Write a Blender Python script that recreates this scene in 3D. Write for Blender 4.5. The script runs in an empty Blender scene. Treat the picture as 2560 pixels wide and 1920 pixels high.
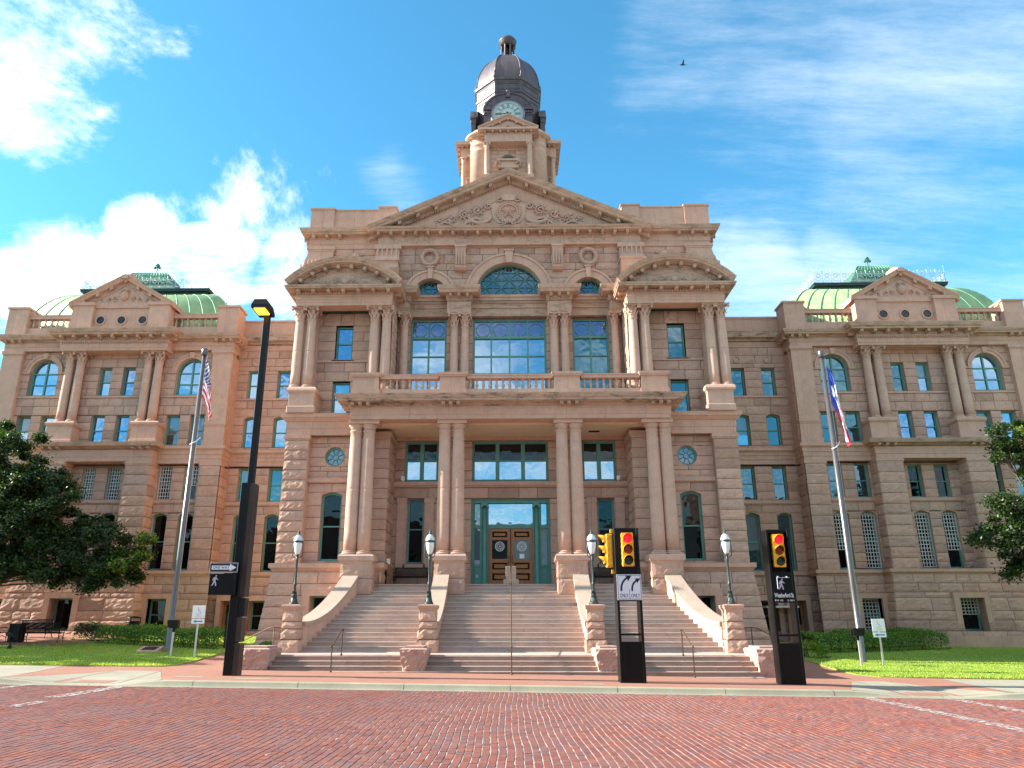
import bpy, bmesh, math, random
from mathutils import Vector, Matrix, noise
R = math.radians
PI = math.pi
rnd = random.Random(7)
S = bpy.context.scene
COL = S.collection

# ------------------------------------------------------------------ materials
def new_mat(name):
    m = bpy.data.materials.new(name); m.use_nodes = True
    nt = m.node_tree; nt.nodes.clear()
    out = nt.nodes.new('ShaderNodeOutputMaterial')
    return m, nt, out

class NT:
    """tiny helper to wire shader nodes"""
    def __init__(s, nt): s.nt = nt
    def n(s, typ, **kw):
        nd = s.nt.nodes.new(typ)
        for k, v in kw.items(): setattr(nd, k, v)
        return nd
    def l(s, a, b): s.nt.links.new(a, b)
    def val(s, sock, v):
        if hasattr(v, 'links') or isinstance(v, bpy.types.NodeSocket): s.l(v, sock)
        else: sock.default_value = v
    def math(s, op, a, b=0.0, c=None, clamp=False):
        nd = s.n('ShaderNodeMath', operation=op); nd.use_clamp = clamp
        s.val(nd.inputs[0], a); s.val(nd.inputs[1], b)
        if c is not None: s.val(nd.inputs[2], c)
        return nd.outputs[0]
    def mix(s, f, a, b, blend='MIX'):
        nd = s.n('ShaderNodeMix', data_type='RGBA', blend_type=blend)
        s.val(nd.inputs[0], f); s.val(nd.inputs[6], a); s.val(nd.inputs[7], b)
        return nd.outputs[2]
    def noise(s, vec, scale, detail=4, rough=.6):
        nd = s.n('ShaderNodeTexNoise'); nd.inputs['Scale'].default_value = scale
        nd.inputs['Detail'].default_value = detail; nd.inputs['Roughness'].default_value = rough
        if vec is not None: s.l(vec, nd.inputs['Vector'])
        return nd.outputs['Fac']
    def ramp(s, f, pts):
        nd = s.n('ShaderNodeValToRGB'); e = nd.color_ramp.elements
        while len(e) > 1: e.remove(e[0])
        e[0].position = pts[0][0]; e[0].color = c4(pts[0][1])
        for p, c in pts[1:]:
            x = e.new(p); x.color = c4(c)
        s.l(f, nd.inputs[0]); return nd.outputs[0]
    def mr(s, v, a, b, c=0., d=1., smooth=False):
        nd = s.n('ShaderNodeMapRange')
        if smooth: nd.interpolation_type = 'SMOOTHSTEP'
        s.val(nd.inputs[0], v)
        for i, q in zip((1, 2, 3, 4), (a, b, c, d)): nd.inputs[i].default_value = q
        return nd.outputs[0]
    def pos(s): return s.n('ShaderNodeNewGeometry').outputs['Position']
    def scalev(s, v, sc):
        nd = s.n('ShaderNodeVectorMath', operation='MULTIPLY'); s.l(v, nd.inputs[0]); nd.inputs[1].default_value = sc
        return nd.outputs[0]
    def bump(s, h, strength, dist=.05):
        nd = s.n('ShaderNodeBump'); nd.inputs['Strength'].default_value = strength
        nd.inputs['Distance'].default_value = dist; s.l(h, nd.inputs['Height'])
        return nd.outputs[0]
    def bsdf(s, out, col, rough=.8, metal=0., normal=None, spec=.5, **kw):
        b = s.n('ShaderNodeBsdfPrincipled')
        s.val(b.inputs['Base Color'], c4(col) if isinstance(col, (tuple, list)) else col)
        s.val(b.inputs['Roughness'], rough); s.val(b.inputs['Metallic'], metal)
        b.inputs['Specular IOR Level'].default_value = spec
        if normal is not None: s.l(normal, b.inputs['Normal'])
        for k, v in kw.items(): s.val(b.inputs[k], v)
        s.l(b.outputs[0], out.inputs[0]); return b

def c4(c): return (c[0], c[1], c[2], 1.)
def sc(c, k): return tuple(x*k for x in c)

def mat_stone(name, base, island=.16, speck=.10, joints=None, streak=0., stain=0., bump=.25, bscale=9.):
    m, nt, out = new_mat(name); N = NT(nt)
    p = N.pos()
    n1 = N.noise(p, 2.2, 5); n2 = N.noise(p, 38., 3, .7); n3 = N.noise(p, .35, 3)
    col = N.ramp(N.mr(n1, .25, .75), [(0, sc(base, .84)), (.5, base), (1, sc((base[0]*1.05, base[1]*1.03, base[2]), 1.1))])
    col = N.mix(N.mr(n3, .35, .65, 0, .5), col, c4((base[0]*1.02, base[1]*.92, base[2]*.88)))
    col = N.mix(1., col, N.ramp(n2, [(.3, (1-speck*2.2,)*3), (.7, (1+speck*1.2,)*3)]), 'MULTIPLY')
    if island:
        rp = N.n('ShaderNodeNewGeometry').outputs['Random Per Island']
        k = N.ramp(rp, [(0, (1-island, 1-island*1.05, 1-island*1.1)), (.2, (1, .99, .97)), (.4, (1+island*.3, 1+island*.12, 1+island*.12)), (.55, (1-island*.5, 1-island*.35, 1-island*.15)), (.75, (1+island*.35, 1+island*.4, 1+island*.35)), (1, (1-island*.2, 1-island*.45, 1-island*.5))])
        col = N.mix(1., col, k, 'MULTIPLY')
    h = N.math('ADD', N.math('MULTIPLY', N.noise(p, bscale, 6, .65), 1.), N.math('MULTIPLY', n2, .35))
    if joints:
        bw, bh = joints
        sx = N.n('ShaderNodeSeparateXYZ'); N.l(p, sx.inputs[0])
        cx = N.n('ShaderNodeCombineXYZ')
        N.l(N.math('ADD', sx.outputs[0], N.math('MULTIPLY', sx.outputs[1], 1.0)), cx.inputs[0]); N.l(sx.outputs[2], cx.inputs[1])
        bt = N.n('ShaderNodeTexBrick'); N.l(cx.outputs[0], bt.inputs['Vector'])
        bt.inputs['Scale'].default_value = 1.; bt.inputs['Brick Width'].default_value = bw; bt.inputs['Row Height'].default_value = bh
        bt.inputs['Mortar Size'].default_value = .009; bt.inputs['Mortar Smooth'].default_value = .3
        bt.inputs['Color1'].default_value = (.93, .93, .93, 1); bt.inputs['Color2'].default_value = (1.04, 1.03, 1.02, 1); bt.inputs['Mortar'].default_value = (.55, .5, .47, 1)
        col = N.mix(.85, col, bt.outputs['Color'], 'MULTIPLY')
        h = N.math('SUBTRACT', h, N.math('MULTIPLY', bt.outputs['Fac'], .8))
    if streak:
        sv = N.noise(N.scalev(p, (2.4, 2.4, .22)), 1.6, 5, .7)
        col = N.mix(N.mr(sv, .52, .78, 0, streak), col, c4((.10, .075, .06)))
    if stain:
        sv = N.noise(N.scalev(p, (.55, .55, 2.2)), 2.2, 6, .75)
        col = N.mix(N.mr(sv, .50, .66, 0, stain), col, c4((.045, .035, .03)))
    N.bsdf(out, col, .88, 0, N.bump(h, bump, .03), .25)
    return m

STONE = (.515, .335, .25)
M = {}
M['rock'] = mat_stone('rock_faced_granite', STONE, island=.25, streak=.24, bump=.55, bscale=11)
M['dressed'] = mat_stone('dressed_granite', (.55, .35, .26), island=0, joints=(1.9, 9.), streak=.20, bump=.12)
M['plain'] = mat_stone('smooth_granite', (.56, .365, .275), island=.06, streak=.14, bump=.1)
M['cornice'] = mat_stone('weathered_cornice_granite', (.50, .34, .245), island=0, joints=(1.7, 30.), streak=.3, stain=.5, bump=.15)
M['stained'] = mat_stone('lichen_stained_granite', (.48, .335, .25), island=0, joints=(1.7, 30.), streak=.3, stain=.85, bump=.15)
M['mortar'] = mat_stone('stone_joint', (.17, .105, .075), island=0, bump=.1)
M['step_low'] = mat_stone('weathered_granite_step', (.37, .27, .225), island=.14, speck=.06, bump=.08, streak=.2)
M['step'] = mat_stone('pink_granite_step', (.47, .365, .31), island=.14, speck=.06, bump=.08, streak=.05)
M['pinkrock'] = mat_stone('pink_granite_block', (.50, .33, .275), island=0, speck=.14, bump=.9, bscale=14)
M['tan'] = mat_stone('tan_granite_coping', (.43, .335, .265), island=0, speck=.16, bump=.2)

def simple(name, col, rough=.6, metal=0., var=.12, scale=6., bump=0., spec=.5, **kw):
    m, nt, out = new_mat(name); N = NT(nt)
    n = N.noise(N.pos(), scale, 5, .65)
    c = N.ramp(n, [(.25, sc(col, 1-var)), (.75, sc(col, 1+var))])
    N.bsdf(out, c, rough, metal, N.bump(N.noise(N.pos(), scale*6, 4), bump, .02) if bump else None, spec, **kw)
    return m
M['green'] = simple('green_painted_wood', (.095, .255, .205), .5, var=.15)
M['darkgreen'] = simple('dark_green_paint', (.025, .11, .085), .5, var=.15)
M['copper'] = None
M['wood'] = None
M['black'] = simple('black_enamel', (.0045, .004, .0045), .35, 0, .2, 3., spec=.25)
M['blackmat'] = simple('black_iron', (.007, .007, .0075), .5, .1, .25, 12., spec=.3)
M['bronze'] = simple('bronze_anodised', (.05, .034, .030), .42, .3, .25, 1.2, spec=.3)
M['steel'] = simple('satin_steel', (.13, .12, .12), .36, .55, .12, 1.5)
M['galv'] = simple('galvanised_steel', (.62, .60, .58), .45, .5, .1, 3.)
M['white'] = simple('white_paint', (.80, .80, .79), .5, var=.03)
M['whitemetal'] = simple('white_painted_bars', (.55, .53, .50), .5, var=.1)
M['signwhite'] = simple('sign_sheet_white', (.72, .71, .76), .35, var=.03)
M['signblack'] = simple('sign_sheet_black', (.012, .010, .018), .4, var=.1)
M['blue'] = simple('sign_blue', (.05, .16, .55), .45, var=.05)
M['grey'] = simple('pale_grey_print', (.42, .45, .50), .5, var=.05)
M['yellow'] = simple('signal_yellow', (.82, .40, .015), .4, var=.08)
M['soffit'] = simple('cream_plaster_soffit', (.68, .52, .36), .85, var=.05, scale=1.2)
M['greensoffit'] = simple('patina_green_soffit', (.035, .075, .05), .8, var=.25, scale=1.)
M['roofdark'] = simple('roof_felt', (.10, .09, .085), .9, var=.2)
M['domegrey'] = None
M['clockface'] = simple('opal_clock_glass', (.36, .46, .42), .35, var=.08, scale=2.)
M['clockrim'] = simple('violet_grey_painted_metal', (.17, .16, .22), .5, var=.1)
M['glasslamp'] = simple('frosted_lamp_glass', (.75, .74, .70), .35, var=.04)
M['lampgreen'] = simple('grey_green_lamp_paint', (.045, .062, .06), .42, .3, .15)
M['lampcap'] = simple('pale_lamp_cap', (.58, .60, .60), .35, .3, .1)
M['rust'] = simple('rusty_brown_iron', (.10, .055, .03), .6, .4, .35, 8.)
M['flagred'] = simple('flag_red', (.55, .012, .03), .75, var=.06)
M['flagwhite'] = simple('flag_white', (.80, .79, .80), .75, var=.03)
M['flagblue'] = simple('flag_blue', (.012, .022, .16), .75, var=.1)
M['flagblue2'] = simple('flag_bright_blue', (.03, .06, .36), .75, var=.1)
M['lead'] = simple('lead_came', (.05, .12, .105), .5)

def mat_emit(name, col, strength, base):
    m, nt, out = new_mat(name); N = NT(nt)
    b = N.bsdf(out, base, .3)
    b.inputs['Emission Color'].default_value = c4(col); b.inputs['Emission Strength'].default_value = strength
    return m
M['redlens'] = mat_emit('lit_red_lens', (1., .012, .05), .26, (.45, .01, .02))
M['amberlens'] = simple('unlit_amber_lens', (.17, .025, .006), .2)
M['greenlens'] = simple('unlit_green_lens', (.006, .035, .025), .15)
M['lampglow'] = mat_emit('lit_street_lamp_glass', (1., .42, .03), 1.4, (.8, .45, .05))
M['walkwhite'] = mat_emit('walk_signal_led', (.75, .72, .9), .06, (.30, .30, .36))

def mat_copper():
    m, nt, out = new_mat('green_copper_patina'); N = NT(nt); p = N.pos()
    n = N.noise(N.scalev(p, (1, 1, .35)), 1.3, 6, .7); n2 = N.noise(p, 9, 4)
    c = N.ramp(n, [(.25, (.15, .25, .11)), (.45, (.22, .36, .17)), (.6, (.32, .42, .18)), (.8, (.42, .48, .24))])
    c = N.mix(N.mr(n2, .5, .75, 0, .3), c, c4((.46, .50, .32)))
    N.bsdf(out, c, .6, .15, N.bump(n2, .2, .02)); return m
M['copper'] = mat_copper()
def mat_copper2():
    m, nt, out = new_mat('deep_green_copper'); N = NT(nt); p = N.pos()
    n = N.noise(N.scalev(p, (1, 1, .4)), 2, 6, .7)
    N.bsdf(out, N.ramp(n, [(.3, (.09, .25, .15)), (.7, (.17, .38, .24))]), .55, .2); return m
M['copper2'] = mat_copper2()
M['coppertrim'] = simple('dark_green_iron_trim', (.03, .055, .05), .6, .3, .2)
M['coppertrim2'] = simple('shaded_green_copper', (.06, .17, .12), .6, .2, .3, 3.)
def mat_dome():
    m, nt, out = new_mat('violet_grey_metal_dome'); N = NT(nt); p = N.pos()
    n = N.noise(N.scalev(p, (1.6, 1.6, .25)), 1.2, 6, .7)
    c = N.ramp(n, [(.3, (.065, .048, .052)), (.55, (.10, .077, .08)), (.8, (.15, .118, .12))])
    N.bsdf(out, c, .5, .35, N.bump(N.noise(p, 14, 3), .06, .02)); return m
M['domegrey'] = mat_dome()
M['domedark'] = simple('dark_violet_metal', (.05, .04, .048), .5, .3, .25, 1.5)
def mat_wood():
    m, nt, out = new_mat('varnished_oak'); N = NT(nt); p = N.pos()
    n = N.noise(N.scalev(p, (9, 9, .8)), 2.2, 6, .7)
    c = N.ramp(n, [(.3, (.24, .085, .025)), (.6, (.38, .15, .045)), (.8, (.46, .20, .07))])
    N.bsdf(out, c, .4, 0, N.bump(n, .1, .01)); return m
M['wood'] = mat_wood()

def mat_glass(name, refl, dark, wav=.012):
    m, nt, out = new_mat(name); N = NT(nt)
    n = N.noise(N.pos(), 1.1, 2)
    bmp = N.bump(n, wav, 1.)
    g = N.n('ShaderNodeBsdfGlossy'); g.inputs['Roughness'].default_value = .015
    g.inputs['Color'].default_value = c4(refl); N.l(bmp, g.inputs['Normal'])
    d = N.n('ShaderNodeBsdfDiffuse')
    d.inputs['Color'].default_value = c4(dark)
    a = N.n('ShaderNodeAddShader'); N.l(g.outputs[0], a.inputs[0]); N.l(d.outputs[0], a.inputs[1])
    N.l(a.outputs[0], out.inputs[0]); return m
M['glass'] = mat_glass('window_glass', (.30, .39, .47), (.008, .012, .016), .005)
M['glass_dull'] = mat_glass('dull_window_glass', (.12, .19, .21), (.014, .028, .032))
M['glass_dark'] = mat_glass('dark_window_glass', (.035, .04, .042), (.004, .004, .005))
M['glass_low'] = mat_glass('low_window_glass', (.14, .17, .19), (.005, .006, .008))
M['glass_blind'] = mat_glass('glass_over_pale_blind', (.10, .14, .16), (.12, .15, .15))
M['glass_deep'] = mat_glass('deep_blue_window_glass', (.20, .29, .40), (.006, .010, .016), .03)
M['stainglass'] = mat_glass('violet_leaded_glass', (.16, .17, .24), (.05, .045, .085))

def mat_leaf(name, cols, trans=.35):
    m, nt, out = new_mat(name); N = NT(nt)
    rp = N.n('ShaderNodeNewGeometry').outputs['Random Per Island']
    c = N.ramp(rp, [(i/(len(cols)-1), q) for i, q in enumerate(cols)])
    d = N.n('ShaderNodeBsdfPrincipled'); N.l(c, d.inputs['Base Color']); d.inputs['Roughness'].default_value = .42
    d.inputs['Specular IOR Level'].default_value = .45
    t = N.n('ShaderNodeBsdfTranslucent'); N.l(N.mix(1., c, c4((1.5, 1.6, .5)), 'MULTIPLY'), t.inputs[0])
    mx = N.n('ShaderNodeMixShader'); mx.inputs[0].default_value = trans
    N.l(d.outputs[0], mx.inputs[1]); N.l(t.outputs[0], mx.inputs[2]); N.l(mx.outputs[0], out.inputs[0]); return m
M['leaf'] = mat_leaf('live_oak_leaf', [(.010, .026, .007), (.019, .044, .009), (.034, .066, .012), (.065, .10, .022)])
M['leafb'] = mat_leaf('bright_oak_leaf', [(.04, .09, .012), (.08, .15, .016), (.15, .22, .022), (.26, .30, .035)], .45)
M['leafh'] = mat_leaf('hedge_leaf', [(.035, .085, .012), (.085, .18, .02), (.15, .27, .03), (.22, .33, .05)])
M['leafy'] = mat_leaf('yellow_green_shrub_leaf', [(.07, .13, .012), (.14, .22, .015), (.22, .28, .025)])
M['bark'] = simple('grey_brown_bark', (.10, .075, .055), .9, var=.4, scale=5, bump=.8)

def mat_brick_paver(name, cols, mortar=None):
    m, nt, out = new_mat(name); N = NT(nt); p = N.pos()
    rp = N.n('ShaderNodeNewGeometry').outputs['Random Per Island']
    c = N.ramp(rp, [(i/(len(cols)-1), q) for i, q in enumerate(cols)])
    n1 = N.noise(p, .5, 4); n2 = N.noise(p, 30, 4, .7); n3 = N.noise(p, 5., 5, .7)
    c = N.mix(N.mr(n1, .4, .65, 0, .35), c, c4((.20, .115, .105)))
    c = N.mix(N.mr(n3, .58, .78, 0, .35), c, c4((.22, .14, .125)))
    n4 = N.noise(N.scalev(p, (.16, 1.1, 1)), 1.0, 4, .6)       # tyre-darkened bands along the street
    c = N.mix(N.mr(n4, .48, .66, 0, .3), c, c4((.13, .075, .072)))
    n5 = N.noise(p, 1.7, 3, .5)
    c = N.mix(N.mr(n5, .67, .75, 0, .4), c, c4((.085, .05, .048)))
    c = N.mix(1., c, N.ramp(n2, [(.3, (.8, .8, .8)), (.7, (1.15, 1.15, 1.15))]), 'MULTIPLY')
    N.bsdf(out, c, .85, 0, N.bump(n2, .3, .01), .25); return m
M['brick'] = mat_brick_paver('red_street_brick', [(.165, .056, .048), (.21, .064, .047), (.245, .075, .047), (.185, .069, .056), (.165, .080, .076), (.28, .084, .046)])
def mat_sand():
    m, nt, out = new_mat('sandy_joint_filler'); N = NT(nt); p = N.pos()
    n1 = N.noise(p, .8, 4); n2 = N.noise(p, 12., 5, .7)
    c = N.ramp(n1, [(.3, (.26, .20, .165)), (.5, (.41, .34, .295)), (.7, (.50, .43, .375))])
    c = N.mix(N.mr(n2, .56, .72, 0, .7), c, c4((.16, .11, .09)))
    N.bsdf(out, c, .95); return m
M['sand'] = mat_sand()
def mat_concrete(name, col, bump=.2):
    m, nt, out = new_mat(name); N = NT(nt); p = N.pos()
    n1 = N.noise(p, .7, 6, .65); n2 = N.noise(p, 45, 3, .7); n3 = N.noise(p, 3., 5, .7)
    c = N.ramp(n1, [(.3, sc(col, .8)), (.7, sc(col, 1.12))])
    c = N.mix(N.mr(n3, .55, .8, 0, .4), c, c4(sc(col, .62)))
    c = N.mix(1., c, N.ramp(n2, [(.3, (.85,)*3), (.7, (1.1,)*3)]), 'MULTIPLY')
    N.bsdf(out, c, .9, 0, N.bump(n2, bump, .01), .3); return m
M['concrete'] = mat_concrete('pale_concrete', (.32, .285, .215))
M['kerbface'] = mat_concrete('shaded_kerb_face', (.27, .255, .185))  # shade on the kerb face and gutter put into a darker greenish tone
M['kerb'] = mat_concrete('kerb_concrete', (.33, .30, .21))
M['paverred'] = None
def mat_paver():
    m, nt, out = new_mat('fine_red_paving'); N = NT(nt); p = N.pos()
    bt = N.n('ShaderNodeTexBrick'); N.l(p, bt.inputs['Vector'])
    for k, v in (('Scale', 1.), ('Brick Width', .2), ('Row Height', .1), ('Mortar Size', .006)): bt.inputs[k].default_value = v
    bt.inputs['Color1'].default_value = c4((.30, .125, .085)); bt.inputs['Color2'].default_value = c4((.335, .15, .10)); bt.inputs['Mortar'].default_value = c4((.30, .17, .13))
    n1 = N.noise(p, .6, 5, .6); n2 = N.noise(p, 25, 4)
    c = N.mix(N.mr(n1, .4, .7, 0, .4), bt.outputs[0], c4((.32, .19, .13)))
    c = N.mix(1., c, N.ramp(n2, [(.3, (.88,)*3), (.7, (1.1,)*3)]), 'MULTIPLY')
    N.bsdf(out, c, .85, 0, N.bump(bt.outputs['Fac'], .2, -.01), .3); return m
M['paverred'] = mat_paver()
def mat_paint():
    m, nt, out = new_mat('worn_white_road_paint'); N = NT(nt); p = N.pos()
    n = N.noise(N.scalev(p, (3, 1.2, 1)), 3.5, 6, .75)
    d = N.n('ShaderNodeBsdfDiffuse'); d.inputs[0].default_value = c4((.50, .47, .44))
    t = N.n('ShaderNodeBsdfTransparent'); mx = N.n('ShaderNodeMixShader')
    N.l(N.mr(n, .46, .58, 0, .85), mx.inputs[0]); N.l(d.outputs[0], mx.inputs[2]); N.l(t.outputs[0], mx.inputs[1]); N.l(mx.outputs[0], out.inputs[0]); return m
M['paint'] = mat_paint()
def mat_lawn():
    m, nt, out = new_mat('mown_lawn'); N = NT(nt); p = N.pos()
    n1 = N.noise(p, .5, 5, .6); n2 = N.noise(N.scalev(p, (1, .6, 1)), 14, 5, .75)
    c = N.ramp(n1, [(.3, (.15, .24, .03)), (.55, (.23, .32, .04)), (.75, (.33, .38, .07))])
    c = N.mix(N.mr(n2, .35, .7, 0, .6), c, c4((.30, .36, .07)))
    c = N.mix(N.mr(N.noise(p, 1.4, 5, .7), .56, .72, 0, .7), c, c4((.40, .36, .13)))
    N.bsdf(out, c, .9, 0, N.bump(n2, .8, .04), .2); return m
M['lawn'] = mat_lawn()
M['grass'] = mat_leaf('grass_blade', [(.15, .27, .03), (.22, .34, .035), (.32, .42, .05), (.42, .46, .09)], .4)
M['straw'] = mat_leaf('dry_grass_blade', [(.38, .34, .08), (.44, .38, .14), (.28, .34, .05)], .3)
M['mulch'] = simple('soil_and_mulch', (.13, .075, .05), .95, var=.4, scale=9)
M['earth'] = simple('city_ground', (.20, .18, .15), .95, var=.2, scale=.3)
M['asphalt'] = simple('asphalt', (.055, .053, .052), .9, var=.2, scale=3)

# ------------------------------------------------------------------ mesh builder
WORLD = {}     # object -> world origin
class MB:
    def __init__(s, sx=1): s.v = []; s.f = []; s.m = []; s.sm = []; s.sx = sx
    def vert(s, p): s.v.append((p[0]*s.sx, p[1], p[2])); return len(s.v)-1
    def face(s, ids, mi=0, smooth=False):
        s.f.append(tuple(ids) if s.sx > 0 else tuple(reversed(ids))); s.m.append(mi); s.sm.append(smooth)
    def poly(s, pts, mi=0, smooth=False): s.face([s.vert(p) for p in pts], mi, smooth)
    def box(s, x0, x1, y0, y1, z0, z1, mi=0):
        i = [s.vert(p) for p in ((x0,y0,z0),(x1,y0,z0),(x1,y1,z0),(x0,y1,z0),(x0,y0,z1),(x1,y0,z1),(x1,y1,z1),(x0,y1,z1))]
        for q in ((0,1,5,4),(1,2,6,5),(2,3,7,6),(3,0,4,7),(4,5,6,7),(3,2,1,0)): s.face([i[k] for k in q], mi)
    def hexa(s, pts, mi=0):
        i = [s.vert(p) for p in pts]
        for q in ((0,1,5,4),(1,2,6,5),(2,3,7,6),(3,0,4,7),(4,5,6,7),(3,2,1,0)): s.face([i[k] for k in q], mi)
    def cbox(s, c, d, mi=0): s.box(c[0]-d[0]/2, c[0]+d[0]/2, c[1]-d[1]/2, c[1]+d[1]/2, c[2]-d[2]/2, c[2]+d[2]/2, mi)
    def bevbox(s, x0, x1, y0, y1, z0, z1, b=.02, mi=0):
        # box with chamfered vertical edges and chamfered top/bottom rims
        def ring(z, k):
            q = b
            return [(x0+q+k*0, y0+k, z), (x1-q, y0+k, z), (x1-k, y0+q, z), (x1-k, y1-q, z), (x1-q, y1-k, z), (x0+q, y1-k, z), (x0+k, y1-q, z), (x0+k, y0+q, z)]
        rs = [[s.vert(p) for p in ring(z, k)] for z, k in ((z0, b*.7), (z0+b, 0), (z1-b, 0), (z1, b*.7))]
        for a, c in zip(rs, rs[1:]):
            for i in range(8): s.face((a[i], a[(i+1)%8], c[(i+1)%8], c[i]), mi)
        s.face(rs[-1], mi); s.face(list(reversed(rs[0])), mi)
    def prism_y(s, pts, y0, y1, mi=0, back=True):     # polygon in x,z extruded along y
        a = [s.vert((x, y0, z)) for x, z in pts]; b = [s.vert((x, y1, z)) for x, z in pts]; n = len(pts)
        s.face(a, mi)
        if back: s.face(list(reversed(b)), mi)
        for i in range(n): s.face((a[(i+1)%n], a[i], b[i], b[(i+1)%n]), mi)
    def prism_x(s, pts, x0, x1, mi=0):                # polygon in y,z extruded along x
        a = [s.vert((x0, y, z)) for y, z in pts]; b = [s.vert((x1, y, z)) for y, z in pts]; n = len(pts)
        s.face(list(reversed(a)), mi); s.face(b, mi)
        for i in range(n): s.face((a[i], a[(i+1)%n], b[(i+1)%n], b[i]), mi)
    def prism_z(s, pts, z0, z1, mi=0):
        a = [s.vert((x, y, z0)) for x, y in pts]; b = [s.vert((x, y, z1)) for x, y in pts]; n = len(pts)
        s.face(list(reversed(a)), mi); s.face(b, mi)
        for i in range(n): s.face((a[i], a[(i+1)%n], b[(i+1)%n], b[i]), mi)
    def lathe(s, cx, cy, prof, n=16, mi=0, smooth=True, a0=0., a1=2*PI, cap=True, phase=0.):
        full = abs(a1-a0-2*PI) < 1e-6; rs = []
        k = n if full else n+1
        for r, z in prof:
            rs.append([s.vert((cx+r*math.cos(a0+(a1-a0)*i/n+phase), cy+r*math.sin(a0+(a1-a0)*i/n+phase), z)) for i in range(k)])
        for a, b in zip(rs, rs[1:]):
            for i in range(n): s.face((a[i], a[(i+1)%k], b[(i+1)%k], b[i]), mi, smooth)
        if cap and full:
            s.face(list(reversed(rs[0])), mi); s.face(rs[-1], mi)
    def tube(s, path, r, n=8, mi=0, smooth=True, cap=True):
        P = [Vector(p) for p in path]; rs = []
        up = Vector((0, 0, 1))
        for i, p in enumerate(P):
            t = (P[min(i+1, len(P)-1)]-P[max(i-1, 0)])
            if t.length < 1e-9: t = Vector((0, 0, 1))
            t.normalize()
            a = t.cross(up)
            if a.length < .15: a = t.cross(Vector((0, 1, 0)))
            a.normalize(); b = t.cross(a)
            rr = r[i] if isinstance(r, (list, tuple)) else r
            rs.append([s.vert(p+a*(rr*math.cos(2*PI*k/n))+b*(rr*math.sin(2*PI*k/n))) for k in range(n)])
        for a, b in zip(rs, rs[1:]):
            for k in range(n): s.face((a[k], b[k], b[(k+1)%n], a[(k+1)%n]), mi, smooth)
        if cap: s.face(rs[0], mi); s.face(list(reversed(rs[-1])), mi)
    def sphere(s, c, r, n=10, mi=0, sz=1.):
        prof = [(max(1e-4, r*math.sin(PI*i/n)), c[2]-r*sz*math.cos(PI*i/n)) for i in range(n+1)]
        s.lathe(c[0], c[1], prof, n+2, mi)
    def sweep(s, path, prof, mi=0, closed=False, cap=True, smooth=False):
        # path in plan (outward = right-hand side), prof = [(out, z)...]
        n = len(path); P = [Vector((p[0], p[1])) for p in path]; nr = []
        segs = n if closed else n-1
        for i in range(segs):
            d = (P[(i+1) % n]-P[i]); d.normalize(); nr.append(Vector((d.y, -d.x)))
        rings = []
        for i in range(n):
            if closed: a, b = nr[i-1], nr[i]
            else: a, b = nr[max(i-1, 0)], nr[min(i, segs-1)]
            m = a+b
            if m.length < 1e-6: m = a.copy()
            m.normalize(); k = 1/max(.25, m.dot(b))
            rings.append([s.vert((P[i].x+m.x*k*o, P[i].y+m.y*k*o, z)) for o, z in prof])
        q = len(prof)
        for i in range(segs):
            a, b = rings[i], rings[(i+1) % n]
            for j in range(q-1): s.face((a[j], b[j], b[j+1], a[j+1]), mi, smooth)
        if cap and not closed:
            s.face(list(reversed(rings[0])), mi); s.face(rings[-1], mi)
    def ring_arc(s, cx, cz, r0, r1, y0, y1, a0=0., a1=PI, n=20, mi=0):   # annulus in x,z facing -y
        st = []
        for i in range(n+1):
            a = a0+(a1-a0)*i/n; c, d = math.cos(a), math.sin(a)
            st.append([s.vert(p) for p in ((cx+r0*c, y0, cz+r0*d), (cx+r1*c, y0, cz+r1*d), (cx+r1*c, y1, cz+r1*d), (cx+r0*c, y1, cz+r0*d))])
        for a, b in zip(st, st[1:]):
            for j in range(4): s.face((a[j], a[(j+1) % 4], b[(j+1) % 4], b[j]), mi)
        if abs(a1-a0-2*PI) > 1e-6:
            s.face(list(reversed(st[0])), mi); s.face(st[-1], mi)
    def disc(s, cx, cz, r, y, n=24, mi=0):
        s.face([s.vert((cx+r*math.cos(2*PI*i/n), y, cz+r*math.sin(2*PI*i/n))) for i in range(n)], mi)
    def bounds(s):
        xs = [p[0] for p in s.v]; ys = [p[1] for p in s.v]; zs = [p[2] for p in s.v]
        return min(xs), max(xs), min(ys), max(ys), min(zs), max(zs)
    def mesh(s, name, mats, loc=(0, 0, 0)):
        me = bpy.data.meshes.new(name)
        me.from_pydata([(p[0]-loc[0], p[1]-loc[1], p[2]-loc[2]) for p in s.v], [], s.f)
        for m in (mats if isinstance(mats, (list, tuple)) else [mats]): me.materials.append(M[m] if isinstance(m, str) else m)
        me.polygons.foreach_set('material_index', s.m)
        me.polygons.foreach_set('use_smooth', s.sm)
        me.update(); return me
    def build(s, name, mats, parent=None, loc=None):
        if loc is None:
            b = s.bounds(); loc = ((b[0]+b[1])/2, (b[2]+b[3])/2, b[4])
        return place(name, s.mesh(name, mats, loc), parent, loc)

def place(name, me, parent=None, loc=(0, 0, 0), rz=0.):
    o = bpy.data.objects.new(name, me); COL.objects.link(o)
    w = Vector(loc); WORLD[o] = w
    if parent is not None:
        o.parent = parent; o.location = w-WORLD[parent]
    else: o.location = w
    if rz: o.rotation_euler = (0, 0, rz)
    return o

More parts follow.
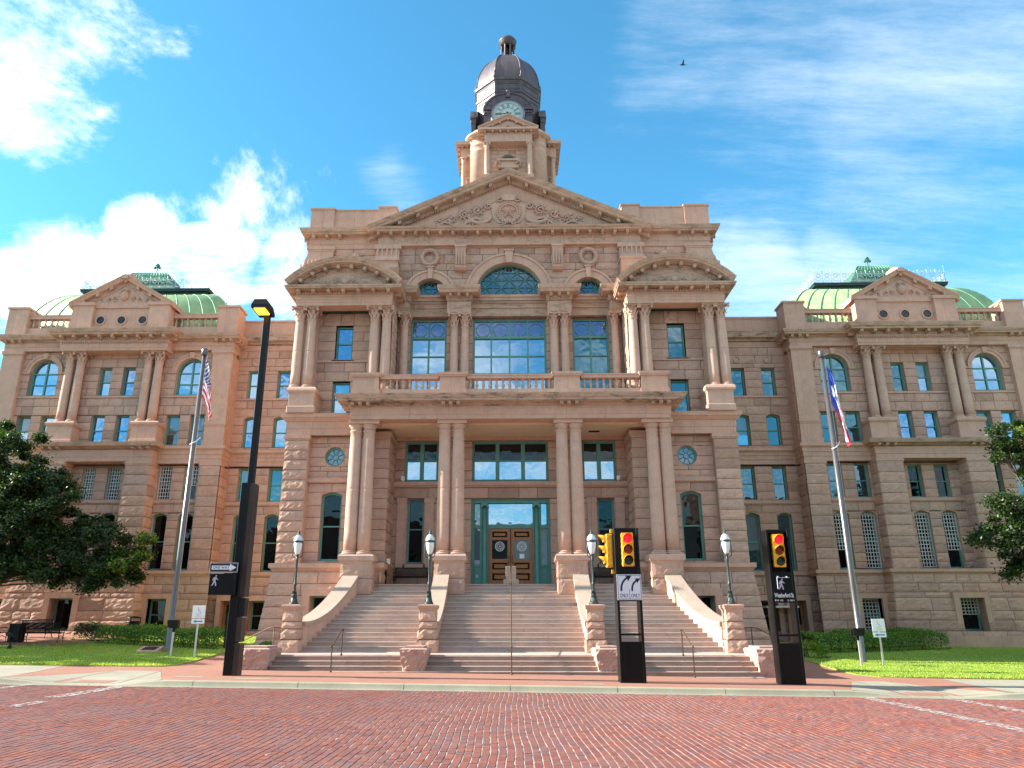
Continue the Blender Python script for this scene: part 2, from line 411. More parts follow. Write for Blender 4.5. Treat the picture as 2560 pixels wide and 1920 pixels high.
def thing(name, label, cat, loc, group=None):
    o = bpy.data.objects.new(name, None); COL.objects.link(o); o.empty_display_size = .3
    o.location = loc; WORLD[o] = Vector(loc); tag(o, label, cat, group); return o
def tag(o, label, cat, group=None):
    o['label'] = label; o['category'] = cat
    if group: o['group'] = group
    return o
def struct(name, mb, mats, kind='structure', loc=(0, 0, 0)):
    o = mb.build(name, mats, None, loc); o['kind'] = kind; return o
def copy_tree(o, parent=None, loc=None):
    c = o.copy(); COL.objects.link(c)
    if parent is not None: c.parent = parent
    if loc is not None: c.location = loc
    WORLD[c] = Vector(c.location)+(WORLD[parent] if parent is not None else Vector((0, 0, 0)))
    for ch in list(o.children): copy_tree(ch, c)
    return c
def text_mesh(body, size, ext=.003, align='CENTER', mat='signblack', sx=1., bold=0.):
    cu = bpy.data.curves.new('lettering', 'FONT'); cu.body = body; cu.size = size; cu.extrude = ext
    cu.align_x = align; cu.offset = bold
    ob = bpy.data.objects.new('lettering', cu); COL.objects.link(ob)
    dg = bpy.context.evaluated_depsgraph_get(); dg.update()
    me = bpy.data.meshes.new_from_object(ob.evaluated_get(dg))
    bpy.data.objects.remove(ob); bpy.data.curves.remove(cu)
    me.materials.clear(); me.materials.append(M[mat])
    me.transform(Matrix.Diagonal((sx, 1, 1, 1)))
    me.transform(Matrix.Rotation(R(90), 4, 'X'))        # upright, facing -y
    return me

# ------------------------------------------------------------------ masonry
def free(u0, u1, cuts):
    out = [(u0, u1)]
    for a, b in cuts:
        nx = []
        for p, q in out:
            if b <= p+1e-6 or a >= q-1e-6: nx.append((p, q)); continue
            if a > p: nx.append((p, a))
            if b < q: nx.append((b, q))
        out = nx
    return [(p, q) for p, q in out if q-p > .02]

def ashlar(mb, o, ud, u0, u1, z0, z1, ops=(), ch=.5, bw=1.05, amp=.05, batter=0., rv=.32, seed=1, flat=0., mi=0, mj=1, e0=0., e1=0.):
    """rock-faced courses on a vertical plane; o = point of the plane at u=0 (joint depth), ud = direction in plan,
    outward = right of ud; ops = openings (ua, ub, za, zb[, rise])"""
    rn = random.Random(seed); nx, ny = ud[1], -ud[0]
    def pt(u, d, z):
        k = batter*(z1-z)/(z1-z0); d += k
        if e1 and u > u1-1.3: u += k*e1*(u-u1+1.3)/1.3
        if e0 and u < u0+1.3: u -= k*e0*(u0+1.3-u)/1.3
        return (o[0]+ud[0]*u+nx*d, o[1]+ud[1]*u+ny*d, z)
    n = max(1, round((z1-z0)/ch)); zs = [z0+(z1-z0)*i/n for i in range(n+1)]
    for op in ops:
        for zz in op[2:4]:
            if zz <= z0+.01 or zz >= z1-.01: continue
            k = min(range(1, len(zs)-1), key=lambda i: abs(zs[i]-zz)) if len(zs) > 2 else None
            if k is not None and abs(zs[k]-zz) < .22 and not any(abs(zs[k]-w) < 1e-4 for q in ops for w in q[2:4]): zs[k] = zz
            elif all(abs(w-zz) > 1e-3 for w in zs): zs.append(zz)
        zs.sort()
    J = .014
    for ci, (a, b) in enumerate(zip(zs, zs[1:])):
        if b-a < .03: continue
        cuts = [(q[0], q[1]) for q in ops if q[2] < b-.01 and q[3] > a+.01]
        for p, q in free(u0, u1, cuts):
            mb.poly([pt(p, 0, a), pt(q, 0, a), pt(q, 0, b), pt(p, 0, b)], mj)
            L = q-p; k = max(1, round(L/(bw*rn.uniform(.8, 1.25)))); us = [p]
            off = rn.uniform(-.2, .2)
            for i in range(1, k): us.append(p+L*(i+rn.uniform(-.22, .22)+off*(1 if ci % 2 else -1)*.8)/k)
            us.append(q); us.sort()
            for c, d in zip(us, us[1:]):
                if d-c < .06: continue
                jl = 0 if c == p else J; jr = 0 if d == q else J
                uu0, uu1, w0, w1 = c+jl, d-jr, a+J, b-J
                gx = max(2, min(9, round((uu1-uu0)/.15))); gz = max(2, min(5, round((w1-w0)/.12)))
                dep = {}; e = .014; tilt = rn.uniform(-.35, .35)*amp; tz = rn.uniform(-.3, .3)*amp; ids = []
                for iz in range(gz+1):
                    row = []
                    for ix in range(gx+1):
                        fu, fz = ix/gx, iz/gz
                        edge = ix in (0, gx) or iz in (0, gz)
                        if edge: dd = e+flat+(rn.uniform(0, .35)*amp)
                        else: dd = e+flat+.85*amp*rn.uniform(.45, 1.15)+tilt*(fu-.5)*2+tz*(fz-.5)*2
                        ju = 0 if ix in (0, gx) else rn.uniform(-.3, .3)*(uu1-uu0)/gx
                        jz = 0 if iz in (0, gz) else rn.uniform(-.28, .28)*(w1-w0)/gz
                        row.append(mb.vert(pt(uu0+(uu1-uu0)*fu+ju, dd, w0+(w1-w0)*fz+jz))); dep[row[-1]] = dd
                    ids.append(row)
                for iz in range(gz):
                    for ix in range(gx):
                        mb.face((ids[iz][ix], ids[iz][ix+1], ids[iz+1][ix+1], ids[iz+1][ix]), mi)
                rim = ids[0][:]+[r[-1] for r in ids[1:]]+list(reversed(ids[-1][:-1]))+[r[0] for r in reversed(ids[1:-1])]
                base = [mb.vert((mb.v[i][0]*mb.sx-nx*dep[i], mb.v[i][1]-ny*dep[i], mb.v[i][2])) for i in rim]
                for i in range(len(rim)): mb.face((rim[i], base[i], base[(i+1) % len(rim)], rim[(i+1) % len(rim)]), mi)
    for op in ops:                                   # reveals, arched heads
        ua, ub, za, zb = op[:4]; rise = op[4] if len(op) > 4 else 0.
        fd = .03
        arc = [(ua, zb), (ub, zb)]
        if rise:
            w = ub-ua; Rr = (w*w/4+rise*rise)/(2*rise); cx = (ua+ub)/2; cz = zb-Rr
            th = math.asin(min(1, w/2/Rr)); th = th if rise <= w/2-.001 else PI/2
            arc = [(cx+Rr*math.sin(-th+2*th*i/14), cz+Rr*math.cos(-th+2*th*i/14)) for i in range(15)]
            for (xa, ya), (xb, yb) in zip(arc, arc[1:]):
                mb.poly([pt(xa, fd, ya), pt(xb, fd, yb), pt(xb, fd, zb+.0), pt(xa, fd, zb+.0)], mi)
        loop = [(ua, max(za, z0))]+arc+[(ub, max(za, z0))]
        for (xa, ya), (xb, yb) in zip(loop, loop[1:]):
            mb.poly([pt(xa, fd, ya), pt(xb, fd, yb), pt(xb, -rv, yb), pt(xa, -rv, ya)], mi)
        mb.poly([pt(ua, fd, za), pt(ub, fd, za), pt(ub, -rv, za), pt(ua, -rv, za)], mi)

def blocks_row(mb, x0, x1, n, w, y0, y1, z0, z1, mi=0, ends=True):
    for i in range(n):
        c = x0+(x1-x0)*(i/(n-1) if n > 1 else .5)
        mb.box(c-w/2, c+w/2, y0, y1, z0, z1, mi)
def modillion(mb, c, y0, y1, z0, z1, w, mi=0):      # scrolled bracket
    h = z1-z0
    mb.prism_x([(y1, z0), (y1-(y1-y0)*.3, z0-.01), (y0+.03, z0+h*.15), (y0, z0+h*.45), (y0, z1), (y1, z1)], c-w/2, c+w/2, mi)
def modillions(mb, x0, x1, n, y0, y1, z0, z1, w=.17, mi=0):
    for i in range(n): modillion(mb, x0+(x1-x0)*(i/(n-1) if n > 1 else .5), y0, y1, z0, z1, w, mi)

# ------------------------------------------------------------------ windows
def outline(w, h, rise, t=0.):
    w2 = w/2-t; z0 = t; pts = [(-w2, z0), (w2, z0)]
    if rise <= 0: return pts+[(w2, h-t), (-w2, h-t)]
    r = max(.02, rise-t*.35) if rise < w/2-.01 else w2
    ww = 2*w2; Rr = (ww*ww/4+r*r)/(2*r); th = math.asin(min(1, ww/2/Rr)); cz = h-t-Rr; n = 16
    return pts+[(Rr*math.sin(th-2*th*i/n), cz+Rr*math.cos(th-2*th*i/n)) for i in range(n+1)]
WCACHE = {}; wrnd = random.Random(12)
def window_mesh(w, h, rise=0., mull=(), rails=(.5,), t=.09, key=None, grid=None, fr='green', gl='glass', lattice=False, rings=0, upper=None, thick=()):
    k = (round(w, 3), round(h, 3), rise, tuple(mull), tuple(rails), t, grid, fr, gl, lattice, rings, upper, tuple(thick))
    if k in WCACHE: return WCACHE[k]
    a = MB(); o = outline(w, h, rise); i = outline(w, h, rise, t); n = len(o)
    oo = [a.vert((x, 0, z)) for x, z in o]; ii = [a.vert((x, 0, z)) for x, z in i]; ib = [a.vert((x, .1, z)) for x, z in i]
    for j in range(n):
        q = (j+1) % n
        a.face((oo[j], oo[q], ii[q], ii[j])); a.face((ii[j], ii[q], ib[q], ib[j]))
    def top_at(x):
        if rise <= 0: return h-t
        r = max(.02, rise-t*.35) if rise < w/2-.01 else w/2-t
        ww = w-2*t; Rr = (ww*ww/4+r*r)/(2*r); return h-t-Rr+math.sqrt(max(0, Rr*Rr-x*x))
    for m in mull: a.box(m*w-.045, m*w+.045, .012, .1, t, top_at(m*w)-.002)
    for x in thick: a.box(x*w-.10, x*w+.10, -.012, .1, t+.004, h-t-.004)
    for rl in rails:
        z = h*rl; a.box(-w/2+t, w/2-t, .02, .1, z-.032, z+.032)
    if lattice:        # lunette lattice: grid plus diagonals inside a half round
        Rr = w/2-t; nx = lattice
        def clip(p, q):
            pts = []
            for s_ in range(31):
                x = p[0]+(q[0]-p[0])*s_/30; z = p[1]+(q[1]-p[1])*s_/30
                if x*x+(z)**2 <= (Rr+.005)**2 and z >= -.01: pts.append((x, z))
            return (pts[0], pts[-1]) if len(pts) > 2 else None
        st = Rr*2/nx; lines = []
        for j in range(nx+1):
            x = -Rr+j*st; lines.append(((x, 0), (x, Rr)))
        for j in range(1, nx//2+1): lines.append(((-Rr, j*st), (Rr, j*st)))
        for j in range(-nx, nx+1):
            x = -Rr+j*st*2+(st if (nx//2) % 2 else 0); lines += [((x, 0), (x+Rr, Rr)), ((x, 0), (x-Rr, Rr))]
        for p, q in lines:
            c = clip(p, q)
            if c:
                (x0, z0), (x1, z1) = c
                a.tube([(x0, .04, z0+t), (x1, .04, z1+t)], .02, 4, smooth=False)
    if rings:
        for c in rings: a.ring_arc(c[0], c[1], c[2]-.02, c[2]+.02, .045, .08, 0, 2*PI, 20)
    b = MB()
    b.face([b.vert((x, .085, z)) for x, z in i], 0)
    fm = a.mesh('window', fr); gm = b.mesh('pane', gl)
    um = None
    if upper:
        c = MB(); u0, um_ = upper
        c.poly([(-w/2+t, .08, h*u0), (w/2-t, .08, h*u0), (w/2-t, .08, h-t), (-w/2+t, .08, h-t)]); um = c.mesh('pane', um_)
    gd = None
    if grid:           # white security grille
        g0, g1, gx, gz = grid; c = MB(); ww = w-.05
        for j in range(gx+1):
            x = -ww/2+ww*j/gx; zt = h*g1 if rise <= 0 or g1 < 1 else top_at(max(-w/2+t, min(w/2-t, x)))+.04
            c.box(x-.020, x+.020, -.05, -.02, h*g0, zt)
        for j in range(gz+1):
            z = h*g0+(h*g1-h*g0)*j/gz
            if rise and z > h-rise*.8: z = h-rise*.9
            c.box(-ww/2, ww/2, -.045, -.025, z-.020, z+.020)
        for j in range(gx):
            for q in range(gz):
                if (j+q) % 2 == 0: continue
        gd = c.mesh('security_grille', 'whitemetal')
    WCACHE[k] = (fm, gm, um, gd); return WCACHE[k]
def window(parent, x, y, z0, z1, w, name='window', **kw):
    if kw.get('gl') in ('glass', 'glass_dull', 'glass_low') and not kw.get('grid') and not kw.get('mull') and not kw.get('thick') and not kw.get('upper') and kw.get('rails', (.5,)):
        q = wrnd.random()
        if kw.get('gl') == 'glass' and q > .55: kw['gl'] = 'glass_deep'
        if q < .30: kw['upper'] = (wrnd.choice((.5, .5, .66, .36)), 'glass_blind')
    fm, gm, um, gd = window_mesh(w, z1-z0, **kw)
    o = place(name, fm, parent, (x, y, z0))
    place('pane', gm, o, (x, y, z0))
    if um: place('pane', um, o, (x, y, z0))
    if gd: place('security_grille', gd, o, (x, y, z0))
    return o

# ------------------------------------------------------------------ columns
CC = {}
def column(parent, x, y, z0, z1, r0, r1, cap, caph, rz=0.):
    k = (round(z1-z0, 3), r0, r1, cap, caph)
    if k not in CC:
        h = z1-z0; zs = caph; a = MB(); nb = .22
        prof = [(r0+(r1-r0)*max(0, (t-.3)/.7)**1.4, nb+(h-zs-nb)*t) for t in (0, .15, .3, .48, .498)]
        prof += [(prof[-1][0]-.008, nb+(h-zs-nb)*.5), ]
        prof += [(r0+(r1-r0)*max(0, (t-.3)/.7)**1.4, nb+(h-zs-nb)*t) for t in (.502, .52, .65, .8, .93)]
        prof += [(r1, h-zs-.10), (r1+.03, h-zs-.08), (r1+.03, h-zs-.02), (r1, h-zs)]
        a.lathe(0, 0, prof, 22)
        b = MB(); b.box(-r0*1.28, r0*1.28, -r0*1.28, r0*1.28, 0, .07)
        b.lathe(0, 0, [(r0*1.24, .07), (r0*1.3, .10), (r0*1.24, .135), (r0*1.08, .145), (r0*1.06, .16), (r0*1.16, .175), (r0*1.14, .20), (r0*1.0, .22)], 22)
        c = MB()
        if cap == 'tuscan':
            c.lathe(0, 0, [(r1, h-zs), (r1*1.02, h-zs*.55), (r1*1.22, h-zs*.36), (r1*1.36, h-zs*.2), (r1*1.38, h-zs*.05), (r1*1.3, h)], 22)
        else:
            q = h-zs
            c.lathe(0, 0, [(r1*1.12, q), (r1*1.12, q+zs*.06), (r1*.92, q+zs*.09), (r1*.92, q+zs*.6), (r1*1.15, q+zs*.8), (r1*1.5, q+zs*.87)], 18)
            ab = r1*1.86
            c.prism_z([(-ab, -ab), (-ab*.4, -ab*.8), (ab*.4, -ab*.8), (ab, -ab), (ab*.8, -ab*.4), (ab*.8, ab*.4), (ab, ab), (ab*.4, ab*.8), (-ab*.4, ab*.8), (-ab, ab), (-ab*.8, ab*.4), (-ab*.8, -ab*.4)], h-zs*.14, h)
            for row, (n, zb, zt, ro) in enumerate(((8, 0, .42, 1.0), (8, .2, .68, 1.08))):
                for i in range(n):
                    t = 2*PI*(i+.5*row)/n
                    def P(rr, s_, zz): return (rr*math.cos(t)-s_*math.sin(t), rr*math.sin(t)+s_*math.cos(t), q+zs*zz)
                    w = r1*.30; rr = r1*ro
                    c.poly([P(rr*1.02, -w, zb+.06), P(rr*1.02, w, zb+.06), P(rr*1.2, w*1.1, (zb+zt)/2+.05), P(rr*1.2, -w*1.1, (zb+zt)/2+.05)])
                    c.poly([P(rr*1.2, -w*1.1, (zb+zt)/2+.05), P(rr*1.2, w*1.1, (zb+zt)/2+.05), P(rr*1.56, w*.8, zt), P(rr*1.56, -w*.8, zt)])
                    c.poly([P(rr*1.46, -w*.8, zt), P(rr*1.46, w*.8, zt), P(rr*1.58, w*.5, zt-.07), P(rr*1.58, -w*.5, zt-.09)])
            for sx_ in (-1, 1):
                for sy_ in (-1, 1):
                    cx, cy = sx_*ab*.84, sy_*ab*.84
                    c.sphere((cx, cy, h-zs*.26), r1*.36, 7)
                    c.tube([(sx_*r1*.45, sy_*r1*.45, q+zs*.5), (sx_*ab*.62, sy_*ab*.62, h-zs*.24), (cx, cy, h-zs*.17)], r1*.1, 5)
            for t in (0, PI/2, PI, 3*PI/2): c.sphere((math.cos(t)*ab*.82, math.sin(t)*ab*.82, h-zs*.08), r1*.17, 6)
        CC[k] = (a.mesh('column', 'plain'), b.mesh('base', 'plain'), c.mesh('capital', 'plain'))
    m = CC[k]; o = place('column', m[0], parent, (x, y, z0))
    place('base', m[1], o, (x, y, z0)); place('capital', m[2], o, (x, y, z0)); return o

def baluster_mesh(h):
    a = MB(); w = .075
    a.box(-w, w, -w, w, 0, h*.1); a.box(-w, w, -w, w, h*.9, h)
    a.lathe(0, 0, [(.055, h*.1), (.06, h*.16), (.045, h*.2), (.075, h*.3), (.088, h*.38), (.08, h*.46), (.05, h*.62), (.042, h*.74), (.055, h*.8), (.06, h*.84), (.055, h*.9)], 10)
    return a.mesh('baluster', 'plain')
def balustrade(parent, x0, x1, y0, y1, zp, zb, zr, zt, n, s=1, swoop=0.):
    a = MB(s)
    a.box(x0, x1, y0, y1, zp, zb); a.box(x0, x1, y0-.02, y1+.02, zr, zt)
    a.box(x0, x1, y0-.05, y1+.05, zt, zt+.06)
    if swoop:
        for xa, xb in ((x0, x0+.45), (x1, x1-.45)):
            st = [(xa+(xb-xa)*t, zt+.06+swoop*(1-t)**2.2) for t in (0, .15, .3, .5, .75, 1)]
            pts = st+[(xb, zt+.05), (xa, zt+.05)]
            a.prism_y(pts, y0-.02, y1+.02)
    o = a.build('balustrade', 'dressed', parent)
    me = baluster_mesh(zr-zb)
    for i in range(n):
        x = x0+(x1-x0)*(i+.5)/n
        place('baluster', me, o, (x*s, (y0+y1)/2, zb))
    return o

def spiral(cx, cz, r0, turns, a0, n=22, dirn=1, shrink=.85, y=0.):
    return [(cx+r0*(1-shrink*i/n)*math.cos(a0+dirn*2*PI*turns*i/n), y, cz+r0*(1-shrink*i/n)*math.sin(a0+dirn*2*PI*turns*i/n)) for i in range(n+1)]
# ================================================================== COURTHOUSE
CH = thing('courthouse', 'pink granite courthouse with columned porch, carved gable and domed clock tower', 'courthouse', (0, 40, .6))
def B(s=1): return MB(s)
SIDES = (-1, 1)

# ------------------------------------------------ ground storey, main block
for s in SIDES:
    a = B(s)
    pavops = [(8.24, 9.25, 4.52, 7.82, .16)]
    ashlar(a, (0, 36.9), (1, 0), 6.75, 10.02, 4.38, 8.26, pavops, ch=.55, bw=1.0, amp=.045, seed=11+s)
    # oculus band
    ashlar(a, (0, 36.9), (1, 0), 6.75, 10.02, 8.51, 10.62, [(8.24, 9.22, 9.1, 10.08, .49)], ch=.36, bw=.95, amp=.04, seed=21+s)
    c0, cz, r = 8.73, 9.59, .49
    lo = [(c0+r*math.cos(t), cz+r*math.sin(t)) for t in [PI+PI*i/14 for i in range(15)]]
    for (xa, za), (xb, zb) in zip(lo, lo[1:]): a.poly([(xa, 36.87, za), (xb, 36.87, zb), (xb, 36.87, 9.1), (xa, 36.87, 9.1)])
    for (xa, za), (xb, zb) in zip(lo, lo[1:]): a.poly([(xa, 36.87, za), (xb, 36.87, zb), (xb, 37.2, zb), (xa, 37.2, za)])
    # corner pier with rock faced quoins
    ashlar(a, (0, 36.5), (1, 0), 10.0, 11.15, 4.38, 10.35, ch=.5, bw=1.2, amp=.06, seed=31+s)
    ashlar(a, (11.15, 36.5), (0, 1), 0, 8.2, 4.38, 10.35, ch=.5, bw=1.0, amp=.06, seed=37+s) if s > 0 else ashlar(a, (11.15, 36.5), (0, 1), 0, 8.2, 4.38, 10.35, ch=.5, bw=1.0, amp=.06, seed=38)
    a.box(9.98, 10.02, 36.5, 36.9, 4.38, 10.35)
    # inner pier and its return into the porch
    ashlar(a, (0, 36.9), (1, 0), 6.05, 6.74, 3.0, 10.5, ch=.5, bw=.9, amp=.05, seed=41+s)
    ashlar(a, (6.05, 38.8), (0, -1), 0, 1.9, 3.41, 10.5, ch=.5, bw=.9, amp=.06, seed=47+s)
    # battered basement
    bops = [(7.75, 9.3, 1.0, 2.9)]
    ashlar(a, (0, 36.25), (1, 0), 6.1, 11.2, .3, 3.97, bops, ch=.55, bw=1.25, amp=.06, batter=.42, seed=51+s, rv=.5, e1=1.)
    ashlar(a, (11.2, 36.25), (0, 1), 0, 8.3, .3, 3.97, ch=.55, bw=1.25, amp=.07, batter=.42, seed=57+s, e0=1.)
    ashlar(a, (6.1, 36.9), (0, -1), -1., .9, .3, 3.97, ch=.55, bw=1.25, amp=.05, seed=58+s)
    a.build('ground_storey_wall', ['rock', 'mortar'], CH)
    d = B(s)   # dressed trim
    d.box(9.95, 11.19, 36.46, 36.9, 10.35, 10.42); d.box(9.9, 11.24, 36.40, 36.9, 10.42, 10.52); d.box(9.93, 11.21, 36.44, 36.9, 10.52, 10.62)
    d.box(6.0, 6.8, 36.85, 38.8, 10.5, 10.62); d.box(5.93, 6.87, 36.78, 38.8, 10.62, 10.85)
    d.box(6.75, 9.98, 36.78, 37.2, 8.26, 8.30); d.box(6.75, 9.98, 36.72, 37.2, 8.30, 8.46); d.box(6.75, 9.98, 36.76, 37.2, 8.46, 8.52)
    d.sweep([(6.75, 36.9), (6.75, 36.5), (11.15, 36.5), (11.15, 44.6)], [(-.3, 10.62), (0, 10.62), (0, 10.95), (.03, 10.97), (.03, 11.28), (.10, 11.32), (.20, 11.44), (.27, 11.48), (.27, 11.68), (-.6, 11.68)])
    d.sweep([(6.1, 37.2), (6.1, 36.3), (11.15, 36.3), (11.15, 44.6)], [(-.3, 3.95), (.02, 3.95), (.05, 4.02), (.14, 4.12), (.20, 4.16), (.20, 4.36), (-.6, 4.42)])
    # basement window surround
    for x0, x1, z0, z1 in ((7.42, 7.78, .9, 3.2), (9.27, 9.62, .9, 3.2), (7.78, 9.27, 2.88, 3.2)): d.box(x0, x1, 35.92, 36.6, z0, z1)
    d.build('ground_storey_trim', 'dressed', CH)
    window(CH, s*8.745, 37.08, 4.52, 7.82, 1.01, rise=.16, rails=(.5,), gl='glass_dark', t=.1)
    window(CH, s*8.525, 36.45, 1.0, 2.9, 1.5, rails=(), mull=(0,), gl='glass_dark')
    # oculus
    k = B(); k.ring_arc(0, 0, .40, .49, 0, .1, 0, 2*PI, 32); k.ring_arc(0, 0, .115, .15, .02, .08, 0, 2*PI, 20)
    for i in range(8):
        t = 2*PI*(i+.5)/8; k.tube([(.14*math.cos(t), .05, .14*math.sin(t)), (.42*math.cos(t), .05, .42*math.sin(t))], .018, 4)
    w_ = place('round_window', k.mesh('round_window', 'green'), CH, (s*8.73, 37.0, 9.59))
    k = B(); k.disc(0, 0, .41, .07, 32); place('pane', k.mesh('pane', 'glass_low'), w_, (s*8.73, 37.0, 9.59))

# ------------------------------------------------ porch
for xs in (7.5, 6.87, 3.165, 2.505):
    for s in SIDES: column(CH, s*xs, 35.85, 4.66, 10.92, .315, .275, 'tuscan', .28)
for s in SIDES:
    for x0, x1 in ((6.32, 7.86), (2.08, 3.54)):
        a = B(s); m = (x0+x1)/2
        ashlar(a, (0, 35.3), (1, 0), x0+.07, x1-.07, 2.2, 4.34, ch=.72, bw=2., amp=.04, seed=int(61+x0*3+s))
        ashlar(a, (x0+.07, 36.5), (0, -1), 0, 1.2, 2.2, 4.34, ch=.72, bw=2., amp=.04, seed=int(62+x0*3+s))
        ashlar(a, (x1-.07, 35.3), (0, 1), 0, 1.2, 2.2, 4.34, ch=.72, bw=2., amp=.04, seed=int(63+x0*3+s))
        p = a.build('porch_pier', ['rock', 'mortar'], CH)
        c = B(s)
        c.sweep([(x0+.07, 36.5), (x0+.07, 35.3), (x1-.07, 35.3), (x1-.07, 36.5)], [(-.1, 4.30), (.02, 4.30), (.04, 4.36), (.11, 4.42), (.12, 4.62), (.07, 4.68), (-.6, 4.69)])
        c.build('pier_cap', 'plain', p)
        e = B(s); e.box(x0+.02, x1-.02, 35.44, 36.28, 10.92, 11.1)
        e.build('column_abacus', 'plain', CH)
a = B()
a.sweep([(-7.73, 38.9), (-7.73, 35.3), (7.73, 35.3), (7.73, 38.9)], [(-.9, 11.1), (0, 11.1), (0, 11.3), (.03, 11.31), (.03, 11.62), (.06, 11.64), (.06, 11.72), (-.9, 11.72)])
a.build('porch_entablature', 'dressed', CH)
a = B(); a.box(-6.9, 6.9, 36.15, 38.79, 11.02, 11.2)
a.build('porch_ceiling', 'soffit', CH)
a = B()
a.sweep([(-7.73, 37.4), (-7.73, 35.3), (7.73, 35.3), (7.73, 37.4)], [(-.9, 11.72), (.12, 11.72), (.14, 11.86), (.56, 11.88), (.58, 11.98), (.62, 12.0), (.70, 12.14), (.72, 12.2), (-.9, 12.24)])
for s in SIDES:
    for x in (7.6, 7.22, 6.84, 3.2, 2.84, 2.48):
        modillion(a, s*x, 34.85, 35.3, 11.70, 11.87, .17)
    for y in (35.5, 36.0, 36.5):
        a.box(min(s*7.73, s*8.2), max(s*7.73, s*8.2), y-.08, y+.08, 11.71, 11.87)
a.build('porch_cornice', 'stained', CH)
a = B(); a.box(-7.6, 7.6, 35.1, 38.72, 12.2, 12.28); a.build('balcony_floor', 'step', CH)
# balcony balustrade
for s in SIDES:
    for x0, x1 in ((6.35, 7.74), (2.1, 3.48)):
        a = B(s); a.box(x0, x1, 35.12, 35.78, 12.24, 12.58); a.box(x0+.06, x1-.06, 35.17, 35.72, 12.58, 13.2); a.box(x0-.02, x1+.02, 35.08, 35.82, 13.2, 13.28); a.box(x0-.06, x1+.06, 35.05, 35.86, 13.28, 13.4)
        a.build('balcony_pedestal', 'dressed', CH)
    balustrade(CH, 3.48, 6.35, 35.25, 35.62, 12.24, 12.58, 13.12, 13.27, 9, s)
balustrade(CH, -2.1, 2.1, 35.25, 35.62, 12.24, 12.58, 13.12, 13.27, 13)
# porch back wall
a = B()
ops = [(-5.5, -3.74, 8.66, 10.8), (3.74, 5.5, 8.66, 10.8), (-1.98, 1.98, 8.66, 10.8)]
ashlar(a, (0, 38.8), (1, 0), -6.05, 6.05, 8.64, 11.05, ops, ch=.55, bw=1.1, amp=.06, seed=71)
ops = [(-5.27, -4.43, 4.53, 7.77), (4.43, 5.27, 4.53, 7.77), (-2.01, 2.01, 3.41, 7.8)]
ashlar(a, (0, 38.8), (1, 0), -6.05, 6.05, 3.41, 8.36, ops, ch=.8, bw=1.5, amp=.035, seed=73, rv=.5)
a.build('porch_back_wall', ['rock', 'mortar'], CH)
a = B(); a.box(-6.05, 6.05, 38.66, 38.9, 8.36, 8.44); a.box(-6.05, 6.05, 38.58, 38.9, 8.44, 8.64); a.box(-6.05, 6.05, 38.62, 39.0, 10.82, 11.02)
for s in SIDES:
    for xc in (5.56, 4.14):
        x0, x1 = sorted((s*(xc-.23), s*(xc+.23)))
        a.box(x0, x1, 38.66, 38.9, 3.9, 7.55); a.box(x0-.03, x1+.03, 38.63, 38.9, 7.55, 7.8)
    x0, x1 = sorted((s*4.3, s*5.4)); a.box(x0, x1, 38.66, 38.95, 4.3, 4.5); a.box(x0+.05, x1-.05, 38.7, 38.95, 3.9, 4.3)
a.build('porch_wall_trim', 'dressed', CH)
for s in SIDES:
    window(CH, s*4.62, 38.95, 8.68, 10.8, 1.76, thick=(0,), rails=(.52,), gl='glass', t=.12, upper=(.54, 'glass_dark'))
    window(CH, s*4.85, 39.05, 4.53, 7.77, .84, rails=(.53,), gl='glass_dark', t=.09)
window(CH, 0, 38.95, 8.68, 10.8, 3.96, thick=(-.168, .168), rails=(.52,), gl='glass', t=.12, upper=(.54, 'glass_dark'))
# main entrance
a = B()
yd = 39.12
a.box(-2.01, 2.01, yd-.15, yd+.12, 7.58, 7.8); a.box(-2.01, 2.01, yd-.22, yd, 7.74, 7.86)
for s in SIDES:
    x = lambda p, q: sorted((s*p, s*q))
    a.box(*x(1.9, 2.01), yd-.1, yd+.12, 3.41, 7.58)
    a.box(*x(1.45, 1.52), yd-.05, yd+.12, 3.41, 7.58); a.box(*x(1.13, 1.2), yd-.05, yd+.12, 3.41, 7.58)
    a.box(*x(1.2, 1.45), yd-.02, yd+.1, 3.41, 7.58)
    a.box(*x(1.5, 1.92), yd-.04, yd+.08, 3.41, 4.4); a.box(*x(1.57, 1.86), yd-.06, yd, 3.6, 4.25); a.box(*x(1.5, 1.92), yd-.1, yd+.05, 4.40, 4.5)
    a.box(*x(1.5, 1.92), yd-.08, yd+.08, 6.30, 6.48)
    for q in (1.5, 1.84): a.box(*x(q, q+.07), yd-.04, yd+.08, 4.4, 7.58)
    a.lathe(s*1.325, yd-.12, [(.15, 3.41), (.15, 3.55), (.125, 3.6), (.12, 5.4), (.105, 7.3)], 14)
    a.box(*x(1.17, 1.48), yd-.27, yd+.02, 7.44, 7.58)
    for q in (1.18, 1.47): a.tube([(s*q, yd-.28, 7.40), (s*q, yd-.02, 7.40)], .065, 10)
a.box(-1.13, 1.13, yd-.06, yd+.1, 6.30, 6.50)
SUR = a.build('door_surround', 'green', CH)
a = B(); a.box(-1.13, 1.13, yd+.05, yd+.06, 6.5, 7.58); a.build('transom_pane', 'glass', SUR)
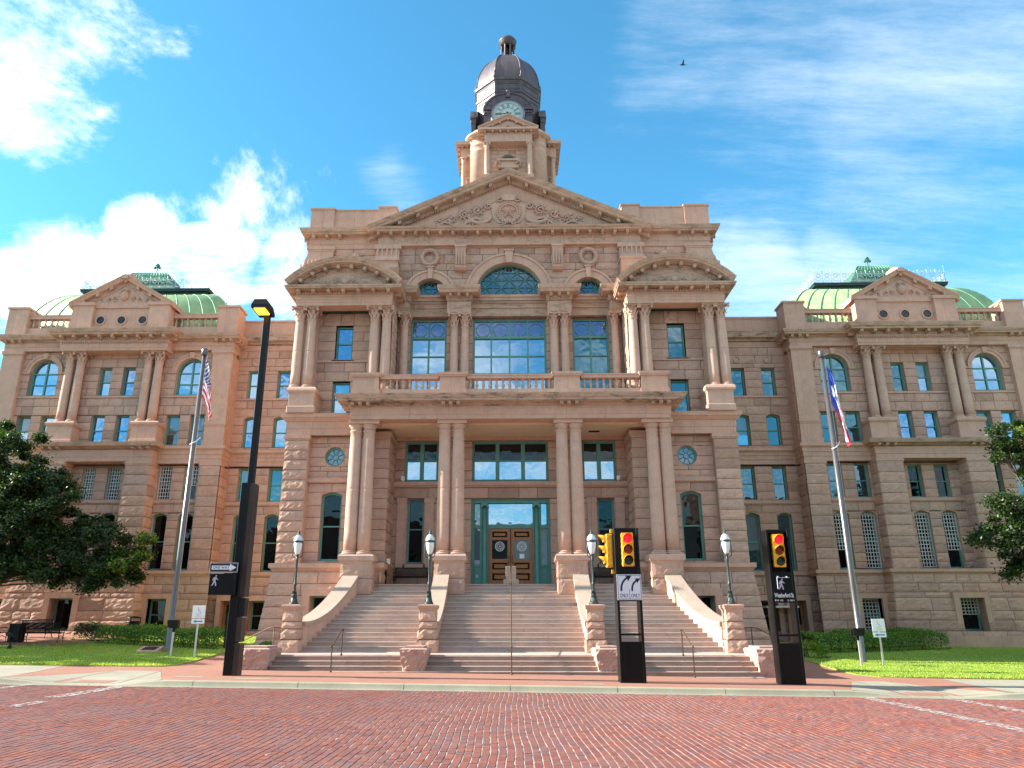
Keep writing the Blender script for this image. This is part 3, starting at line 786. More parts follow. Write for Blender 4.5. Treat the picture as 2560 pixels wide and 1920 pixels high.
for s in SIDES:
    a = B(s); a.poly([(1.5, yd+.05, 4.5), (1.92, yd+.05, 4.5), (1.92, yd+.05, 6.3), (1.5, yd+.05, 6.3)]); a.poly([(1.5, yd+.05, 6.48), (1.92, yd+.05, 6.48), (1.92, yd+.05, 7.58), (1.5, yd+.05, 7.58)])
    a.build('sidelight_pane', 'glass' if s > 0 else 'glass_low', SUR)
    a = B(s)
    X = [(.02, .17), (.95, 1.12)]
    for x0, x1 in X: a.box(x0, x1, yd-.02, yd+.05, 3.45, 6.29)
    for z0, z1 in ((3.45, 3.72), (4.08, 4.25), (4.6, 4.78), (5.72, 5.85), (6.15, 6.29)): a.box(.17, .95, yd-.02, yd+.05, z0, z1)
    for z0, z1 in ((3.72, 4.08), (4.25, 4.6), (5.85, 6.15)):
        a.box(.17, .95, yd+.03, yd+.05, z0, z1)
        a.hexa([(.19, yd+.03, z0+.02), (.93, yd+.03, z0+.02), (.93, yd+.04, z0+.02), (.19, yd+.04, z0+.02), (.19, yd+.03, z1-.02), (.93, yd+.03, z1-.02), (.93, yd+.04, z1-.02), (.19, yd+.04, z1-.02)])
        a.box(.27, .85, yd+.005, yd+.03, z0+.08, z1-.08)
    D = a.build('door', 'wood', CH)
    a = B(s); a.poly([(.17, yd+.02, 4.78), (.95, yd+.02, 4.78), (.95, yd+.02, 5.72), (.17, yd+.02, 5.72)]); a.build('door_pane', 'glass_dark' if s < 0 else 'glass_blind', D)
    a = B(s); a.tube([(.10, yd-.03, 4.55), (.10, yd-.10, 4.58), (.10, yd-.10, 4.9), (.10, yd-.03, 4.93)], .018, 8); a.build('handle', 'blackmat', D)
    a = B(); cx, cz = s*.56, 5.40; y = yd+.008
    a.ring_arc(cx, cz, .215, .24, y, y+.008, 0, 2*PI, 36); a.ring_arc(cx, cz, .135, .15, y, y+.008, 0, 2*PI, 30); a.disc(cx, cz, .155, y+.010, 28, 0) if False else None
    for i in range(26):
        if i in (6, 19): continue
        t = 2*PI*i/26; a.cbox((cx+.182*math.cos(t), y+.004, cz+.182*math.sin(t)), (.022, .006, .03))
    for i in range(18):
        t = 2*PI*i/18; a.sphere((cx+.105*math.cos(t), y+.002, cz+.105*math.sin(t)), .014, 5)
    st = [(cx+(.075 if i % 2 == 0 else .03)*math.sin(PI*i/5), cz+(.075 if i % 2 == 0 else .03)*math.cos(PI*i/5)) for i in range(10)]
    a.prism_y(st, y, y+.006)
    a.build('round_seal', 'white', D)
    if s > 0:
        a = B(); a.box(.44, .68, yd+.005, yd+.012, 4.80, 5.03); a.build('paper_notice', 'white', D)
a = B(); a.box(-1.13, 1.13, yd-.03, yd+.1, 3.41, 3.45); a.build('threshold', 'bronze', CH)
a = B(); a.box(-1.9, -1.56, yd+.03, yd+.045, 4.52, 4.72); a.build('sidelight_notice', 'grey', CH)
a = B(); a.box(-1.76, -1.66, yd-.09, yd-.05, 3.86, 4.0); a.build('intercom', 'grey', CH)
a = B(); a.box(-6.05, 6.05, 36.43, 39.3, 3.2, 3.405); a.build('porch_floor', 'step', CH)
for s in SIDES:
    a = B(s); a.box(5.45, 5.62, 38.5, 38.66, 8.7, 8.9); a.tube([(5.53, 38.52, 8.78), (5.53, 38.36, 8.72)], .06, 10); a.box(5.5, 5.56, 38.6, 38.8, 8.64, 8.72)
    a.build('security_camera', 'white', CH)
a = B(); a.box(4.0, 4.55, 37.5, 37.7, 10.98, 11.02); a.build('ceiling_light', 'blackmat', CH)

# ------------------------------------------------ upper storeys of the pavilions
for s in SIDES:
    a = B(s)
    ops = [(8.34, 9.26, 11.95, 13.75), (8.34, 9.26, 14.95, 16.88)]
    ashlar(a, (0, 37.6), (1, 0), 6.13, 11.0, 11.68, 14.8, ops, ch=.52, bw=1.05, amp=.05, seed=81+s)
    ashlar(a, (0, 37.6), (1, 0), 6.13, 11.0, 14.93, 17.6, ops, ch=.52, bw=1.05, amp=.045, seed=83+s)
    ashlar(a, (6.13, 38.75), (0, -1), 0, 2.05, 12.28, 17.6, ch=.5, bw=.9, amp=.05, seed=85+s)
    ashlar(a, (11.05, 37.2), (0, 1), 0, 7.5, 11.68, 17.6, ch=.52, bw=1.05, amp=.05, seed=87+s)
    a.build('upper_storey_wall', ['rock', 'mortar'], CH)
    d = B(s)
    d.box(6.13, 11.0, 37.5, 37.8, 14.8, 14.93); d.box(8.2, 9.4, 37.5, 37.75, 14.87, 14.95)
    d.ring_arc(8.72, 17.28, .17, .24, 37.48, 37.6, 0, 2*PI, 24); d.disc(8.72, 17.28, .17, 37.52, 24)
    for x0, x1 in ((9.75, 11.15), (6.1, 7.45)):
        d.bevbox(x0, x1, 36.1, 37.6, 11.68, 12.02, .03); d.bevbox(x0+.06, x1-.06, 36.16, 37.6, 12.02, 12.66, .01)
        d.sweep([(x0+.06, 37.6), (x0+.06, 36.16), (x1-.06, 36.16), (x1-.06, 37.6)], [(-.2, 12.64), (.0, 12.64), (.03, 12.70), (.10, 12.76), (.12, 12.84), (.08, 12.96), (.0, 13.02), (-.8, 13.03)])
    # pilasters behind the columns
    for x in (11.0-.02, 10.36, 7.04, 6.42):
        d.box(x-.2, x+.2, 37.3, 37.6, 13.0, 17.5)
    d.build('upper_storey_trim', 'plain', CH)
    for x in (10.97, 10.36, 7.04, 6.42): column(CH, s*x, 36.7, 13.03, 17.52, .262, .222, 'corinth', .66)
    window(CH, s*8.8, 37.8, 11.95, 13.75, .92, gl='glass' if s < 0 else 'glass_dull')
    window(CH, s*8.8, 37.8, 14.95, 16.88, .92, gl='glass' if s < 0 else 'glass_dull')
    # entablature and segmental pediment
    e = B(s)
    P = [(6.13, 38.2), (6.13, 36.25), (11.13, 36.25), (11.13, 38.4)]
    e.sweep(P, [(-.75, 17.5), (0, 17.5), (0, 17.66), (.02, 17.67), (.02, 17.82), (.05, 17.84), (.05, 17.9), (.02, 17.92), (.02, 18.1), (.05, 18.12), (.05, 18.28), (-.75, 18.28)])
    for i in range(34): e.box(6.2+i*.147, 6.2+i*.147+.08, 36.12, 36.22, 18.10, 18.22)
    for i in range(10):
        y = 36.4+i*.147; e.box(6.01, 6.1, y, y+.08, 18.10, 18.22); e.box(11.16, 11.25, y, y+.08, 18.10, 18.22)
    e.build('pavilion_entablature', 'dressed', CH)
    e = B(s); e.box(6.9, 10.4, 36.98, 37.62, 17.62, 17.72); e.build('green_soffit', 'greensoffit', CH)
    e = B(s)
    modillions(e, 6.28, 10.98, 7, 35.82, 36.14, 18.1, 18.29, .17)
    for y in (36.55, 37.2, 37.85):
        e.box(5.72, 6.1, y-.085, y+.085, 18.12, 18.29); e.box(11.16, 11.52, y-.085, y+.085, 18.12, 18.29)
    e.sweep(P, [(-.6, 18.28), (.50, 18.28), (.51, 18.36), (.55, 18.38), (.55, 18.46), (-.6, 18.5)])
    # curved top
    xa, xb, zt, zs = 5.54, 11.68, 20.02, 18.66; w = xb-xa; rise = zt-zs
    Rr = (w*w/4+rise*rise)/(2*rise); cx = (xa+xb)/2; cz = zt-Rr; th = math.asin(w/2/Rr)
    pr = [(-.40, 36.2), (-.40, 36.02), (-.36, 35.98), (-.28, 35.70), (-.20, 35.68), (-.18, 35.64), (-.06, 35.58), (0, 35.56), (0, 38.3), (-.4, 38.3)]
    rg = []
    for i in range(29):
        t = -th+2*th*i/28
        rg.append([e.vert((cx+(Rr+q)*math.sin(t), y, cz+(Rr+q)*math.cos(t))) for q, y in pr])
    for p, q in zip(rg, rg[1:]):
        for j in range(len(pr)): k = (j+1) % len(pr); e.face((p[j], q[j], q[k], p[k]))
    e.face(list(reversed(rg[0]))); e.face(rg[-1])
    for i in range(8):
        t = -th*.80+2*th*.80*i/7; c, d_ = math.cos(t), math.sin(t); q = Rr-.36
        pts = []
        for y in (35.8, 36.14):
            for uu, vv in ((-.085, -.2), (.085, -.2), (.085, .0), (-.085, .0)):
                pts.append((cx+(q+vv)*d_+uu*c, y, cz+(q+vv)*c-uu*d_))
        o_ = [pts[0], pts[1], pts[5], pts[4], pts[3], pts[2], pts[6], pts[7]]
        e.hexa(o_)
    # tympanum
    seg = [(cx+(Rr-.38)*math.sin(-th*.93+2*th*.93*i/24), cz+(Rr-.38)*math.cos(-th*.93+2*th*.93*i/24)) for i in range(25)]
    e.prism_y([(seg[-1][0], 18.45), (seg[0][0], 18.45)]+seg, 36.18, 36.6)
    R2 = Rr-.62
    i0 = [(cx+(R2)*math.sin(-th*.78+2*th*.78*i/24), cz+R2*math.cos(-th*.78+2*th*.78*i/24)) for i in range(25)]
    e.tube([(x, 36.17, z) for x, z in i0], .035, 6)
    e.build('segmental_pediment', 'cornice', CH)
    e = B(s); y = 36.16
    for k in (-1, 1):
        for j, (dx, r0, dr) in enumerate(((.55, .17, 1), (1.0, .15, -1), (1.42, .11, 1))):
            e.tube(spiral(cx+k*dx, 18.74-j*.05, r0, 1.4, PI/2, 16, dr*k, .8, y), .028, 5)
        e.tube([(cx+k*(.2+1.5*t/10), y, 18.6+.07*math.sin(t*1.3)) for t in range(11)], .035, 5)
    e.sphere((cx, y, 18.78), .2, 8, sz=1.1)
    e.build('pediment_carving', 'plain', CH)
    # attic storey above the pavilion
    e = B(s)
    ashlar(e, (0, 38.3), (1, 0), 7.3, 11.1, 18.5, 21.9, ch=.5, bw=1.05, amp=.045, seed=91+s)
    ashlar(e, (11.1, 38.3), (0, 1), 0, 8, 17.6, 21.9, ch=.5, bw=1.05, amp=.045, seed=93+s)
    e.build('attic_wall', ['rock', 'mortar'], CH)
    e = B(s)
    e.box(9.85, 11.22, 38.1, 38.6, 18.5, 20.7)
    e.prism_y([(9.85, 20.7), (11.55, 20.7), (11.5, 20.85), (11.38, 21.1), (11.30, 21.35), (11.26, 21.6), (9.85, 21.6)], 38.06, 38.7)
    e.box(11.0, 11.6, 37.9, 38.9, 20.45, 20.72)
    e.box(9.8, 11.3, 38.03, 38.6, 21.6, 21.7); e.box(9.75, 11.34, 37.99, 38.6, 21.7, 21.86)
    e.build('attic_pilaster', 'dressed', CH); e = B(s)
    # scrolled consoles each side of the arches
    e.prism_x([(38.2, 19.9), (37.72, 19.95), (37.5, 20.3), (37.55, 20.55), (37.5, 20.72), (37.72, 20.9), (37.84, 21.2), (37.9, 21.6), (38.2, 21.6)], 6.12, 7.42)
    e.box(6.02, 7.52, 37.82, 38.3, 21.6, 21.86); e.box(6.05, 7.5, 37.45, 38.3, 20.70, 20.8); e.box(6.12, 7.42, 37.6, 38.3, 18.5, 19.9)
    for i in range(5): e.box(6.22+i*.26, 6.30+i*.26, 37.78, 37.95, 20.95, 21.6)
    e.build('scroll_console', 'dressed', CH)
    e = B(s)
    for i in range(7): e.sphere((10.1+i*.2, 37.75, 20.55+.05*(i % 2)), .17, 6); e.tube([(10.1+i*.2, 37.7, 20.5), (10.05+i*.2, 37.55, 20.85)], [.1, .03], 5)
    e.build('attic_cresting', 'plain', CH); e = B(s)
    for k in (-1, 1): e.tube(spiral(8.6+k*.45, 21.15, .3, 1.2, PI/2, 14, k, .8, 38.2), .04, 5)
    e.sphere((8.6, 38.2, 21.3), .25, 7)
    e.build('attic_carving', 'plain', CH)
    # parapet
    e = B(s)
    e.box(7.3, 11.2, 38.25, 38.9, 22.9, 24.25); e.box(7.25, 11.25, 38.2, 38.95, 24.25, 24.33)
    e.box(9.95, 11.3, 38.15, 39.0, 22.9, 24.28); e.box(9.9, 11.36, 38.1, 39.05, 24.28, 24.4)
    e.box(6.4, 7.42, 38.15, 39.0, 22.9, 24.36); e.box(6.35, 7.46, 38.1, 39.05, 24.36, 24.46)
    e.box(10.5, 11.3, 39.0, 47, 22.9, 24.28)
    e.build('parapet', 'dressed', CH)

# ------------------------------------------------ central loggia
a = B()
YW = 38.7
arch = [(-1.87, 1.87, 19.0, 20.87, 1.87), (-5.30, -3.44, 19.0, 19.93, .93), (3.44, 5.30, 19.0, 19.93, .93)]
ashlar(a, (0, 38.3), (1, 0), -6.13, 6.13, 18.98, 21.9, arch, ch=.45, bw=1.1, amp=.06, seed=101)
ashlar(a, (0, 38.75), (1, 0), -6.13, 6.13, 12.28, 17.75, [(-2.0, 2.0, 12.3, 17.7), (-5.41, -3.45, 12.3, 17.7), (3.45, 5.41, 12.3, 17.7)], ch=.5, bw=.8, amp=.03, seed=103, rv=.2)
a.build('loggia_wall', ['rock', 'mortar'], CH)
a = B()
def archi(cx, r0, r1, zc):
    a.ring_arc(cx, zc, r0, r1, 38.16, 38.5, 0, PI, 30); a.ring_arc(cx, zc, r1-.1, r1+.02, 38.10, 38.3, 0, PI, 30)
archi(0, 1.86, 2.40, 19.0); archi(-4.37, .92, 1.40, 19.0); archi(4.37, .92, 1.40, 19.0)
for c, w, z0, z1 in ((0, .2, 20.8, 21.5), (-4.37, .13, 19.86, 20.5), (4.37, .13, 19.86, 20.5)):
    a.prism_y([(c-w*.8, z0), (c+w*.8, z0), (c+w*1.15, z1), (c-w*1.15, z1)], 38.02, 38.4); a.box(c-w*1.4, c+w*1.4, 37.97, 38.4, z1, z1+.08)
a.build('arch_mouldings', 'dressed', CH)
a = B()
a.box(-6.13, 6.13, 38.45, 38.9, 17.75, 18.2); a.box(-6.13, 6.13, 38.38, 38.9, 18.2, 18.45)
for i in range(88): a.box(-6.1+i*.139, -6.1+i*.139+.075, 38.30, 38.38, 18.46, 18.58)
a.box(-6.13, 6.13, 38.34, 38.9, 18.45, 18.6); a.box(-6.13, 6.13, 38.24, 38.9, 18.6, 18.78); a.box(-6.13, 6.13, 38.18, 38.9, 18.78, 18.93)
for s in SIDES:
    for x0, x1 in ((2.07, 3.37), (5.42, 6.3)):
        xa, xb = sorted((s*x0, s*x1))
        a.box(xa, xb, 37.78, 38.5, 17.72, 18.34)
        a.sweep([(xa, 38.5), (xa, 37.78), (xb, 37.78), (xb, 38.5)], [(-.1, 18.34), (.03, 18.36), (.05, 18.5), (.08, 18.7), (.40, 18.74), (.42, 18.86), (.48, 18.92), (.52, 19.08), (.52, 19.12), (-.1, 19.14)])
        n = 3 if x0 < 3 else 1
        for i in range(n):
            c = (xa+xb)/2+((i-1)*.46 if n == 3 else -s*.1); modillion(a, c, 37.45, 37.74, 18.54, 18.74, .15)
        for i in range(int((xb-xa)/.14)): a.box(xa+.03+i*.14, xa+.1+i*.14, 37.68, 37.76, 18.38, 18.5)
a.build('loggia_entablature', 'cornice', CH)
for s in SIDES:
    for x in (2.98, 2.4, 5.68): column(CH, s*x, 38.1, 13.1, 17.72, .225, .19, 'corinth', .72)
    for x0, x1 in ((2.1, 3.3), (5.4, 6.1)): a = B(s); a.box(x0, x1, 37.75, 38.6, 12.28, 13.1); a.build('loggia_pedestal', 'dressed', CH)
    rg = [(-.47, 4.52, .36), (.47, 4.52, .36)]
    window(CH, s*4.43, 38.85, 12.55, 17.68, 1.96, rails=(.39, .585), mull=(0,), thick=(), t=.1, gl='glass' if s < 0 else 'glass_dull', upper=(.80, 'stainglass'), rings=tuple((p, q+.02, r) for p, q, r in rg))
    window(CH, s*4.37, 38.55, 18.98, 19.93, 1.86, rise=.93, rails=(), t=.06, gl='glass_low', lattice=4)
w0 = window(CH, 0, 38.85, 12.55, 17.68, 4.0, rails=(.39, .585), mull=(-.25, 0, .25), t=.1, gl='glass', upper=(.80, 'stainglass'), rings=tuple((x, 4.54, .38) for x in (-1.45, -.5, .5, 1.45)))
window(CH, 0, 38.55, 18.98, 20.87, 3.74, rise=1.87, rails=(), t=.08, gl='glass_low', lattice=8)
for s in SIDES:      # transom bars of the big windows
    a = B(s); a.box(3.5, 5.36, 38.82, 38.95, 16.56, 16.70); a.build('window_transom', 'green', CH)
    # small consoles and wreaths
    a = B(s); a.prism_x([(38.3, 20.3), (37.95, 20.3), (37.78, 20.42), (37.82, 20.6), (37.74, 21.3), (37.7, 21.6), (38.3, 21.6)], 2.40, 2.98)
    a.box(2.36, 3.02, 37.64, 38.3, 21.6, 21.72)
    for i in range(4): a.box(2.45+i*.145, 2.50+i*.145, 37.70, 37.9, 20.55, 21.55)
    a.build('console_bracket', 'plain', CH)
    a = B(s); c = (4.43, 21.16)
    for i in range(30):
        t = 2*PI*i/30; rr = .44
        a.sphere((c[0]+rr*math.cos(t), 38.13, c[1]+.05+rr*math.sin(t)*1.02), .085, 5)
        t += .1; a.tube([(c[0]+(rr+.04)*math.cos(t), 38.15, c[1]+.05+(rr+.04)*math.sin(t)), (c[0]+(rr+.17)*math.cos(t+.14), 38.12, c[1]+.05+(rr+.17)*math.sin(t+.14))], [.05, .012], 5)
        a.tube([(c[0]+(rr-.04)*math.cos(t), 38.15, c[1]+.05+(rr-.04)*math.sin(t)), (c[0]+(rr-.14)*math.cos(t+.16), 38.12, c[1]+.05+(rr-.14)*math.sin(t+.16))], [.045, .012], 5)
    for k in (-1, 1): a.tube([(c[0], 38.18, 20.66), (c[0]+k*.2, 38.2, 20.62), (c[0]+k*.36, 38.2, 20.7)], [.05, .045, .02], 6)
    a.build('carved_wreath', 'plain', CH)
a = B(); a.box(-1.92, 1.92, 38.82, 38.95, 16.56, 16.70); a.build('window_transom', 'green', CH)

# ------------------------------------------------ frieze, main cornice, gable
a = B()
a.box(-11.25, 11.25, 38.2, 39, 21.80, 22.1); a.box(-11.28, 11.28, 38.17, 39, 22.1, 22.56)
a.box(-7.35, 7.35, 37.98, 38.4, 21.86, 22.46); a.box(-7.4, 7.4, 37.93, 38.4, 22.46, 22.56)
for i in range(106): a.box(-7.33+i*.1385, -7.33+i*.1385+.07, 37.86, 37.94, 22.44, 22.56)
a.box(-11.25, -11.0, 39., 47, 21.80, 22.56); a.box(11.0, 11.25, 39., 47, 21.80, 22.56)
FZ = a.build('frieze', 'dressed', CH)
for body, x in (('TARRANT', -5.35), ('COVNTY', -1.9), ('A D', 1.35), ('MDCCCXCIII', 4.65)):
    me = text_mesh(body, .46, .014, mat='mortar', sx=1.22)
    me.materials[0] = M['cornice']; place('frieze_lettering', me, FZ, (x, 37.975, 21.98))
a = B()
PM = [(-11.25, 47), (-11.25, 38.2), (11.25, 38.2), (11.25, 47)]
a.sweep(PM, [(-.6, 22.56), (.36, 22.56), (.38, 22.66), (.44, 22.68), (.5, 22.82), (.52, 22.9), (-.6, 22.95)])
a.sweep([(-7.42, 38.3), (-7.42, 38.0), (7.42, 38.0), (7.42, 38.3)], [(-.2, 22.555), (.46, 22.555), (.48, 22.65), (.55, 22.68), (.6, 22.78), (-.2, 22.80)])
modillions(a, -7.28, 7.28, 22, 37.58, 37.93, 22.36, 22.56, .16)
for s in SIDES:
    modillions(a, *((s*9.5, s*11.0)), 3, 37.85, 38.17, 22.38, 22.56, .17)
    for y in (38.4, 38.9, 39.4):
        x0, x1 = sorted((s*11.28, s*11.62)); a.box(x0, x1, y-.08, y+.08, 22.38, 22.56)
a.build('main_cornice', 'cornice', CH)
# gable
a = B(); hx, z0, z1 = 7.85, 22.82, 26.42; sl = (z1-z0)/hx; L = math.hypot(1, sl)
def rake(mb, hx, z1, z0, prof, n0=None):
    # profile (down, y) : 'down' measured vertically below the roof line
    pts = []
    for x, z in ((-hx, z0), (0, z1), (hx, z0)): pts.append([mb.vert((x, y, z-d)) for d, y in prof])
    for p, q in zip(pts, pts[1:]):
        for j in range(len(prof)): k = (j+1) % len(prof); mb.face((p[j], q[j], q[k], p[k]))
    mb.face(list(reversed(pts[0]))); mb.face(pts[2])
rake(a, hx, z1, z0, [(0, 37.30), (.08, 37.32), (.2, 37.38), (.22, 37.42), (.36, 37.45), (.40, 37.5), (.42, 37.86), (.62, 37.9), (.64, 38.1), (.62, 46), (0, 46)])
for s in SIDES:
    for i in range(7):
        x = .0+i*1.02; 
        if i == 0 and s < 0: continue
        z = z1-.42-x*sl; c = s*x
        a.hexa([(c-.085, 37.56, z-.2+.085*sl*s), (c+.085, 37.56, z-.2-.085*sl*s), (c+.085, 37.9, z-.2-.085*sl*s), (c-.085, 37.9, z-.2+.085*sl*s), (c-.085, 37.56, z+.02+.085*sl*s), (c+.085, 37.56, z+.02-.085*sl*s), (c+.085, 37.9, z+.02-.085*sl*s), (c-.085, 37.9, z+.02+.085*sl*s)])
    for i in range(46):
        x = .08+i*.14; z = z1-.60-x*sl; c = s*x
        if x > 6.4: break
        a.box(c-.035, c+.035, 37.82, 37.93, z-.09, z+.02)
a.build('gable_cornice', 'cornice', CH)
a = B(); a.prism_y([(-7.4, 22.8), (7.4, 22.8), (0, 26.0)], 38.02, 38.6)
q = 1.05
rake(a, 5.9, 25.25, 25.25-5.9*sl, [(0, 37.99), (.28, 37.99), (.28, 38.1), (0, 38.1)])
GB = a.build('gable_panel', 'dressed', CH)
a = B(); y = 37.96
st = [((.44 if i % 2 == 0 else .165)*math.sin(PI*i/5), 23.88+(.44 if i % 2 == 0 else .165)*math.cos(PI*i/5)) for i in range(10)]
ci = a.vert((0, y-.24, 23.88)); rim = [a.vert((px, y-.03, pz)) for px, pz in st]; a.prism_y(st, y-.03, y+.06)
for i in range(10): a.face((ci, rim[(i+1) % 10], rim[i]))
a.ring_arc(0, 23.88, .48, .55, y-.08, y+.05, 0, 2*PI, 36)
for i in range(26):
    t = 2*PI*i/26; a.sphere((.63*math.cos(t), y-.05, 23.88+.63*math.sin(t)), .085, 6)
# cartouche frame and scrolls
a.prism_y([(-1.25, 24.42), (-.6, 24.46), (-.36, 24.72), (.36, 24.72), (.6, 24.46), (1.25, 24.42), (1.0, 24.2), (.86, 23.5), (.58, 23.2), (-.58, 23.2), (-.86, 23.5), (-1.0, 24.2)], y+.02, y+.1)
a.prism_y([(-.3, 24.62), (.3, 24.62), (.42, 24.9), (.22, 25.02), (-.22, 25.02), (-.42, 24.9)], y-.08, y+.1)
for k in (-1, 1):
    a.tube(spiral(k*.52, 24.72, .2, 1.3, PI/2, 16, k, .8, y-.04), .05, 6)
    a.tube(spiral(k*1.16, 24.28, .22, 1.4, PI/2, 18, -k, .8, y-.04), .05, 6)
    a.tube(spiral(k*.28, 23.24, .17, 1.4, PI/2, 16, k, .8, y-.05), .06, 6)
    a.tube([(k*(.3+.04*t), y-.03, 23.08-.05*math.sin(PI*t/10)) for t in range(11)], .06, 6)
    # acanthus C-scroll
    a.tube([(k*(1.0+.62*(1-math.cos(t*PI/12))), y-.04, 23.62-.42*math.sin(t*PI/12)) for t in range(13)], [.05+.07*math.sin(PI*t/12) for t in range(13)], 7)
    a.tube([(k*(.95+.16*t), y-.02, 23.12-.10*math.sin(t*.5)+.02*t) for t in range(9)], [.06+.05*math.sin(PI*t/8) for t in range(9)], 7)
    for (cx, cz, r0, tn, dr) in ((1.78, 24.02, .3, 1.6, 1), (2.55, 23.75, .26, 1.5, -1), (3.25, 23.5, .22, 1.4, 1), (2.3, 23.2, .2, 1.3, -1), (3.9, 23.3, .2, 1.3, -1)):
        a.tube(spiral(k*cx, cz, r0, tn, PI/2, 20, dr*k, .82, y-.02), .048, 6)
        for i in range(9):
            t = 2*PI*i/9; a.sphere((k*cx+r0*1.2*math.cos(t), y, cz+r0*1.1*math.sin(t)), .055, 5)
    a.tube([(k*(1.5+.22*t), y-.02, 23.35+.22*math.sin(t*.8)-.03*t) for t in range(14)], [.085-.004*t for t in range(14)], 6)
    a.tube([(k*(3.9+.12*t), y-.01, 23.06+.05*math.sin(t*.9)) for t in range(10)], [.07-.005*t for t in range(10)], 6)
    for i in range(22):
        t = rnd.random(); px = 1.6+3.0*t; pz = 22.98+rnd.random()*(1.15-.3*px+.75)*.9
        a.sphere((k*px, y+.01, max(22.98, pz)), rnd.uniform(.05, .1), 5)
a.build('gable_carving', 'plain', GB)
# roof and back body of the main block
a = B(); a.box(-11.0, 11.0, 38.9, 82, 22.5, 22.95)
a.build('main_roof', 'roofdark', CH)
a = B(); a.box(-10.9, 10.9, 39.5, 82, .2, 22.5); a.build('main_body', 'dressed', CH)
# ================================================================== CLOCK TOWER
TC = (0., 63.)
def rot(mb, f, k):
    """run f on a fresh builder in front-facing local coords (tower centre = origin), add rotated k*90 deg"""
    t = MB(); f(t); c, d = [(1, 0), (0, 1), (-1, 0), (0, -1)][k]; off = len(mb.v)
    for p in t.v: mb.v.append((TC[0]+p[0]*c-p[1]*d, TC[1]+p[0]*d+p[1]*c, p[2]))
    for q, m, sm in zip(t.f, t.m, t.sm): mb.f.append(tuple(i+off for i in q)); mb.m.append(m); mb.sm.append(sm)
a = MB()
for k in range(4):
    def shaft(t):
        ashlar(t, (0, -3.3), (1, 0), -3.3, 3.3, 22.9, 39.0, ch=.55, bw=1.2, amp=.05, seed=120+k)
        t.sweep([(-3.3, -3.3), (3.3, -3.3)], [(-.1, 38.9), (.15, 38.95), (.3, 39.2), (.3, 39.35), (-.5, 39.4)])
    rot(a, shaft, k)
TW = a.build('clock_tower', ['rock', 'mortar'], CH)
tr = MB()
for k in range(4):
    a = MB()
    def aed(t):
        ops = [(-.82, .82, 39.4, 42.45, .82)]
        ashlar(t, (0, -3.5), (1, 0), -1.7, 1.7, 39.35, 43.3, ops, ch=.45, bw=.9, amp=.03, seed=130+k)
    rot(a, aed, k); a.build('belfry_wall', ['rock', 'mortar'], TW)
    def trim(t):
        t.box(-1.72, 1.72, -3.72, -3.2, 43.25, 43.45)
        t.box(-2.16, 2.16, -4.45, -3.2, 43.2, 43.95); t.box(-2.2, 2.2, -4.49, -3.2, 43.95, 44.1)
        blocks_row(t, -2.1, 2.1, 7, .16, -4.78, -4.49, 44.02, 44.2)
        t.box(-2.7, 2.7, -4.9, -2.8, 44.2, 44.42)
        blocks_row(t, 0, 0, 1, .1, -4.4, -4.3, 43.9, 44)
        for sx in (-1, 1):
            t.box(min(sx*1.65, sx*2.2), max(sx*1.65, sx*2.2), -3.6, -3.2, 39.3, 43.3)
            t.box(sx*1.93-.32, sx*1.93+.32, -4.5, -3.5, 39.2, 39.75)
            # side modillions of the little gable
            for y in (-4.3, -3.8): t.box(min(sx*2.2, sx*2.5), max(sx*2.2, sx*2.5), y-.08, y+.08, 44.02, 44.2)
        sl = 1.3/2.7
        rake(t, 2.75, 45.86, 44.5, [(0, -4.92), (.1, -4.88), (.2, -4.7), (.34, -4.65), (.34, -2.6), (0, -2.6)])
        t.prism_y([(-2.1, 44.42), (2.1, 44.42), (0, 45.45)], -4.42, -4.0)
        for sx in (-1, 0, 1):
            for j in ((.0,) if sx == 0 else (.75, 1.4)):
                z = 45.86-.34-j*sl; t.box(sx*j-.08, sx*j+.08, -4.66, -4.4, z-.16, z+.02)
        for i in range(9): t.sphere((-.8+.2*i, -4.45, 44.62+.25*(1-abs(i-4)/4)), .13, 5)
        # window sill ornament
        t.box(-1.0, 1.0, -4.0, -3.5, 41.55, 41.72)
        for sx in (-1, 1): t.tube([(sx*1.05, -3.9, 41.0), (sx*1.08, -3.95, 41.4), (sx*.9, -3.95, 41.5), (sx*.7, -3.95, 41.2)], .08, 5)
        t.box(-.95, .95, -3.8, -3.5, 40.9, 41.55)
    rot(tr, trim, k)
for sx in (-1, 1):
    for sy in (-1, 1):
        c = (TC[0]+sx*2.5, TC[1]+sy*2.5)
        tr.lathe(c[0], c[1], [(1.0, 39.0), (1.0, 42.9), (1.04, 42.95), (1.04, 43.05), (1.0, 43.1), (1.0, 43.5), (1.08, 43.55), (1.08, 43.7), (1.02, 43.75), (1.02, 44.2), (1.12, 44.3), (1.12, 44.42), (1.42, 44.46), (1.48, 44.6), (1.5, 44.68), (1.2, 44.72), (1.15, 45.0), (1.0, 45.05), (.9, 45.3)], 24)
        for i in range(14):
            t = 2*PI*i/14; tr.cbox((c[0]+1.24*math.cos(t), c[1]+1.24*math.sin(t), 44.36), (.14, .14, .16))
        tr.box(c[0]-.55, c[0]+.55, c[1]-.55, c[1]+.55, 44.7, 45.35)
tr.build('belfry_trim', 'plain', TW)
cm = None
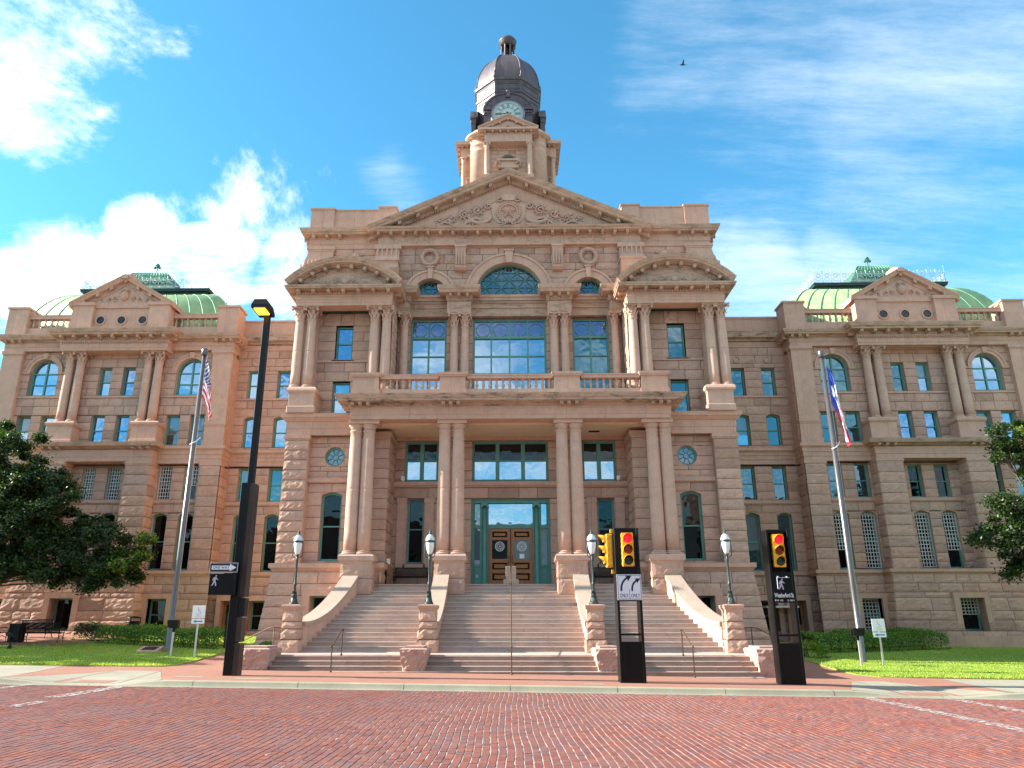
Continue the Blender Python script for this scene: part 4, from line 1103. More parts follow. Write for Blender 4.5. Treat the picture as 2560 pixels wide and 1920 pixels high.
for k in range(4):
    for sx in (-1, 1):
        x, y = sx*1.93, -4.15; c, d = [(1, 0), (0, 1), (-1, 0), (0, -1)][k]
        if cm is None:
            t = MB(); t.lathe(0, 0, [(.29, 0), (.3, .1), (.24, .2), (.225, .25), (.225, 1.2), (.195, 2.95), (.22, 3.0), (.2, 3.05), (.26, 3.3), (.3, 3.45)], 16)
            t.box(-.3, .3, -.3, .3, -.05, .08); t.box(-.29, .29, -.29, .29, 3.36, 3.46)
            for q in (-1, 1): t.tube([(q*.25, -.3, 3.3), (q*.25, .3, 3.3)], .08, 8)
            cm = t.mesh('belfry_column', 'plain')
        place('belfry_column', cm, TW, (TC[0]+x*c-y*d, TC[1]+x*d+y*c, 39.75), rz=k*PI/2)
for k in range(4):
    t = MB()
    def wn(q):
        o = outline(1.64, 2.95, .82); i_ = outline(1.64, 2.95, .82, .1); n = len(o)
        oo = [q.vert((x, -3.35, z+39.5)) for x, z in o]; ii = [q.vert((x, -3.35, z+39.5)) for x, z in i_]; ib = [q.vert((x, -3.25, z+39.5)) for x, z in i_]
        for j in range(n):
            e = (j+1) % n; q.face((oo[j], oo[e], ii[e], ii[j])); q.face((ii[j], ii[e], ib[e], ib[j]))
        q.box(-.03, .03, -3.33, -3.26, 39.5, 42.3)
        q.face([q.vert((x, -3.27, z+39.5)) for x, z in i_], 1)
    rot(t, wn, k); t.build('belfry_window', ['green', 'glass_low'], TW)
# octagonal drum
def octo(r): return [(TC[0]+r/math.cos(PI/8)*math.cos(PI/8+i*PI/4), TC[1]+r/math.cos(PI/8)*math.sin(PI/8+i*PI/4)) for i in range(8)]
octp = list(reversed(octo(3.0)))
a = MB()
octp = octo(3.0)   # counter-clockwise: right-hand side is outward
a.sweep(octp, [(-.4, 44.4), (.1, 44.4), (.1, 45.0), (0, 45.05), (0, 49.6), (.08, 49.65), (.10, 49.8), (.02, 49.86), (.02, 50.8), (.06, 50.84), (.10, 50.95), (.20, 51.0), (.24, 51.15), (.24, 51.25), (-.1, 51.4)], closed=True)
for i in range(8):          # recessed panels framed by raised fillets
    p, q = Vector(octp[i]), Vector(octp[(i+1) % 8]); d = (q-p).normalized(); nrm = Vector((d.y, -d.x)); Ln = (q-p).length
    for u0, u1, zz0, zz1 in ((.15, Ln-.15, 50.0, 50.06), (.15, Ln-.15, 50.62, 50.68), (.15, .21, 50.06, 50.62), (Ln-.21, Ln-.15, 50.06, 50.62), (.2, .28, 45.6, 49.3), (Ln-.28, Ln-.2, 45.6, 49.3), (.28, Ln-.28, 49.22, 49.3)):
        P0, P1 = p+d*u0, p+d*u1
        pts = []
        for z in (zz0, zz1):
            for b, o_ in ((P0, .055), (P1, .055), (P1, 0), (P0, 0)): pts.append((b.x+nrm.x*o_, b.y+nrm.y*o_, z))
        a.hexa(pts)
DR = a.build('octagonal_drum', 'domegrey', TW)
# dome
a = MB(); N8 = 8; prof = []
for i in range(17):
    t = PI/2*i/16*.86
    prof.append((3.04*math.cos(t)**.92, 51.3+4.42*math.sin(t)))
prof[-1] = (.80, 55.62)
rs = []
for r, z in prof: rs.append([a.vert((x, y, z)) for x, y in octo(r)])
for p, q in zip(rs, rs[1:]):
    for i in range(8): a.face((p[i], p[(i+1) % 8], q[(i+1) % 8], q[i]))
DM = a.build('dome', 'domegrey', TW)
a = MB()
for i in range(8):
    a.tube([(octo(r)[i][0], octo(r)[i][1], z) for r, z in prof], .075, 6)
    x, y = octo(3.05)[i]; a.sphere((x, y, 51.5), .17, 6)
a.build('dome_rib', 'domegrey', DM)
# lantern
a = MB(); a.lathe(TC[0], TC[1], [(.95, 55.55), (.95, 55.72), (.8, 55.78)], 24)
for i in range(20): a.sphere((TC[0]+.88*math.cos(2*PI*i/20), TC[1]+.88*math.sin(2*PI*i/20), 55.8), .07, 5)
a.lathe(TC[0], TC[1], [(.42, 55.75), (.42, 57.7)], 16, mi=1)
for i in range(8):
    t = PI/8+2*PI*i/8; a.lathe(TC[0]+.66*math.cos(t), TC[1]+.66*math.sin(t), [(.11, 55.75), (.09, 55.9), (.085, 57.3), (.12, 57.42)], 8)
a.lathe(TC[0], TC[1], [(.6, 57.42), (.80, 57.42), (.80, 57.88), (.88, 57.95), (.92, 58.08), (.88, 58.12), (.80, 58.28), (.62, 58.50), (.34, 58.68), (.08, 58.76), (.08, 58.9), (.02, 59.1)], 24)
a.build('lantern', ['domegrey', 'black'], TW)
# clock dormers with dials on four sides
for k in range(4):
    t = MB()
    def dorm(q):
        q.ring_arc(0, 46.8, 1.62, 2.38, -3.5, -2.9, .28, PI-.28, 36); q.ring_arc(0, 46.8, 2.28, 2.42, -3.58, -3.2, .28, PI-.28, 36); q.ring_arc(0, 46.8, 1.60, 1.68, -3.56, -3.2, .28, PI-.28, 36)
        for i in range(5):
            an = PI*(i+1)/6; q.hexa([(1.62*math.cos(an-.02), -3.54, 46.9+1.62*math.sin(an-.02)), (1.62*math.cos(an+.02), -3.54, 46.9+1.62*math.sin(an+.02)), (1.62*math.cos(an+.02), -3.4, 46.9+1.62*math.sin(an+.02)), (1.62*math.cos(an-.02), -3.4, 46.9+1.62*math.sin(an-.02)),
                    (2.2*math.cos(an-.02), -3.54, 46.9+2.2*math.sin(an-.02)), (2.2*math.cos(an+.02), -3.54, 46.9+2.2*math.sin(an+.02)), (2.2*math.cos(an+.02), -3.4, 46.9+2.2*math.sin(an+.02)), (2.2*math.cos(an-.02), -3.4, 46.9+2.2*math.sin(an-.02))])
        q.box(-.2, .2, -3.65, -3.1, 48.65, 49.25); q.sphere((0, -3.5, 49.3), .2, 6)
        for sx in (-1, 1):
            x0, x1 = sorted((sx*1.6, sx*2.25)); q.box(x0, x1, -3.44, -3.05, 44.6, 47.45); q.box(x0-.04, x1+.04, -3.5, -3.05, 46.75, 46.83)
            q.box(x0-.08, x1+.08, -3.60, -3.05, 47.3, 47.48)
            for i in range(3): q.sphere((x0+.1+.22*i, -3.46, 47.06), .13, 6)
            q.box(x0-.05, x1+.05, -3.5, -3.0, 44.5, 44.9)
        q.box(-1.6, 1.6, -3.62, -3.4, 44.5, 45.5)
    rot(t, dorm, k); t.build('clock_dormer', 'domegrey', TW)
    c, d = [(1, 0), (0, 1), (-1, 0), (0, -1)][k]; y = -3.45
    t = MB(); t.disc(0, 0, 1.52, 0, 48, 0); t.ring_arc(0, 0, 1.40, 1.58, -.06, .05, 0, 2*PI, 48, 1); t.ring_arc(0, 0, 1.13, 1.16, -.02, .01, 0, 2*PI, 48, 1); t.ring_arc(0, 0, .64, .68, -.02, .01, 0, 2*PI, 40, 1)
    for i in range(60):
        an = 2*PI*i/60; r_ = 1.27
        if i % 1 == 0: t.cbox((r_*math.cos(an), -.015, r_*math.sin(an)), (.05, .02, .05), 1)
    num = {0: 3, 1: 1, 2: 2, 3: 3, 4: 3, 5: 2, 6: 3, 7: 4, 8: 4, 9: 3, 10: 2, 11: 3}
    for i in range(12):
        an = PI/2-2*PI*i/12; n = num[i]; wd = .052
        for j in range(n):
            o_ = (j-(n-1)/2)*.085; ct, st_ = math.cos(an), math.sin(an); lean = (.035*(1 if j % 2 else -1) if i in (0, 5, 9, 10, 11, 6, 4) and j < 2 else 0)
            pts = []
            for yy in (-.02, .0):
                for rr, oo in ((.70, o_-wd/2+lean), (.70, o_+wd/2+lean), (1.11, o_+wd/2-lean), (1.11, o_-wd/2-lean)): pts.append((rr*ct-oo*st_, yy, rr*st_+oo*ct))
            t.hexa([pts[0], pts[1], pts[2], pts[3], pts[4], pts[5], pts[6], pts[7]], 1)
    for (hh, ln, wd, bk) in (((4+43/60)/12, .78, .10, .2), (43/60+.02, 1.25, .06, .3)):
        an = PI/2-2*PI*hh; ct, st_ = math.cos(an), math.sin(an); pts = []
        for yy in (-.10, -.07):
            for rr, oo in ((-bk, -wd/2), (-bk, wd/2), (ln, wd/4), (ln, -wd/4)): pts.append((rr*ct-oo*st_, yy, rr*st_+oo*ct))
        t.hexa(pts, 2)
    t.lathe(0, 0, [(.001, 0), (.001, 0)], 4, 2)
    me = t.mesh('clock_face', ['clockface', 'clockrim', 'black'])
    place('clock_face', me, TW, (TC[0]-y*d*1., TC[1]+y*c, 46.9), rz=k*PI/2)

# ================================================================== WINGS AND LINKS
XC = 24.1; YWG, YL, YP = 43.7, 44.7, 42.8
for s in SIDES:
    # ---------- link
    a = B(s); pr = [14.08, 15.93]
    def o2(c, hw, z0, z1, r=0): return (c-hw, c+hw, z0, z1, r) if r else (c-hw, c+hw, z0, z1)
    ashlar(a, (0, YL), (1, 0), 11.1, 17.15, 14.95, 18.1, [o2(c, .41, 14.95, 16.76) for c in pr], ch=.5, bw=1., amp=.05, seed=201+s)
    ashlar(a, (0, YL), (1, 0), 11.1, 17.15, 11.66, 14.83, [o2(c, .41, 11.85, 13.78, .12) for c in pr], ch=.52, bw=1., amp=.05, seed=203+s)
    ashlar(a, (0, YL), (1, 0), 11.1, 17.15, 8.55, 10.7, [o2(c, .41, 8.57, 10.58) for c in pr], ch=.52, bw=1., amp=.05, seed=205+s)
    ashlar(a, (0, YL), (1, 0), 11.1, 17.15, 4.5, 8.3, [o2(c, .42, 4.52, 7.82, .14) for c in pr], ch=.52, bw=1., amp=.05, seed=207+s)
    bo = [(13.72, 14.9, 1.27, 2.9), (15.6, 16.45, .7, 2.9)]
    ashlar(a, (0, YL-.1), (1, 0), 11.1, 17.3, .3, 4.2, bo, ch=.52, bw=1.1, amp=.06, seed=209+s, batter=.15, rv=.5)
    a.build('link_wall', ['rock', 'mortar'], CH)
    d = B(s)
    d.sweep([(11.1, YL), (17.2, YL)], [(-.3, 4.2), (.06, 4.2), (.10, 4.27), (.18, 4.3), (.2, 4.5), (-.3, 4.55)])
    d.build('belt_course', 'dressed', CH); d = B(s)
    d.box(11.1, 17.2, YL-.08, YL+.2, 8.3, 8.36); d.box(11.1, 17.2, YL-.14, YL+.2, 8.36, 8.52); d.box(11.1, 17.2, YL-.1, YL+.2, 8.52, 8.56)
    d.build('belt_course', 'dressed', CH); d = B(s)
    d.sweep([(11.1, YL), (17.2, YL)], [(-.3, 10.7), (.02, 10.7), (.02, 10.95), (.06, 10.98), (.06, 11.2), (.1, 11.22), (.1, 11.4), (.18, 11.46), (.24, 11.5), (.24, 11.68), (-.3, 11.72)])
    d.build('belt_course', 'dressed', CH); d = B(s)
    d.box(11.1, 17.2, YL-.09, YL+.2, 14.83, 14.95)
    d.build('belt_course', 'dressed', CH); d = B(s)
    d.box(11.1, 17.2, YL-.05, YL+.3, 18.1, 18.45)
    d.build('link_frieze', 'dressed', CH)
    for c in pr: d = B(s); d.ring_arc(c, 17.3, .16, .22, YL-.1, YL, 0, 2*PI, 20); d.disc(c, 17.3, .16, YL-.04, 20); d.build('carved_disc', 'plain', CH)
    d = B(s)
    d.box(13.45, 13.72, YL-.45, YL+.1, 1.1, 3.2); d.box(14.9, 15.15, YL-.45, YL+.1, 1.1, 3.2); d.box(13.72, 14.9, YL-.45, YL+.1, 2.9, 3.2)
    d.build('window_surround', 'dressed', CH); d = B(s)
    d.box(15.35, 15.6, YL-.45, YL+.1, .6, 3.2); d.box(16.45, 16.7, YL-.45, YL+.1, .6, 3.2); d.box(15.6, 16.45, YL-.45, YL+.1, 2.9, 3.2)
    d.build('door_surround', 'dressed', CH)
    d = B(s)
    d.sweep([(11.1, YL), (17.3, YL)], [(-.3, 18.45), (.1, 18.5), (.14, 18.62), (.42, 18.66), (.46, 18.9), (.5, 19.0), (-.3, 19.05)])
    d.build('link_cornice', 'stained', CH); d = B(s)
    d.box(11.1, 17.2, YL-.1, YL+.4, 19.0, 20.0); d.box(11.1, 17.2, YL-.16, YL+.45, 20.0, 20.12)
    d.build('link_parapet', 'dressed', CH)
    for c in pr:
        g = 'glass' if s < 0 else 'glass_dull'
        window(CH, s*c, YL+.2, 14.95, 16.76, .82, gl=g); window(CH, s*c, YL+.2, 11.85, 13.78, .82, rise=.12, gl='glass' if (s < 0 or c < 15) else 'glass_dull')
        window(CH, s*c, YL+.2, 8.57, 10.58, .82, gl='glass_low' if s > 0 else 'glass_dull'); window(CH, s*c, YL+.2, 4.52, 7.82, .84, rise=.14, gl='glass_dark' if s < 0 else 'glass_dull', upper=None)
    window(CH, s*14.31, YL+.3, 1.27, 2.9, 1.18, gl='glass_dark')
    d = B(s); d.box(15.6, 16.45, YL+.2, YL+.26, .7, 2.9); d.box(15.72, 16.33, YL+.16, YL+.2, .85, 1.45); 
    DD = d.build('side_door', 'wood', CH)
    d = B(s); d.box(15.75, 16.3, YL+.185, YL+.2, 1.6, 2.7); d.build('door_pane', 'glass_dark', DD)
    # ---------- wing
    a = B(s)
    sidec = [XC-4.555, XC+4.555]
    def pairs(c, off, hw, z0, z1, r=0): return [o2(c-off, hw, z0, z1, r), o2(c+off, hw, z0, z1, r)]
    x0w, x1w = 16.95, 31.25
    # between corner piers, fourth floor with arched windows
    ops = [o2(c, .88, 14.9, 17.28, .88) for c in sidec]+pairs(XC, .74, .38, 14.9, 16.72)
    ashlar(a, (0, YWG), (1, 0), x0w, x1w, 14.88, 17.72, ops, ch=.48, bw=1., amp=.045, seed=211+s)
    ops = [q for c in sidec for q in pairs(c, .73, .42, 11.8, 13.66)]+pairs(XC, .75, .4, 11.8, 13.68)
    ashlar(a, (0, YWG), (1, 0), x0w, x1w, 11.68, 14.76, ops, ch=.52, bw=1., amp=.045, seed=213+s)
    ops = [q for c in sidec for q in pairs(c, .76, .39, 8.56, 10.55)]+pairs(XC, .75, .39, 8.56, 10.45)
    ashlar(a, (0, YWG), (1, 0), x0w, x1w, 8.54, 10.66, ops, ch=.53, bw=1., amp=.05, seed=215+s)
    ops = [q for c in sidec for q in pairs(c, .76, .43, 4.56, 7.76, .16)]+pairs(XC, .76, .43, 4.6, 7.8, .16)
    ashlar(a, (0, YWG), (1, 0), x0w, x1w, 4.5, 8.3, ops, ch=.5, bw=1., amp=.05, seed=217+s)
    bw_ = [o2(19.6, .55, 1.3, 2.96), o2(28.6, .55, 1.3, 2.96)]
    ashlar(a, (0, YWG-.3), (1, 0), x0w-.1, 20.6, .9, 4.22, [bw_[0]], ch=.5, bw=1.2, amp=.06, batter=.12, seed=219+s, rv=.45)
    ashlar(a, (0, YWG-.3), (1, 0), 27.5, x1w+.1, .9, 4.22, [bw_[1]], ch=.5, bw=1.2, amp=.06, batter=.12, seed=221+s, rv=.45)
    pb = [o2(24.4, .65, 1.3, 3.0)]
    ashlar(a, (0, YP-.35), (1, 0), 20.6, 27.55, .9, 4.22, pb, ch=.5, bw=1.2, amp=.06, batter=.35, seed=223+s, rv=.6, e0=1., e1=1.)
    ashlar(a, (20.6, YWG), (0, -1), 0, 1.25, .9, 4.22, ch=.5, bw=1., amp=.06, batter=.35, seed=225+s, e1=1.)
    ashlar(a, (27.55, YP-.35), (0, 1), 0, 1.25, .9, 4.22, ch=.5, bw=1., amp=.06, batter=.35, seed=227+s, e0=1.)
    # rock faced portal piers and corner piers
    for p0, p1 in ((20.85, 22.28), (25.92, 27.35)):
        ashlar(a, (0, YP), (1, 0), p0, p1, 4.5, 10.45, ch=.58, bw=1.5, amp=.06, seed=int(231+p0+s))
        ashlar(a, (p0, YWG+.1), (0, -1), 0, 1.0, 4.5, 10.45, ch=.58, bw=1., amp=.06, seed=int(233+p0+s))
        ashlar(a, (p1, YP), (0, 1), 0, 1.0, 4.5, 10.45, ch=.58, bw=1., amp=.06, seed=int(235+p0+s))
    for p0, p1 in ((17.0, 18.2), (30.05, 31.25)):
        ashlar(a, (0, YWG-.3), (1, 0), p0, p1, 4.5, 10.5, ch=.58, bw=1.3, amp=.05, seed=int(241+p0+s))
    ashlar(a, (17.0, YL+.1), (0, -1), 0, 1.3, 4.5, 10.5, ch=.58, bw=1.4, amp=.05, seed=245+s)
    ashlar(a, (31.25, YWG-.3), (0, 1), 0, 16, .9, 18.0, ch=.58, bw=1.3, amp=.05, seed=247+s)
    a.build('wing_wall', ['rock', 'mortar'], CH)
    d = B(s)
    for p0, p1 in ((17.0, 18.2), (30.05, 31.25)):           # smooth upper pilasters
        d.box(p0, p1, YWG-.3, YL+.2, 11.68, 17.45); d.box(p0-.05, p1+.05, YWG-.36, YWG+.2, 11.68, 12.0); d.box(p0-.03, p1+.03, YWG-.34, YWG+.2, 12.9, 13.0); d.box(p0-.05, p1+.05, YWG-.37, YWG+.2, 13.0, 13.1)
        d.box(p0-.03, p1+.03, YWG-.33, YWG+.3, 17.45, 17.52); d.box(p0-.08, p1+.08, YWG-.38, YWG+.3, 17.52, 17.72)
        d.box(p0-.05, p1+.05, YWG-.35, YWG+.3, 10.5, 10.66)
    PW = [(17.0, YL+.3), (17.0, YWG-.3), (31.25, YWG-.3), (31.25, YWG+14)]
    d.sweep(PW, [(-.5, 17.72), (.0, 17.72), (.0, 17.95), (.03, 17.96), (.03, 18.25), (-.5, 18.3)])
    for q in ([(17.0, YL+.3), (17.0, YWG-.3), (20.85, YWG-.3)], [(27.3, YWG-.3), (31.25, YWG-.3), (31.25, YWG+14)]):
        d.sweep(q, [(-.5, 10.64), (.0, 10.64), (0, 10.9), (.03, 10.92), (.03, 11.15), (.07, 11.17), (.07, 11.4), (.14, 11.46), (.2, 11.5), (.2, 11.68), (-.5, 11.72)])
    d.sweep([(17.0, YL+.3), (17.0, YWG-.3), (20.6, YWG-.3), (20.6, YP-.3), (27.55, YP-.3), (27.55, YWG-.3), (31.25, YWG-.3), (31.25, YWG+14)], [(-.5, 4.2), (.05, 4.2), (.08, 4.27), (.16, 4.3), (.2, 4.34), (.2, 4.5), (-.6, 4.55)])
    for p, q in ((18.2, 30.05),):
        d.box(p, q, YWG-.06, YWG+.2, 8.3, 8.36); d.box(p, q, YWG-.12, YWG+.2, 8.36, 8.5); d.box(p, q, YWG-.08, YWG+.2, 8.5, 8.55)
        d.box(p, q, YWG-.09, YWG+.2, 14.76, 14.88)
    for c in sidec:                                          # archivolts
        d.ring_arc(c, 16.4, .87, 1.12, YWG-.1, YWG+.2, 0, PI, 26); d.ring_arc(c, 16.4, 1.06, 1.16, YWG-.15, YWG+.1, 0, PI, 26)
        d.prism_y([(c-.12, 17.24), (c+.12, 17.24), (c+.17, 17.62), (c-.17, 17.62)], YWG-.2, YWG)
        for k in (-1, 1):
            xa, xb = sorted((c+k*.9, c+k*1.3)); d.box(xa, xb, YWG-.12, YWG, 16.3, 16.42)
    for c, hw, yy in ((19.6, .55, YWG-.3), (28.6, .55, YWG-.3), (24.4, .65, YP-.35)):
        for u0, u1, q0, q1 in ((c-hw-.3, c-hw, 1.0, 3.26), (c+hw, c+hw+.3, 1.0, 3.26), (c-hw, c+hw, 2.98, 3.26)): d.box(u0, u1, yy-.3, yy+.3, q0, q1)
    d.box(16.8, 20.5, YWG-.55, YWG, .3, 1.05); d.box(20.3, 27.8, YP-.8, YWG, .3, 1.05); d.box(27.6, 31.5, YWG-.55, YWG, .3, 1.05)
    d.build('wing_trim', 'dressed', CH)
    # portal: beam, cornice, pedestals, columns, attic, gable
    d = B(s)
    PP = [(20.85, YWG+.1), (20.85, YP), (27.35, YP), (27.35, YWG+.1)]
    for p0, p1 in ((20.85, 22.28), (25.92, 27.35)):
        d.box(p0-.05, p1+.05, YP-.05, YWG+.1, 10.42, 10.66); d.box(p0-.08, p1+.08, YP-.09, YWG+.1, 10.5, 10.58)
    d.sweep(PP, [(-1.0, 10.66), (0, 10.66), (0, 10.9), (.03, 10.92), (.03, 11.35), (-.9, 11.4)])
    d.build('portal_beam', 'dressed', CH)
    for p0, p1 in ((20.78, 22.3), (25.82, 27.34)):
        d = B(s)
        d.bevbox(p0-.04, p1+.04, YP-.04, YWG, 11.72, 11.98, .02); d.box(p0, p1, YP, YWG, 11.98, 12.75)
        d.sweep([(p0, YWG), (p0, YP), (p1, YP), (p1, YWG)], [(-.1, 12.74), (0, 12.74), (.04, 12.8), (.10, 12.85), (.11, 12.98), (.04, 13.05), (-.5, 13.06)])
        d.build('portal_pedestal', 'dressed', CH)
    d = B(s)
    d.sweep([(20.82, YWG+.1), (20.82, YP), (27.38, YP), (27.38, YWG+.1)], [(-.9, 17.52), (0, 17.52), (0, 17.66), (.03, 17.68), (.03, 17.92), (.06, 17.95), (.06, 18.18), (.02, 18.2), (.02, 18.42), (-.9, 18.45)])
    for i in range(46): d.box(20.86+i*.1425, 20.86+i*.1425+.07, YP-.14, YP-.05, 17.96, 18.08)
    d.box(22.2, 26.0, YP+.9, YWG+.1, 17.5, 17.6)
    d.build('portal_entablature', 'dressed', CH); d = B(s)
    # attic
    d.box(21.1, 27.1, 43.2, 44.2, 19.0, 20.45)
    for p0, p1 in ((21.05, 22.35), (25.85, 27.15)): d.box(p0, p1, 42.95, 44.2, 19.0, 20.55); d.box(p0-.08, p1+.08, 42.85, 44.2, 20.55, 20.75)
    d.box(21.0, 27.2, 43.1, 44.2, 20.45, 20.75)
    for c in (22.78, 24.1, 25.42):
        d.ring_arc(c, 19.65, .25, .33, 43.13, 43.3, 0, 2*PI, 24)
    hx, zt, zb_ = 3.28, 22.62, 20.72
    d.prism_y([(XC-3.0, 20.7), (XC+3.0, 20.7), (XC, 22.3)], 43.15, 44.3)
    sl = (zt-zb_)/hx
    pts = []
    prf = [(0, 42.75), (.07, 42.77), (.18, 42.86), (.3, 42.9), (.32, 43.16), (.34, 46.5), (0, 46.5)]
    for x, z in ((-hx, zb_), (0, zt), (hx, zb_)): pts.append([d.vert((XC+x, y, z-q)) for q, y in prf])
    for p, q in zip(pts, pts[1:]):
        for j in range(len(prf)): k = (j+1) % len(prf); d.face((p[j], q[j], q[k], p[k]))
    d.face(list(reversed(pts[0]))); d.face(pts[2])
    for k in (-1, 1):
        for j in range(4):
            if j == 0 and k < 0: continue
            x = j*.83; z = zt-.32-x*sl; c = XC+k*x
            d.hexa([(c-.09, 42.92, z-.17+.09*sl*k), (c+.09, 42.92, z-.17-.09*sl*k), (c+.09, 43.2, z-.17-.09*sl*k), (c-.09, 43.2, z-.17+.09*sl*k), (c-.09, 42.92, z+.03+.09*sl*k), (c+.09, 42.92, z+.03-.09*sl*k), (c+.09, 43.2, z+.03-.09*sl*k), (c-.09, 43.2, z+.03+.09*sl*k)])
    d.prism_x([(42.74, zt-.05), (43.3, zt+.25), (44.2, zt+.25), (44.2, zt-.3), (42.74, zt-.3)], XC-.2, XC+.2)
    pt_ = []
    rk = 2.35
    for x, z in ((-rk, zt-.62-rk*sl), (0, zt-.62), (rk, zt-.62-rk*sl)): pt_.append((x, z))
    for (xa, za), (xb, zb) in zip(pt_, pt_[1:]): d.tube([(XC+xa, 43.13, za), (XC+xb, 43.13, zb)], .04, 5)
    for k in (-1, 1):
        for j, (dx, r0) in enumerate(((.55, .18), (1.0, .15), (1.4, .1))): d.tube(spiral(XC+k*dx, 21.05-j*.04, r0, 1.3, PI/2, 14, k*(1 if j % 2 else -1), .8, 43.12), .03, 5)
    d.sphere((XC, 43.12, 21.25), .27, 8, sz=1.2); d.tube(spiral(XC-.2, 21.6, .14, 1.2, PI/2, 10, -1, .8, 43.12), .03, 5); d.tube(spiral(XC+.2, 21.6, .14, 1.2, PI/2, 10, 1, .8, 43.12), .03, 5)
    d.build('portal_attic', 'dressed', CH)
    d = B(s)
    d.sweep(PP, [(-.3, 11.36), (.08, 11.40), (.12, 11.48), (.42, 11.5), (.46, 11.6), (.5, 11.72), (-.3, 11.78)])
    modillions(d, 21.0, 21.9, 3, YP-.34, YP, 11.33, 11.5, .16); modillions(d, 26.3, 27.2, 3, YP-.34, YP, 11.33, 11.5, .16)
    d.sweep([(20.82, YWG+.1), (20.82, YP), (27.38, YP), (27.38, YWG+.1)], [(-.3, 18.4), (.5, 18.4), (.52, 18.5), (.6, 18.54), (.68, 18.72), (.68, 18.78), (-.8, 18.95)])
    modillions(d, 20.95, 27.25, 9, YP-.46, YP-.04, 18.2, 18.41, .17)
    for y in (43.0,): 
        for xx in (20.4, 27.4): d.box(xx, xx+.4, y-.08, y+.08, 18.2, 18.4)
    for q in ([(17.0, YL+.6), (17.0, YWG-.3), (20.85, YWG-.3)], [(27.35, YWG-.3), (31.25, YWG-.3), (31.25, YWG+14)]):
        d.sweep(q, [(-.5, 18.25), (.05, 18.27), (.1, 18.36), (.36, 18.38), (.38, 18.46), (.44, 18.5), (.5, 18.62), (.5, 18.68), (-.5, 18.75)])
    for xs_ in ((17.1, 18.0), (30.2, 31.15)): modillions(d, xs_[0], xs_[1], 3, YWG-.62, YWG-.3, 18.2, 18.38, .16)
    for y in (YWG-.1, YWG+.35, YWG+.8): d.box(16.66, 17.0, y-.08, y+.08, 18.2, 18.38)
    d.build('wing_cornice', 'cornice', CH)
    for p0, p1 in ((16.85, 18.1), (30.15, 31.4)):
        d = B(s); d.box(p0, p1, YWG-.4, YWG+.9, 18.7, 20.5); d.box(p0-.07, p1+.07, YWG-.47, YWG+.97, 20.5, 20.62); d.build('corner_block', 'dressed', CH)
    balustrade(CH, 18.1, 21.1, YWG-.15, YWG+.2, 18.7, 19.3, 19.92, 20.12, 8, s, swoop=.35)
    balustrade(CH, 27.1, 30.15, YWG-.15, YWG+.2, 18.7, 19.3, 19.92, 20.12, 8, s, swoop=.35)
    for k in (XC-2.7, XC-2.05, XC+2.14, XC+2.8): column(CH, s*k, YP+.5, 13.05, 17.54, .262, .222, 'corinth', .62)
    for c in (22.78, 24.1, 25.42): e = B(s); e.disc(c, 19.65, .25, 43.19, 24); e.build('porthole_pane', 'glass_dark', CH)
    # windows
    gl4 = 'glass'
    for i, c in enumerate(sidec):
        near = (i == 0 and s > 0)
        g = 'glass_dull' if near else 'glass'
        window(CH, s*c, YWG+.2, 14.9, 17.28, 1.76, rise=.88, rails=(.32, .62), mull=(0,), t=.12, gl=g)
        for k in (-1, 1):
            window(CH, s*(c+k*.73), YWG+.2, 11.8, 13.66, .84, gl='glass_low' if (s < 0 and i == 0) else ('glass_dull' if near else 'glass'))
            gr = None
            if s < 0 and i == 0: gr = (.0, .99, 5, 9) if k > 0 else (.42, .99, 5, 5)
            window(CH, s*(c+k*.76), YWG+.2, 8.56, 10.55, .78, gl='glass_dark' if gr else 'glass_low', grid=gr)
            gr = None
            if s > 0 and i == 0: gr = (.03, .99, 5, 15) if k > 0 else (.34, .99, 5, 10)
            window(CH, s*(c+k*.76), YWG+.2, 4.56, 7.76, .86, rise=.16, gl='glass_dark', grid=gr)
    for k in (-1, 1):
        g = 'glass_dull' if (s > 0 and k < 0) else 'glass'
        window(CH, s*(XC+k*.74), YWG+.2, 14.9, 16.72, .76, gl=g); window(CH, s*(XC+k*.75), YWG+.2, 11.8, 13.68, .8, gl='glass')
        gr = (.0, .99, 5, 9) if s < 0 else None
        window(CH, s*(XC+k*.75), YWG+.2, 8.56, 10.45, .78, gl='glass_dark', grid=gr)
        gr = ((.03, .99, 5, 15) if k < 0 else (.32, .99, 5, 10)) if s > 0 else None
        window(CH, s*(XC+k*.76), YWG+.2, 4.6, 7.8, .86, rise=.16, gl='glass_dark', grid=gr)
    window(CH, s*19.6, YWG-.05, 1.3, 2.96, 1.1, gl='glass_dark', grid=(.0, .99, 6, 9) if s > 0 else None, t=.1)
    window(CH, s*28.6, YWG-.05, 1.3, 2.96, 1.1, gl='glass_dark', t=.1)
    window(CH, s*24.4, YP+.05, 1.3, 3.0, 1.3, gl='glass_dark', rails=(.5,) if s > 0 else (), grid=(.5, .99, 7, 5) if s > 0 else None, t=.1)
    # body and roof
    e = B(s); e.box(10.9, 31.2, YL+.62, 60, .2, 19.2); e.box(18.2, 31.2, YWG+.62, YL+.7, .2, 19.2)
    e.build('wing_body', 'dressed', CH)
    # copper mansard roof, upper platform and cupola
    xr0, xr1, xp0, xp1, yr0, yp0, yp1, yr1 = 17.7, 31.3, 20.7, 29.0, 44.6, 47.0, 51.5, 54.
    e = B(s); rs = []; K = 11
